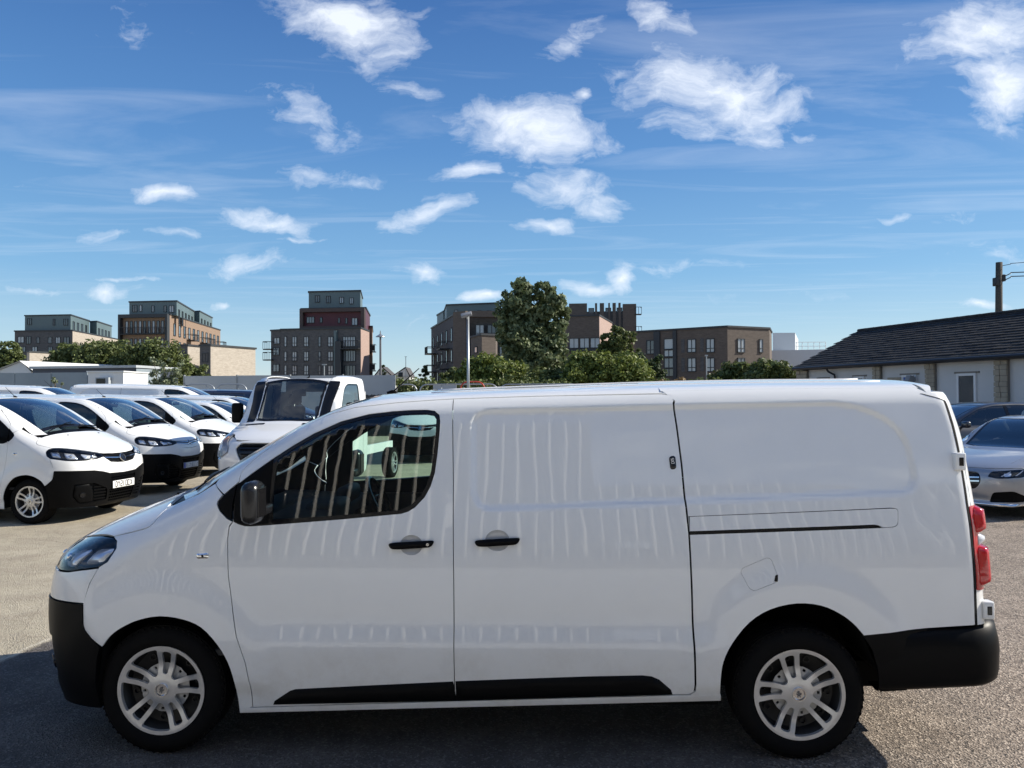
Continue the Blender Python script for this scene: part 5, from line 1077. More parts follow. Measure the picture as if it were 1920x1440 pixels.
def Q(A, B, pt=None):
    """frame on the face A->B (left to right as seen): returns function (u metres, z, out) -> world"""
    d = (B - A); L_ = d.length; d = d / L_; n = Vector((d.y, -d.x))
    return L_, (lambda u, z, o=0: Vector((A.x + d.x * u + n.x * o, A.y + d.y * u + n.y * o, z)))
def win(parent, A, B, u0, u1, z0, z1, kind=0, mull=1, fm=FRAME, name='window', tran=.0, sub=True):
    L_, f = Q(A, B); b = MB()
    def bx(a0, a1, c0, c1, o0, o1, mb):
        v = [f(u, z, o) for z in (c0, c1) for o in (o0, o1) for u in (a0, a1)]; mb.add(v, [(0, 2, 3, 1), (4, 5, 7, 6), (0, 1, 5, 4), (2, 6, 7, 3), (0, 4, 6, 2), (1, 3, 7, 5)])
    t = max(.07, .05 * (z1 - z0)) if (u1 - u0) > .6 else .06
    bx(u0, u0 + t, z0, z1, .0, .10, b); bx(u1 - t, u1, z0, z1, .0, .10, b); bx(u0, u1, z0 - .02, z0 + t, .002, .13, b); bx(u0, u1, z1 - t, z1, .002, .13, b)
    for k in range(mull):
        c = u0 + (u1 - u0) * (k + 1) / (mull + 1); bx(c - t / 2, c + t / 2, z0 + t, z1 - t, .0, .09, b)
    if tran: bx(u0 + t, u1 - t, z0 + (z1 - z0) * tran - t / 2, z0 + (z1 - z0) * tran + t / 2, .003, .092, b)
    w = b.build(name, fm, parent); p = MB(); bx(u0 + .02, u1 - .02, z0 + .02, z1 - .02, .0, .035, p); p.build('pane', PANE[kind], w); return w
def wins_px(parent, A, B, depthA, lst, **k):
    """lst of (px0, py0, px1, py1[, kind, mull]); px measured on the face between A and B"""
    L_, f = Q(A, B)
    for w in lst:
        us = []
        for px in (w[0], w[2]):
            v = ray(px, 743); vx = v.x / v.y; d = (B - A) / L_; t = (vx * A.y - A.x) / (d.x - vx * d.y); us.append(t)
        dep = A.y + (B.y - A.y) * (us[0] + us[1]) / 2 / L_; zs = [ztop(w[0], py, dep) for py in (w[3], w[1])]
        win(parent, A, B, us[0], us[1], max(zs[0], .2), zs[1], w[4] if len(w) > 4 else 0, w[5] if len(w) > 5 else 1, **k)
def balcony(parent, A, B, u0, u1, z, out=1.5, glass=False):
    L_, f = Q(A, B)
    def bx(a0, a1, c0, c1, o0, o1, mb):
        v = [f(u, zz, o) for zz in (c0, c1) for o in (o0, o1) for u in (a0, a1)]; mb.add(v, [(0, 2, 3, 1), (4, 5, 7, 6), (0, 1, 5, 4), (2, 6, 7, 3), (0, 4, 6, 2), (1, 3, 7, 5)])
    b = MB(); bx(u0, u1, z - .15, z, .002, out, b); bx(u0, u1, z + 1.0, z + 1.08, out - .06, out, b); n = max(2, int((u1 - u0) / .35))
    for k in range(n + 1): u = u0 + (u1 - u0) * k / n; bx(u - .03, u + .03, z, z + 1.0, out - .05, out - .01, b)
    if glass: bx(u0, u1, z + .05, z + .95, out - .035, out - .03, b)
    for u in (u0, u1): bx(u - .03, u + .03, z + .95, z + 1.05, .01, out, b)
    return b.build('balcony', BALC, parent)
def bld(name, label, depth, px, group=None, cat='building'):
    p = P2(px, depth); return thing(name, label, cat, (0, 0, 0))

# A: farthest left block
t = bld('apartment_building', 'low teal and grey brick flats at the far left, behind the hedge', 140, 80)
A1, B1, C1 = P2(27, 141), P2(135, 140), P2(224, 163); z = ztop(135, 620, 140)
volume(t, [A1, B1, C1, A1 + (C1 - B1)], 0, z, B_GREY); SB = B_BUFF
wins_px(t, A1, B1, 140, [(33, 631, 45, 643, 1), (49, 631, 58, 645, 0), (68, 632, 74, 644, 2), (90, 632, 97, 644, 2), (104, 632, 113, 644, 1), (119, 632, 130, 645, 0), (38, 650, 48, 660, 2), (60, 650, 70, 660, 1), (90, 650, 98, 660, 2), (117, 650, 127, 660, 1)])
L_, f_ = Q(B1, C1); b = MB(); b.add([f_(0, 0, .06), f_(L_, 0, .06), f_(L_, z - .1, .06), f_(0, z - .1, .06)], [(0, 1, 2, 3)]); b.build('sunlit_side_wall', B_BUFF, t)  # lighter brick skin paints the sunlight onto this side
L_, f_ = Q(B1, C1)
for k in range(7): win(t, B1, C1, 1.5 + k * 3.0 + .0, 2.6 + k * 3.0, z - 4.2, z - 2.2, 2 if k % 2 else 0, 0)
A2, B2, C2 = P2(46, 142), P2(132, 141), P2(167, 152); z2 = ztop(132, 591, 141); volume(t, [A2, B2, C2, A2 + (C2 - B2)], z, z2, TEALD, 'upper_storey')
wins_px(t, A2, B2, 141, [(51, 597, 59, 609, 0), (99, 598, 103, 610, 2), (119, 598, 127, 610, 0)])
Ls, _ = Q(B2, C2)
for k in range(4): win(t, B2, C2, 1.2 + k * 2.5, 2.1 + k * 2.5, z2 - 3.4, z2 - 1.0, 0, 0)
A3, B3, C3 = P2(168, 153), P2(181, 152.5), P2(209, 163); z3 = ztop(181, 603, 152.5); volume(t, [A3, B3, C3, A3 + (C3 - B3)], z, z3, TEALD, 'upper_storey')
for k in range(4): win(t, B3, C3, 1.0 + k * 2.4, 1.9 + k * 2.4, z3 - 3.6, z3 - 1.2, 0, 0)
# B: orange brick block
t = bld('apartment_building', 'orange brick flats with long dark balconies and a teal top floor, left of centre', 130, 300)
A1, B1, C1 = P2(226, 131), P2(318, 130), P2(413, 161); z = ztop(318, 590, 130)
volume(t, [A1, B1, C1, A1 + (C1 - B1)], 0, z, B_ORANGE); L_, f_ = Q(A1, B1)
b = MB()
def slab(mb, f, u0, u1, z0, z1, o0, o1):
    v = [f(u, zz, o) for zz in (z0, z1) for o in (o0, o1) for u in (u0, u1)]; mb.add(v, [(0, 2, 3, 1), (4, 5, 7, 6), (0, 1, 5, 4), (2, 6, 7, 3), (0, 4, 6, 2), (1, 3, 7, 5)])
slab(b, f_, 0, L_, z - .5, z + .1, 0, .8); slab(b, f_, 0, .4, 0, z - .5, 0, .8); slab(b, f_, L_ - .4, L_, 0, z - .5, 0, .8); b.build('portal_frame', FRAME, t)
zz = z - 3.0
while zz > 2:
    balcony(t, A1, B1, .4, L_ - .4, zz - .2, 1.0)
    for k in range(9): win(t, A1, B1, .9 + k * (L_ - 1.6) / 9, .9 + (k + .6) * (L_ - 1.6) / 9, zz - .1, zz + 2.0, (1, 0, 2)[k % 3], 0)
    zz -= 3.0
L_, f_ = Q(B1, C1)
for r_ in range(4):
    for k in range(11): win(t, B1, C1, 1.8 + k * L_ / 11.6, 2.9 + k * L_ / 11.6, z - 3.4 - r_ * 3, z - 1.3 - r_ * 3, (0, 2)[k % 2], 0)
for u, r_ in ((9, 1), (9, 2), (17, 1), (20, 1), (26, 2), (28, 1), (17, 2), (9, 3), (26, 3)): balcony(t, B1, C1, u, u + 2.6, z - 3.6 - (r_ - 1) * 2.9, 1.4)
A2, B2, C2 = P2(242, 132), P2(331, 131), P2(364, 147); z2 = ztop(331, 565, 131); volume(t, [A2, B2, C2, A2 + (C2 - B2)], z, z2, TEALD, 'upper_storey')
wins_px(t, A2, B2, 131, [(248, 572, 257, 585, 0), (261, 572, 266, 584, 1, 0), (284, 573, 289, 585, 2, 0), (307, 573, 312, 585, 0, 0), (317, 573, 326, 586, 1)])
for k in range(5): win(t, B2, C2, 1.4 + k * 3.0, 2.4 + k * 3.0, z2 - 3.8, z2 - 1.2, 0, 0)
A3, B3, C3 = P2(364, 148), P2(374, 147.5), P2(398, 160); z3 = ztop(374, 584, 147.5); volume(t, [A3, B3, C3, A3 + (C3 - B3)], z, z3, TEALD, 'upper_storey')
for k in range(4): win(t, B3, C3, 1.4 + k * 3.0, 2.3 + k * 3.0, z3 - 3.8, z3 - 1.2, 0, 0)
# low pale brick block in front of it
t = bld('apartment_building', 'low pale brick building end wall, in front of the orange brick flats', 108, 430)
A1, B1, C1 = P2(375, 92.5), P2(395, 92), P2(479, 99); z = ztop(395, 648, 92); volume(t, [A1, B1, C1, A1 + (C1 - B1)], 0, z, B_BUFF)
wins_px(t, A1, B1, 92, [(380, 662, 391, 679, 1), (380, 688, 391, 703, 2)]); L_, f_ = Q(A1, B1); b = MB(); slab(b, f_, 0, L_, 0, z, 0, .05); b.build('end_wall', B_GREY, t)  # darker brick skin paints the shade onto this front
A2, B2, C2 = P2(332, 95), P2(352, 94.5), P2(378, 97); z2 = ztop(352, 648, 94.5); volume(t, [A2, B2, C2, A2 + (C2 - B2)], 0, z2, B_BUFF); L_, f_ = Q(A2, B2); b = MB(); slab(b, f_, 0, L_, 0, z2, 0, .05); b.build('end_wall', B_GREY, t)  # shade of this front also put into a darker brick skin
wins_px(t, A2, B2, 95, [(337, 661, 348, 673, 1)])
A3, B3, C3 = P2(290, 98), P2(300, 97.5), P2(334, 100); volume(t, [A3, B3, C3, A3 + (C3 - B3)], 0, ztop(300, 650, 97.5), B_BUFF)
# far left pale wall
t = bld('brick_outbuilding', 'small pale brick building end between the far left shrubs', 120, 75); A1, B1, C1 = P2(50, 120.5), P2(55, 120), P2(102, 124); volume(t, [A1, B1, C1, A1 + (C1 - B1)], 0, ztop(55, 660, 120), B_BUFF)
# C: centre-left block
t = bld('apartment_building', 'dark brick flats stepped up to red and teal upper floors, above the truck cab', 110, 600)
A0, B0 = P2(508, 111.5), P2(527, 110.6); z0_ = ztop(515, 620, 111)
A1, B1, C1 = P2(527, 110), P2(676, 108), P2(692, 113.5); z = ztop(627, 617, 109)
volume(t, [A0, B0, B0 + Vector((0, 12)), A0 + Vector((0, 12))], 0, z0_, B_GREY); volume(t, [A1, B1, C1, A1 + (C1 - B1) * 2.2], 0, z, B_GREY)
wins_px(t, A0, B0, 111, [(514, 633, 525, 645, 1)])
for y_ in (652, 683): wins_px(t, A0, B0, 111, [(512, y_, 524, y_ + 14, 2)])
for zc in (648, 668): L_, f_ = Q(A0, B0); balcony(t, A0, B0, -.7, .5, ztop(508, zc + 6, 111), .9, False)
rows = [(631, 650), (659, 677), (685, 703)]
for (ya, yb) in rows: wins_px(t, A1, B1, 109, [(533, ya, 538, yb, 1, 0), (548, ya, 557, yb, 1), (570, ya, 579, yb, 1), (597, ya, 602, yb, 2, 0), (615, ya, 625, yb, 1)], tran=.35)
for (ya, yb) in rows:
    for q in ((541, 547), (563, 569), (604, 612)): pass
L_, f_ = Q(A1, B1); b = MB(); us = [L_ * (px - 527) / 149 for px in (634, 644)]; slab(b, f_, us[0], us[1], 0, ztop(640, 641, 109), 0, 1.0); b.build('porch_wall', FRAME, t)
b = MB(); slab(b, f_, L_ * (629 - 527) / 149, L_ * (634 - 527) / 149, 0, z - .3, 0, .5); b.build('panel_strip', TEALD, t)
wins_px(t, A1, B1, 108.5, [(643, 631, 667, 650, 1, 4), (644, 657, 667, 678, 2, 4), (645, 685, 667, 705, 0, 3)])
balcony(t, A1, B1, L_ * (644 - 527) / 149, L_ * (676 - 527) / 149, ztop(655, 653, 108), .9)
L_, f_ = Q(B1, C1); b = MB(); slab(b, f_, 0, L_, 0, z - .1, 0, .06); b.build('sunlit_side_wall', B_SUNLIT, t)  # paler brick skin carries the sun on this flank in its colour
A2, B2, C2 = P2(565, 112), P2(686, 111), P2(694, 122); z2 = ztop(625, 579, 111.5); volume(t, [A2, B2, C2, A2 + (C2 - B2)], z, z2, REDC, 'upper_storey')
wins_px(t, A2, B2, 111.5, [(575, 594, 590, 606, 2, 2), (600, 595, 605, 605, 0, 0), (660, 596, 671, 610, 1), (634, 596, 638, 606, 0, 0), (648, 596, 652, 607, 0, 0)]); L_, f_ = Q(A2, B2); b = MB(); slab(b, f_, 0, L_, z2 - .5, z2, 0, .7); slab(b, f_, 0, .5, z, z2 - .5, 0, .7); slab(b, f_, L_ - .5, L_, z, z2 - .5, 0, .7); slab(b, f_, .5, L_ - .5, z, z + .6, 0, .9); b.build('portal_frame', mat('bronze_frame', (.06, .04, .035), .5), t)
A3, B3, C3 = P2(579, 114), P2(676, 113), P2(680, 122); z3 = ztop(625, 547, 113.5); volume(t, [A3, B3, C3, A3 + (C3 - B3)], z2, z3, TEALD, 'upper_storey')
wins_px(t, A3, B3, 113, [(591, 554, 600, 567, 0), (612, 555, 620, 568, 0), (637, 557, 645, 569, 1), (656, 558, 663, 570, 1)])
A4, B4, C4 = P2(686, 118), P2(698, 118), P2(699, 128); z4 = ztop(690, 613, 118); volume(t, [A4, B4, C4, A4 + (C4 - B4)], 0, z4, B_ORANGE)
for k in range(4): balcony(t, A4, B4, .0, 1.6, z4 - 3.8 - 2.9 * k, 1.2, True)
# D: left of the big tree
t = bld('apartment_building', 'brown brick flats with side balconies, left of the tall tree', 105, 860)
A1, B1, C1, D1 = P2(809, 128), P2(855, 105), P2(878, 103.5), P2(942, 104); z = ztop(866, 587, 104)
volume(t, [A1, B1, D1, D1 + Vector((2, 24)), A1 + Vector((6, 8))], 0, z, B_GREY)
L_, f_ = Q(B1, C1); b = MB(); slab(b, f_, 0, L_, 0, z + .2, 0, .5); b.build('brick_tower', B_BROWN, t)
L_, f_ = Q(A1, B1)
for r_ in range(5):
    for k in range(5): win(t, A1, B1, 2 + k * L_ / 5.4, 3.3 + k * L_ / 5.4, z - 3.6 - 2.9 * r_, z - 1.6 - 2.9 * r_, (0, 2, 1)[(k + r_) % 3], 0)
    for u in (L_ * .12, L_ * .66): balcony(t, A1, B1, u, u + 3.2, z - 4.4 - 2.9 * r_, 1.5)
L_, f_ = Q(C1, D1)
for r_ in range(4):
    balcony(t, C1, D1, .8, L_ - .4, z - 3.9 - 2.9 * r_, 1.3)
    for k in range(3): win(t, C1, D1, 1.0 + k * 1.6, 2.2 + k * 1.6, z - 3.7 - 2.9 * r_, z - 1.6 - 2.9 * r_, (1, 0, 2)[k], 1)
b = MB(); slab(b, f_, 0, L_, z - .7, z + .1, 0, 1.4); b.build('roof_edge', B_BROWN, t)
A2, B2, C2 = P2(838, 112), P2(931, 110), P2(936, 122); z2 = ztop(880, 571, 111); volume(t, [P2(832, 124), A2, B2, C2], z, z2, TEALD, 'upper_storey'); wins_px(t, A2, B2, 111, [(853, 581, 859, 587, 1), (896, 582, 903, 588, 1), (914, 582, 921, 588, 1)])
volume(t, [P2(820, 126), P2(832, 120), P2(836, 121), P2(826, 130)], 0, ztop(826, 587, 122), TEALD, 'stair_tower')
A3, B3, C3 = P2(883, 92), P2(904, 88), P2(930, 89); z3 = ztop(904, 628, 88); volume(t, [A3, B3, C3, C3 + Vector((0, 10)), A3 + Vector((1, 8))], 0, z3, B_BROWN); wins_px(t, A3, B3, 90, [(890, 650, 896, 662, 1, 0)])
# E: right of the tree
t = bld('apartment_building', 'brown brick flats crowned by tall upright fins, right of the tall tree', 108, 1120)
A1, B1, C1 = P2(1060, 106), P2(1124, 105), P2(1148, 116); z = ztop(1124, 592, 105); volume(t, [A1, B1, C1, A1 + (C1 - B1)], 0, z, B_BROWN); L_, f_ = Q(B1, C1); b = MB(); slab(b, f_, 0, L_, 0, z - .1, 0, .06); b.build('sunlit_side_wall', B_SUNLIT, t)  # sunlit look of the flank put into a paler brick skin
L_, f_ = Q(A1, B1)
for r_ in range(4):
    for k in range(3): win(t, A1, B1, .6 + k * 1.45, 1.9 + k * 1.45, z - 4.4 - 3.1 * r_, z - 3.0 - 3.1 * r_, 1, 1)
    b = MB(); slab(b, f_, .3, L_ - .4, z - 4.8 - 3.1 * r_, z - 4.5 - 3.1 * r_, 0, .5); b.build('balcony_slab', FRAME, t)
A2, B2 = P2(1068, 120), P2(1194, 119); z2 = ztop(1130, 590, 119.5); zf = ztop(1130, 571, 119.5); volume(t, [A2, B2, B2 + Vector((1, 12)), A2 + Vector((0, 12))], 0, z2 + .4, B_GREY, cap=False)
L_, f_ = Q(A2, B2)
volume(t, [A2 + Vector((2.4, .5)), B2 + Vector((-1.4, .5)), B2 + Vector((-1.4, 10)), A2 + Vector((2.4, 10))], z2, zf - 1.0, TEALD, 'recessed_storey', cap=False)
for p0, p1 in ((1068, 1102), (1117, 1121), (1126, 1134), (1142, 1145), (1150, 1156), (1161, 1165), (1169, 1194)):
    b = MB(); slab(b, f_, L_ * (p0 - 1068) / 126, L_ * (p1 - 1068) / 126, 0 if p0 > 1150 else z2 - 2, zf + (.2 if p0 < 1168 else 0), -.6, .3); b.build('brick_fin', B_BROWN, t)
for p0 in (1105, 1137, 1158): u = L_ * (p0 - 1068) / 126; win(t, A2 + Vector((0, .4)), B2 + Vector((0, .4)), u, u + .9, z2 - 1.0, z2 + 1.1, 0, 0)
for k in range(3): balcony(t, B2 - Vector((.2, 0)), B2 + Vector((1.0, 0)), 0, .9, zf - 1.6 - 3.0 * k, .8)
# F: long three storey block
t = bld('apartment_building', 'long three storey brown brick block with paired windows, between tree and cottage', 95, 1320)
A1, B1, C1, D1 = P2(1196, 97), P2(1365, 90), P2(1444, 93), P2(1448, 99); z = ztop(1365, 613, 90)
volume(t, [A1, B1, C1, D1, D1 + Vector((0, 8)), A1 + Vector((1, 12))], 0, z, B_BROWN)
wins_px(t, A1, B1, 93, [(1213, 638, 1228, 664, 0), (1290, 636, 1306, 661, 1), (1325, 635, 1341, 661, 1), (1290, 671, 1306, 697, 1), (1325, 671, 1341, 697, 1)], tran=.3)
wins_px(t, A1, B1, 93, [(1246, 635, 1264, 655, 1, 0), (1246, 656, 1264, 669, 1, 1), (1246, 671, 1264, 690, 2, 1), (1246, 691, 1264, 706, 0, 1)])
wins_px(t, B1, C1, 92, [(1383, 635, 1397, 661, 1), (1424, 636, 1431, 661, 1, 0), (1383, 671, 1397, 697, 2), (1424, 671, 1431, 697, 2, 0)], tran=.3)
L_, f_ = Q(A1, B1)
b = MB(); u = L_ * (1242 - 1196) / 171
slab(b, f_, u - .8, u, 0, z - .1, 0, .25); slab(b, f_, u + 1.75, u + 2.2, 0, z - .1, 0, .25); b.build('stair_frame', FRAME, t)
for px in (1283, 1319):
    for y0_, y1_ in ((636, 661), (671, 697)):
        u = L_ * (px - 1196) / 172; b = MB(); slab(b, f_, u, u + .42, ztop(px, y1_, 93), ztop(px, y0_, 93), 0, .04); b.build('brick_panel', B_GREY, t)
# white industrial unit
t = bld('industrial_unit', 'pale grey industrial unit with roof railing, beside the cottage roof', 110, 1500); GW = mat('pale_cladding', (.50, .53, .54), .6, noise=(.3, (.58, .60, .61), .3))
volume(t, [P2(1450, 108), P2(1492, 108), P2(1498, 122), P2(1450, 120)], 0, ztop(1470, 624, 108), GW, cap=False); volume(t, [P2(1447, 104), P2(1552, 102), P2(1556, 120), P2(1447, 120)], 0, ztop(1500, 656, 103), GW, 'low_wall', cap=False)
b = MB(); zr = ztop(1500, 656, 103)
for px in range(1494, 1552, 11): p = P2(px, 104); b.tube([(p.x, p.y, zr), (p.x, p.y, zr + 1.1)], .04, 5)
for dz in (.55, 1.1): a_, c_ = P2(1494, 104), P2(1549, 104); b.tube([(a_.x, a_.y, zr + dz), (c_.x, c_.y, zr + dz)], .04, 5)
b.build('railing', FRAMEW, t)
# small distant houses
for i, (x0, x1, yr, lab) in enumerate(((703, 735, 686, 'small far house with dark gable roof, left of the two beyond the lamp post'), (736, 768, 688, 'small far house with pale gable, right of the two beyond the lamp post'))):
    h_ = bld('far_house', lab, 170, x0, cat='house'); a_, c_ = P2(x0, 170), P2(x1, 170); ze = ztop(x0, 706, 170); zr = ztop(x0, yr, 170); xm = (a_.x + c_.x) / 2 + (1 if i else -.4)
    b = MB(); b.box(a_.x, c_.x, a_.y, a_.y + 8, 0, ze); b.build('wall', mat('far_render', (.55, .55, .52), .8), h_)
    b = MB(); b.add([(a_.x - .3, a_.y - .3, ze), (xm, a_.y - .3, zr), (c_.x + .3, a_.y - .3, ze), (a_.x - .3, a_.y + 8, ze), (xm, a_.y + 8, zr), (c_.x + .3, a_.y + 8, ze)], [(0, 1, 4, 3), (1, 2, 5, 4), (3, 4, 5), (0, 3, 5, 2)]); b.build('roof', mat('far_roof', (.07, .065, .065), .8), h_)
    b = MB(); b.add([(a_.x, a_.y - .1, ze), (xm, a_.y - .1, zr - .3), (c_.x, a_.y - .1, ze)], [(0, 1, 2)]); b.build('gable', mat('far_render', (.55, .55, .52), .8), h_)
    win(h_, a_ - Vector((0, .1)), c_ - Vector((0, .1)), 1.2, 2.4, ze - .2, ze + 1.0, 0, 0, fm=FRAMEW)

# ------------------------------------------------------------------ cottage on the right
def cottage():
    t = thing('stone_cottage', 'long white rendered cottage with stone piers and dark slate roof', 'cottage')
    A = Vector((11.2, 29.7)); B = Vector((14.9, 15.0)); d = (B - A).normalized(); n = Vector((d.y, -d.x)); n = n if n.x < 0 else -n   # n faces the yard
    L_ = (B - A).length; EZ, RZ, HW = 2.92, 4.36, 2.8
    def f(u, z, o=0): return Vector((A.x + d.x * u + n.x * o, A.y + d.y * u + n.y * o, z))
    RW = mat('white_render', (.60, .60, .585), .85, noise=(.8, (.52, .52, .505), .3), bump=(40, .2, .01)); ST = mat('cottage_stone', (.42, .37, .28), .9, noise=(3, (.28, .24, .18), .3), bump=(18, .5, .02)); MO = mat('mortar', (.22, .20, .17), .95)
    b = MB(); b.prism([tuple(f(0, 0, 0).xy), tuple(f(L_, 0, 0).xy), tuple(f(L_, 0, -2 * HW).xy), tuple(f(0, 0, -2 * HW).xy)], EZ, z0=0); b.build('wall', RW, t)
    # gable end
    b = MB(); b.add([f(0, EZ, 0), f(0, RZ - .1, -HW), f(0, EZ, -2 * HW)], [(0, 1, 2)]); b.build('gable', RW, t)
    # slate roof: courses of slates, each row lapping the one below
    SL = mat('slate', (.018, .018, .020), .75, spec=.2, noise=(1.6, (.045, .045, .045), .22), bump=(9, .6, .02))
    def slope(side):
        mb = MB(); nr = 17; r2 = random.Random(3)
        for i in range(nr):
            t0, t1 = i / nr, (i + 1.25) / nr; o0 = .28 - (HW + .28) * t0; o1 = .28 - (HW + .28) * min(t1, 1); z0, z1 = EZ - .12 + (RZ - EZ + .12) * t0, EZ - .12 + (RZ - EZ + .12) * min(t1, 1)
            u = -.25 - .15 * (i % 2)
            while u < L_ + .2:
                w = .30 + r2.uniform(-.02, .02); dz = .030 + r2.uniform(0, .007); k = r2.uniform(-.006, .006)
                if side > 0: q = [f(u, z0 + dz + k * .6, o0 + k), f(u + w - .008, z0 + dz, o0 + k), f(u + w - .008, z1 + .004, o1), f(u, z1 + .004, o1)]
                else: q = [f(u, z0 + dz, -2 * HW - o0), f(u + w, z0 + dz, -2 * HW - o0), f(u + w, z1, -2 * HW - o1), f(u, z1, -2 * HW - o1)]
                lo = [p - Vector((0, 0, .022)) for p in q[:2]]; mb.add(q + lo, [(0, 1, 2, 3), (4, 5, 1, 0), (0, 3, 4), (1, 5, 2)]); u += w
        o = mb.build('roof_slates', SL, t); tag(o, kind='stuff')
    slope(1); slope(-1)
    b = MB()
    u = -.3
    while u < L_: b.tube([f(u, RZ + .01, -HW), f(u + .44, RZ + .015, -HW)], .07, 8); u += .45
    rt = b.build('ridge_tiles', SL, t); tag(rt, kind='stuff')
    GUT = mat('gutter', (.02, .02, .022), .4)
    b = MB(); b.tube([f(-.1, EZ - .09, .32), f(L_, EZ - .09, .32)], .06, 8); b.build('gutter', GUT, t); b = MB()
    s_ = f(0, EZ - .02, 0); v = [f(0, EZ - .16, .03), f(L_, EZ - .16, .03), f(L_, EZ - .16, .27), f(0, EZ - .16, .27), f(0, EZ - .0, .03), f(L_, EZ - .0, .03), f(L_, EZ - .0, .27), f(0, EZ - .0, .27)]
    b.add(v, [(0, 3, 2, 1), (4, 5, 6, 7), (2, 3, 7, 6), (0, 1, 5, 4), (0, 4, 7, 3), (1, 2, 6, 5)]); b.build('fascia', GUT, t)
    def upx(px):
        v_ = ray(px, 740); vx = v_.x / v_.y; return (vx * A.y - A.x) / (d.x - vx * d.y)
    # stone piers
    for (p0, p1) in ((1499, 1517), (1643, 1655), (1741.5, 1757), (1872, 1894)):
        u0, u1 = upx(p0), upx(p1); b = MB(); v = [f(u, z, o) for z in (0, EZ - .17) for o in (0, .10) for u in (u0, u1)]; b.add(v, [(0, 2, 3, 1), (4, 5, 7, 6), (0, 1, 5, 4), (2, 6, 7, 3), (0, 4, 6, 2), (1, 3, 7, 5)]); pr_ = b.build('stone_pier', MO, t)
        z = EZ - .18; k = 0
        while z > .75:
            h = random.uniform(.12, .17); ww = u1 - u0; sp = random.uniform(.32, .68)
            for a0, a1 in ((u0 - .02, u0 + ww * sp - .012), (u0 + ww * sp + .012, u1 + .02)):
                o_ = .12 + random.uniform(0, .025); b = MB(); v = [f(u, zz, o) for zz in (z - h + .018, z) for o in (.09, o_) for u in (a0, a1)]; b.add(v, [(0, 2, 3, 1), (4, 5, 7, 6), (0, 1, 5, 4), (2, 6, 7, 3), (0, 4, 6, 2), (1, 3, 7, 5)]); b.build('stone', ST, pr_)
            z -= h
    # door-window, small windows, blue window
    def opening(px0, px1, ytop, zbot, fm, kind, mull=0, name='window'):
        u0, u1 = upx(px0), upx(px1); dep = f((u0 + u1) / 2, 0).y; zt = at(px0, ytop, dep).z
        b = MB()
        def bx(a0, a1, c0, c1, o0, o1, mb):
            v = [f(u, z, o) for z in (c0, c1) for o in (o0, o1) for u in (a0, a1)]; mb.add(v, [(0, 2, 3, 1), (4, 5, 7, 6), (0, 1, 5, 4), (2, 6, 7, 3), (0, 4, 6, 2), (1, 3, 7, 5)])
        w = .07; bx(u0, u0 + w, zbot, zt, .0, .05, b); bx(u1 - w, u1, zbot, zt, 0, .05, b); bx(u0 + w, u1 - w, zt - w, zt, 0, .048, b); bx(u0 + w, u1 - w, zbot, zbot + w, 0, .048, b)
        o = b.build(name, fm, t); p = MB(); bx(u0 + w, u1 - w, zbot + w, zt - w, .0, .02, p); p.build('pane', kind, o)
        l = MB(); bx(u0 - .1, u1 + .1, zt + .0, zt + .05, .0, .03, l); l.build('lintel', MO, o)
    opening(1796, 1832, 700, .1, FRAMEW, PANE[0], name='glazed_door'); opening(1603, 1622, 706, 1.0, FRAMEW, PANE[0]); opening(1536, 1553, 710, 1.0, FRAMEW, PANE[0]); opening(1693, 1720, 703, 1.0, FRAMEW, mat('blue_blind', (.04, .12, .42), .4))
    u = upx(1566); b = MB(); b.tube([f(u - .1, EZ - .12, .30), f(u - .05, EZ - .25, .25), f(u + .1, EZ - .38, .10), f(u + .12, EZ - .6, .07), f(u + .12, .1, .07)], .04, 8); b.build('downpipe', GUT, t)
    u = upx(1716); b = MB(); b.box(-.08, .08, -.13, .13, -.1, .1, Matrix.Translation(f(u, EZ - .62, .2)) @ Matrix.Rotation(R(25), 4, 'Y')); b.tube([f(u, EZ - .5, .02), f(u, EZ - .6, .2)], .02, 6); b.build('wall_lamp', mat('lamp_body', (.25, .25, .25), .5), t)
    u = upx(1678); b = MB(); v = [f(uu, z, o) for z in (1.7, 2.38) for o in (0, .03) for uu in (u - .3, u + .3)]; b.add(v, [(0, 2, 3, 1), (4, 5, 7, 6), (0, 1, 5, 4), (2, 6, 7, 3), (0, 4, 6, 2), (1, 3, 7, 5)]); b.build('bare_stone_patch', ST, t)
cottage()

# ------------------------------------------------------------------ vegetation
def leaf_mat(name, c1, c2, tr=.25):
    m = bpy.data.materials.new(name); m.use_nodes = True; nt = m.node_tree; N = nt.nodes; L = nt.links; p = N['Principled BSDF']; p.inputs['Roughness'].default_value = .55; p.inputs['Specular IOR Level'].default_value = .35
    g = N.new('ShaderNodeNewGeometry'); x = N.new('ShaderNodeMix'); x.data_type = 'RGBA'; x.inputs[6].default_value = (*c1, 1); x.inputs[7].default_value = (*c2, 1); L.new(g.outputs['Random Per Island'], x.inputs[0]); L.new(x.outputs[2], p.inputs['Base Color'])
    t = N.new('ShaderNodeBsdfTranslucent'); L.new(x.outputs[2], t.inputs[0]); ms = N.new('ShaderNodeMixShader'); ms.inputs[0].default_value = tr; L.new(p.outputs[0], ms.inputs[1]); L.new(t.outputs[0], ms.inputs[2]); L.new(ms.outputs[0], N['Material Output'].inputs[0]); return m
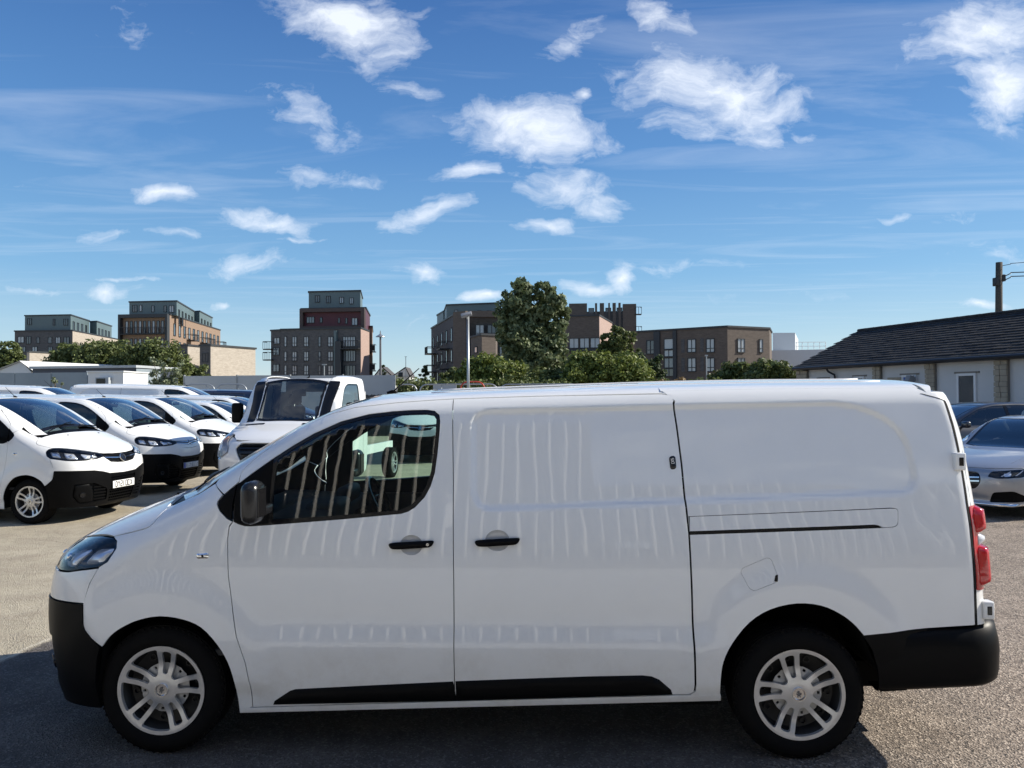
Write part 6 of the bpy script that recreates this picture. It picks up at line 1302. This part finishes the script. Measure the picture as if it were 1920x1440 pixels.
LF = {'dark': leaf_mat('leaf_dark', (.025, .042, .014), (.10, .135, .055)), 'poplar': leaf_mat('leaf_silver_green', (.045, .075, .025), (.25, .29, .15)), 'olive': leaf_mat('leaf_olive', (.055, .075, .02), (.17, .205, .068)), 'bright': leaf_mat('leaf_bright', (.08, .11, .02), (.225, .265, .062)),
      'pale': leaf_mat('leaf_pale', (.12, .15, .08), (.28, .32, .2)), 'rust': leaf_mat('leaf_rust', (.14, .09, .03), (.30, .20, .09))}
BARK = mat('bark', (.09, .07, .05), .9, bump=(12, .8, .03))
def leaves(name, clumps, per, size, m, parent, seed=0, spread=1.0):
    """clumps: array (n, 4) x y z r"""
    g = np.random.default_rng(seed); n = len(clumps) * per; c = np.repeat(clumps, per, 0)
    d = g.normal(size=(n, 3)); d /= np.linalg.norm(d, axis=1, keepdims=True); rad = g.random(n) ** .45
    P = c[:, :3] + d * (rad * c[:, 3] * spread)[:, None] * [1, 1, .8]
    nr = d * .7 + g.normal(size=(n, 3)) * .6 + [0, 0, .35]; nr /= np.linalg.norm(nr, axis=1, keepdims=True)
    a = np.cross(nr, g.normal(size=(n, 3))); a /= np.linalg.norm(a, axis=1, keepdims=True); b = np.cross(nr, a); s = size * (.6 + .8 * g.random(n))[:, None]
    V = np.stack([P - a * s, P - b * s * .55, P + a * s, P + b * s * .55], 1).reshape(-1, 3)
    me = bpy.data.meshes.new(name); me.vertices.add(n * 4); me.vertices.foreach_set('co', V.ravel()); me.loops.add(n * 4); me.loops.foreach_set('vertex_index', np.arange(n * 4)); me.polygons.add(n); me.polygons.foreach_set('loop_start', np.arange(n) * 4); me.update(calc_edges=True); me.materials.append(m)
    o = bpy.data.objects.new(name, me); COL.objects.link(o); o.parent = parent; o['kind'] = 'stuff'; return o
def plant(label, px, depth, w, top, kind, name='shrub', cat='shrub', seed=0, clumps=60, per=70, leaf=.12, trunk=None, squash=1.0, base=None, dy=None, group=None):
    """px: image column of the middle, w: width in photo pixels, top: photo row of its top"""
    k = FOC / depth; W = w / k; x = at(px, 743, depth).x; zt = at(px, top, depth).z; t = thing(name, label, cat, (x, depth, 0), 0, group); g = np.random.default_rng(seed + 5)
    z0 = base if base is not None else 0; H = zt - z0; C = []
    dy = dy or W * .45
    tree_ = trunk is not None
    lob = [(g.uniform(-.5, .5), g.uniform(-.3, .3), g.uniform(.25, .85) if tree_ else g.uniform(.55, .85), g.uniform(.35, .6)) for _ in range(11)] + [(0, 0, .5, .85)]
    while len(C) < clumps:
        l = lob[g.integers(len(lob))]; d = g.normal(size=3); d /= np.linalg.norm(d); r = g.uniform(.72, 1.0)
        u = l[0] + d[0] * r * l[3]; v = l[1] + d[1] * r * l[3]; h = l[2] + d[2] * r * l[3] * .5
        if h < 0.02 or abs(u) > 1.0 or h > .97: continue
        if h > (.97 - .62 * abs(u) ** 2.2 * squash if tree_ else .98 - .30 * abs(u) ** 3 - .10 * (math.sin(u * 5 + seed) > .5)): continue
        C.append((u * W / 2, v * dy, z0 + h * H, W * .5 * (g.uniform(.07, .17) if tree_ else g.uniform(.13, .24))))
    cr = leaves('crown' if trunk else 'foliage', np.array(C), per, leaf, LF[kind], t, seed)
    b = MB(); tr = trunk or max(.05, W * .02); b.tube([(0, 0, 0), (.05 * W * .2, 0, H * .35), (-.02 * W, 0, H * .6), (0, 0, H * .85)], [tr * 1.3, tr, tr * .7, tr * .25], 8); b.build('trunk' if trunk else 'stem', BARK, t, smooth=True)
    idx = g.choice(len(C), min(12, len(C)), replace=False)
    b = MB()
    for i in idx[:9]:
        c = C[i]; h0 = min(c[2] * .6, H * .6); b = MB(); b.tube([(0, 0, h0), (c[0] * .5, c[1] * .5, (h0 + c[2]) / 2), c[:3]], [tr * .5, tr * .3, tr * .1], 5); b.build('limb', BARK, t, smooth=True)
    return t
plant('tall dense tree with silvery green leaves standing against the brown flats', 998, 62, 158, 513, 'poplar', 'broadleaf_tree', 'tree', 1, 620, 62, .19, .35, squash=.62, base=1.0)
plant('medium tree with thinner crown, right of the tall tree', 1163, 60, 92, 602, 'olive', 'broadleaf_tree', 'tree', 2, 260, 50, .15, .2, squash=.5, base=1.0)
plant('dark shrub at the extreme left edge below the teal flats', 8, 58, 90, 638, 'olive', seed=3, clumps=150)
plant('wide green shrub in front of the far left flats', 130, 56, 110, 643, 'olive', seed=4, clumps=260)
plant('broad leafy shrub mass in front of the orange brick flats, left part', 200, 55, 140, 636, 'olive', seed=5, clumps=340)
plant('broad leafy shrub mass in front of the orange brick flats, right part', 285, 54, 140, 634, 'olive', seed=6, clumps=340)
plant('low dark shrub at the foot of the pale brick end wall', 362, 60, 90, 676, 'olive', seed=7, clumps=150)
plant('loose pale leaved bush growing in front of the grey hoarding', 308, 33, 80, 664, 'pale', seed=8, clumps=60, per=36, leaf=.065)
plant('wispy pale plant growing in front of the long grey container', 104, 33, 30, 694, 'pale', seed=9, clumps=16, per=26, leaf=.06)
plant('small far bush right of the distant houses', 797, 120, 28, 684, 'dark', seed=10, clumps=40, per=40, leaf=.2)
plant('small far tree left of the distant houses', 718, 160, 14, 678, 'dark', seed=11, clumps=20, per=40, leaf=.25)
plant('sunlit yellow green bush left of the tall tree foot', 922, 50, 150, 664, 'bright', seed=12, clumps=330)
plant('large rounded bush with yellow green top right of the tall tree', 1133, 48, 180, 658, 'bright', seed=13, clumps=460)
plant('dark green bush under the medium tree', 1212, 52, 95, 662, 'dark', seed=14, clumps=190)
plant('low green bush joining the tall tree foot to the big round bush', 1040, 49, 150, 690, 'olive', seed=31, clumps=220)
plant('low rounded bush at the foot of the brown flats, behind the floodlight post', 862, 52, 90, 690, 'olive', seed=32, clumps=150)
plant('rusty brown plants at the foot of the long brick block', 1262, 46, 95, 706, 'rust', seed=15, clumps=60, leaf=.1)
plant('small upright pale plant in front of the long brick block', 1314, 50, 28, 698, 'pale', seed=16, clumps=24, per=40, leaf=.08)
plant('olive bush before the long brick block, right end', 1378, 50, 105, 682, 'olive', seed=17, clumps=240)
plant('olive bush touching the cottage end wall', 1452, 46, 120, 675, 'olive', seed=18, clumps=300)
def hedge(label, px0, px1, depth, top, kind, seed, cl):
    a, c = at(px0, 743, depth).x, at(px1, 743, depth).x; zt = at(px0, top, depth).z; t = thing('hedge', label, 'hedge', ((a + c) / 2, depth, 0)); g = np.random.default_rng(seed)
    C = np.stack([g.uniform(-(c - a) / 2, (c - a) / 2, cl), g.uniform(-1.2, 1.2, cl), g.uniform(.2, 1, cl) * (zt - .3) * g.uniform(.88, 1.0, cl), g.uniform(.3, .5, cl)], 1); leaves('foliage', C, 60, .10, LF[kind], t, seed)
    b = MB()
    for k in range(8): x = -(c - a) / 2 + (c - a) * (k + .5) / 8; b.tube([(x, 0, 0), (x + .1, 0, zt * .7)], .06, 5)
    o = b.build('stem', BARK, t); o['kind'] = 'stuff'
hedge('low sunlit hedge running from the lamp post to the tall tree', 700, 1080, 44, 703, 'olive', 21, 520)
hedge('low dark hedge between the big round bush and the cottage', 1180, 1500, 47, 706, 'olive', 22, 420)
hedge('low green scrub behind the grey hoarding on the left', 470, 700, 62, 712, 'olive', 23, 120)

# ------------------------------------------------------------------ hoardings, sheds, barriers, lamps
def strip(name, label, cat, px0, px1, d0, d1, top, m, step=None, z0=0, pn='panel', gap=.03, th=.06, post=None):
    A, B = P2(px0, d0), P2(px1, d1); t = thing(name, label, cat, (0, 0, 0)); L_, f = Q(A, B); zt = at(px0, top, d0).z; n = max(1, int(round(L_ / step))) if step else 1; w = L_ / n
    for k in range(n):
        b = MB(); dz = random.uniform(-.02, .02) if n > 1 else 0
        slab(b, f, k * w + gap / 2, (k + 1) * w - gap / 2, z0, zt + dz, -th, random.uniform(0, .015)); b.build(pn, m, t)
        if post: b = MB(); slab(b, f, k * w - .03, k * w + .03, z0, zt + .05, -.12, .03); b.build('post', post, t)
    return t, f, L_, zt
HG = mat('hoarding_grey', (.42, .45, .47), .55, noise=(.6, (.34, .37, .39), .3)); HGB = mat('container_blue_grey', (.26, .31, .34), .5, noise=(.8, (.20, .24, .27), .3)); WHC = mat('cabin_white', (.66, .67, .66), .5)
strip('site_hoarding', 'long pale grey panelled hoarding behind the dark navy van and the truck', 'fence', 345, 742, 38, 38, 705, HG, 2.4, post=mat('post_grey', (.25, .27, .28), .5))
strip('shipping_container', 'long blue grey container at the far left behind the vans', 'container', -40, 164, 36, 36, 699, HGB, 2.0)
def cabin():
    t = thing('site_cabin', 'white site cabin with air unit, between container and pale bush', 'cabin'); A, B = P2(165, 35.5), P2(231, 35.5); L_, f = Q(A, B); zt = at(165, 698, 35.5).z
    b = MB(); slab(b, f, 0, L_, 0, zt, -2.4, 0); b.build('wall', WHC, t); b = MB(); slab(b, f, -.05, L_ + .05, zt + .002, zt + .06, -2.45, .06); b.build('roof', WHC, t)
    b = MB(); slab(b, f, .5, 1.1, zt - .62, zt - .25, 0, .3); b.build('air_unit', HG, t); b = MB(); slab(b, f, .55, .95, zt - .58, zt - .3, .3, .32); b.build('air_unit_grille', GLOSSBLK, t)
cabin()
def gable_shed():
    t = thing('gable_shed', 'white shed with shallow gable roof at the far left edge', 'shed'); d = 47; x0, x1 = at(-8, 743, d).x, at(58, 743, d).x; ze = at(0, 697, d).z; zr = at(42, 678, d).z; xm = at(40, 743, d).x
    b = MB(); b.box(x0, x1, d, d + 9, 0, ze); b.build('wall', WHC, t); b = MB(); b.add([(x0, d, ze), (xm, d, zr), (x1, d, ze)], [(0, 1, 2)]); b.build('gable', WHC, t)
    b = MB(); b.add([(x0 - .3, d - .2, ze - .05), (xm, d - .2, zr + .05), (xm + 3.2, d + 10, zr + .05), (x0 - .3, d + 10, ze - .05), (x1 + .3, d - .2, ze), (x1 + 3.6, d + 10, ze)], [(0, 1, 2, 3), (1, 4, 5, 2)]); b.build('roof', WHC, t)
gable_shed()
t = thing('long_shed', 'long low shed with dark blue wall under the leafy shrubs at left', 'shed'); A, B, C_ = P2(61, 44), P2(255, 43), P2(300, 45); L_, f = Q(A, B); zt = at(160, 690, 43).z
b = MB(); slab(b, f, 0, L_, 0, zt, -4, 0); b.build('wall', mat('shed_navy', (.05, .06, .085), .5), t); b = MB(); slab(b, f, -.1, L_ + .1, zt + .002, zt + .14, -4, .15); b.build('roof', HG, t); L2, f2 = Q(B, C_); b = MB(); slab(b, f2, 0, L2, 0, zt - .05, -3, .02); b.build('end_wall', HGB, t)
t = thing('low_white_wall', 'low white painted block wall beyond the truck, by the lamp post', 'wall'); A, B = P2(672, 41), P2(742, 41); L_, f = Q(A, B)
b = MB(); slab(b, f, 0, L_, 0, at(700, 723, 41).z, -.2, 0); b.build('wall', WHC, t)
t = thing('timber_fence', 'dark vertical board fence beyond the truck cab', 'fence'); A, B = P2(678, 36), P2(795, 36); L_, f = Q(A, B); n = 46
for k in range(n):
    b = MB(); slab(b, f, k * L_ / n, (k + .86) * L_ / n, 0, at(700, 740, 36).z + random.uniform(-.03, .03), -.03, random.uniform(0, .01)); b.build('board', mat('fence_black', (.03, .032, .035), .7), t)
GAL = mat('galvanised_tube', (.36, .38, .39), .4, metal=.6); REDT = mat('red_tube', (.50, .06, .04), .45)
def barrier(label, px0, px1, depth, top, m, group=None, r=.028, mids=1):
    a, c = at(px0, 743, depth).x, at(px1, 743, depth).x; zt = at(px0, top, depth).z; t = thing('pedestrian_barrier', label, 'barrier', (a, depth, 0), 0, group); L_ = c - a; q = .28
    b = MB(); P = [(0.03, 0, 0), (0.03, 0, zt - q)] + [(.03 + q - q * math.cos(s), 0, zt - q + q * math.sin(s)) for s in np.linspace(.3, math.pi / 2, 5)] + [(L_ - q - .03 + q * math.sin(s), 0, zt - q + q * math.cos(s)) for s in np.linspace(0, math.pi / 2 - .3, 5)] + [(L_ - .03, 0, zt - q), (L_ - .03, 0, 0)]
    b.tube(P, r, 8); b.build('frame', m, t, smooth=True)
    b = MB(); b.tube([(.03, 0, .9), (L_ - .03, 0, .9)], r * .8, 6); b.build('rail', m, t, smooth=True)
    for k in range(1, int(L_ / .9) + 1):
        x = k * .9
        if x < L_ - .2: b = MB(); b.tube([(x, 0, .9), (x, 0, zt - r)], r * .45, 5); b.build('upright', m, t, smooth=True)
    return t
BG = 'grey tubular barriers along the yard edge'
for i, (a, c, lab) in enumerate(((345, 404, 'grey tubular barrier left of the truck, behind the navy van'), (405, 464, 'grey tubular barrier ending just behind the truck cab'), (742, 783, 'short grey tubular barrier just right of the black boards'), (786, 934, 'grey tubular barrier passing behind the tall floodlight post'),
                                 (937, 1086, 'grey tubular barrier under the tall tree'), (1089, 1250, 'grey tubular barrier under the big round bush, mostly behind the van roof'))):
    barrier(lab, a, c, 31, 721, GAL, BG)
barrier('red tubular barrier hoop around the floodlight post', 862, 910, 29.5, 716, REDT)
def sheet(name, label, px0, px1, y0, y1, d, m, cat='sign'):
    a, c = at(px0, 743, d).x, at(px1, 743, d).x; b = MB(); b.rbox(a, c, d, d + .05, at(px0, y1, d).z, at(px0, y0, d).z, .01); o = b.build(name, m, None); tag(o, label, cat); return o
sheet('board_panel', 'pale blue board leaning behind the barrier, left of the red hoop', 812, 856, 721, 742, 32.5, HG, 'board'); sheet('blank_sign', 'plain white board fixed on the lamp post beyond the truck', 700, 728, 706, 738, 38.5, WHC)
# floodlight post
def post(px, depth, top, r0=.07): p = at(px, 743, depth); return p.x, at(px, top, depth).z
x, zt = post(878, 28, 588); t = thing('floodlight_post', 'tall grey post with a square floodlight on top, left of the tall tree', 'lamp post', (x, 28, 0)); b = MB(); b.tube([(0, 0, 0), (0, 0, zt - .1)], [.055, .045], 10); b.build('pole', GAL, t, smooth=True)
b = MB(); Mx = Matrix.Translation((-.05, -.1, zt - .05)) @ Matrix.Rotation(R(-14), 4, 'Y') @ Matrix.Rotation(R(28), 4, 'X'); b.rbox(-.20, .20, -.12, .12, -.05, .05, .02, Mx); b.build('floodlight', mat('lamp_body', (.25, .25, .25), .5), t, auto=40); b = MB(); b.box(-.17, .17, -.10, .10, -.056, -.05, Mx); b.build('glass', PANE[1], t)
b = MB(); b.tube([(0, 0, zt - .25), (-.05, -.08, zt - .08)], .025, 6); b.build('bracket', GAL, t)
# ornamental post
x, zt = post(713.5, 40, 620); t = thing('lamp_post', 'slim dark lamp post with a round hood and spike, beyond the truck', 'lamp post', (x, 40, 0)); b = MB(); b.tube([(0, 0, 0), (0, 0, 1.2), (0, 0, zt - .3), (0, 0, zt)], [.09, .07, .05, .015], 10); b.build('pole', mat('post_dark', (.12, .12, .13), .5), t, smooth=True)
b = MB(); b.lathe([(.02, .12), (.10, .06), (.24, -.02), (.25, -.05), (.08, -.06), (.02, -.06)], 20, Matrix.Translation((0, 0, zt - .28)) @ Matrix.Rotation(R(90), 4, 'X')); b.build('lamp_hood', GAL, t, auto=40)
for px, d, tp, lab in ((608, 55, 684, 'tiny street lamp before the grey brick flats'), (761, 110, 669, 'thin far lamp post right of the distant houses'), (1325, 58, 668, 'thin white pole in front of the long brick block')):
    x, zt = post(px, d, tp); t = thing('street_lamp', lab, 'lamp post', (x, d, 0)); b = MB(); b.tube([(0, 0, 0), (0, 0, zt)], .045, 6); b.build('pole', GAL, t)
    b = MB(); b.box(-.16, .16, -.06, .06, zt - .02, zt + .05) if px != 1325 else b.box(-.1, .1, -.1, .1, zt, zt + .1); b.build('lamp_head', GAL, t)
# telegraph pole
d = 34; x, zt = post(1877, d, 492); xb = at(1872, 743, d).x - x; t = thing('telegraph_pole', 'weathered wooden telegraph pole rising behind the slate roof', 'telegraph pole', (x, d, 0)); WD = mat('pole_wood', (.065, .058, .048), .9, bump=(20, .5, .01))
b = MB(); b.tube([(xb, 0, 0), (xb * .5, 0, zt * .6), (0, 0, zt)], [.17, .15, .135], 12); b.build('pole', WD, t, smooth=True)
b = MB(); b.rbox(-.24, -.10, -.15, .12, zt - 1.05, zt - .68, .02); b.rbox(.08, .22, -.12, .1, zt - .85, zt - .55, .02); b.build('junction_box', BALC, t, auto=40)
for k, (sx, zz) in enumerate(((.5, 4.9), (-.4, 4.7), (.45, 5.1))): b = MB(); b.tube([(0, 0, zz - .06), (sx * .6, 0, zz)], .014, 5); b.build('step_peg', BALC, t)
for lab, za, zb_, m_ in (('topmost thin cable from the pole head out of frame', zt - .15, zt + .5, 1), ('upper of the two paired cables leaving the pole', zt - .55, zt - .36, 0), ('lower of the two paired cables leaving the pole', zt - .72, zt - .50, 0)):
    b = MB(); b.tube([(x + .12, d, za - (0 if m_ else .12)), (x + .32, d - .3, za + .02)] + [(x + .3 + 9 * k / 8, d - .3 - 6 * k / 8, za + .05 + (zb_ - za) * k / 8 - .25 * math.sin(math.pi * k / 8)) for k in range(9)], .014 if m_ else .022, 5); o = b.build('overhead_cable', BALC, None); tag(o, lab, 'cable')
#@@MORE
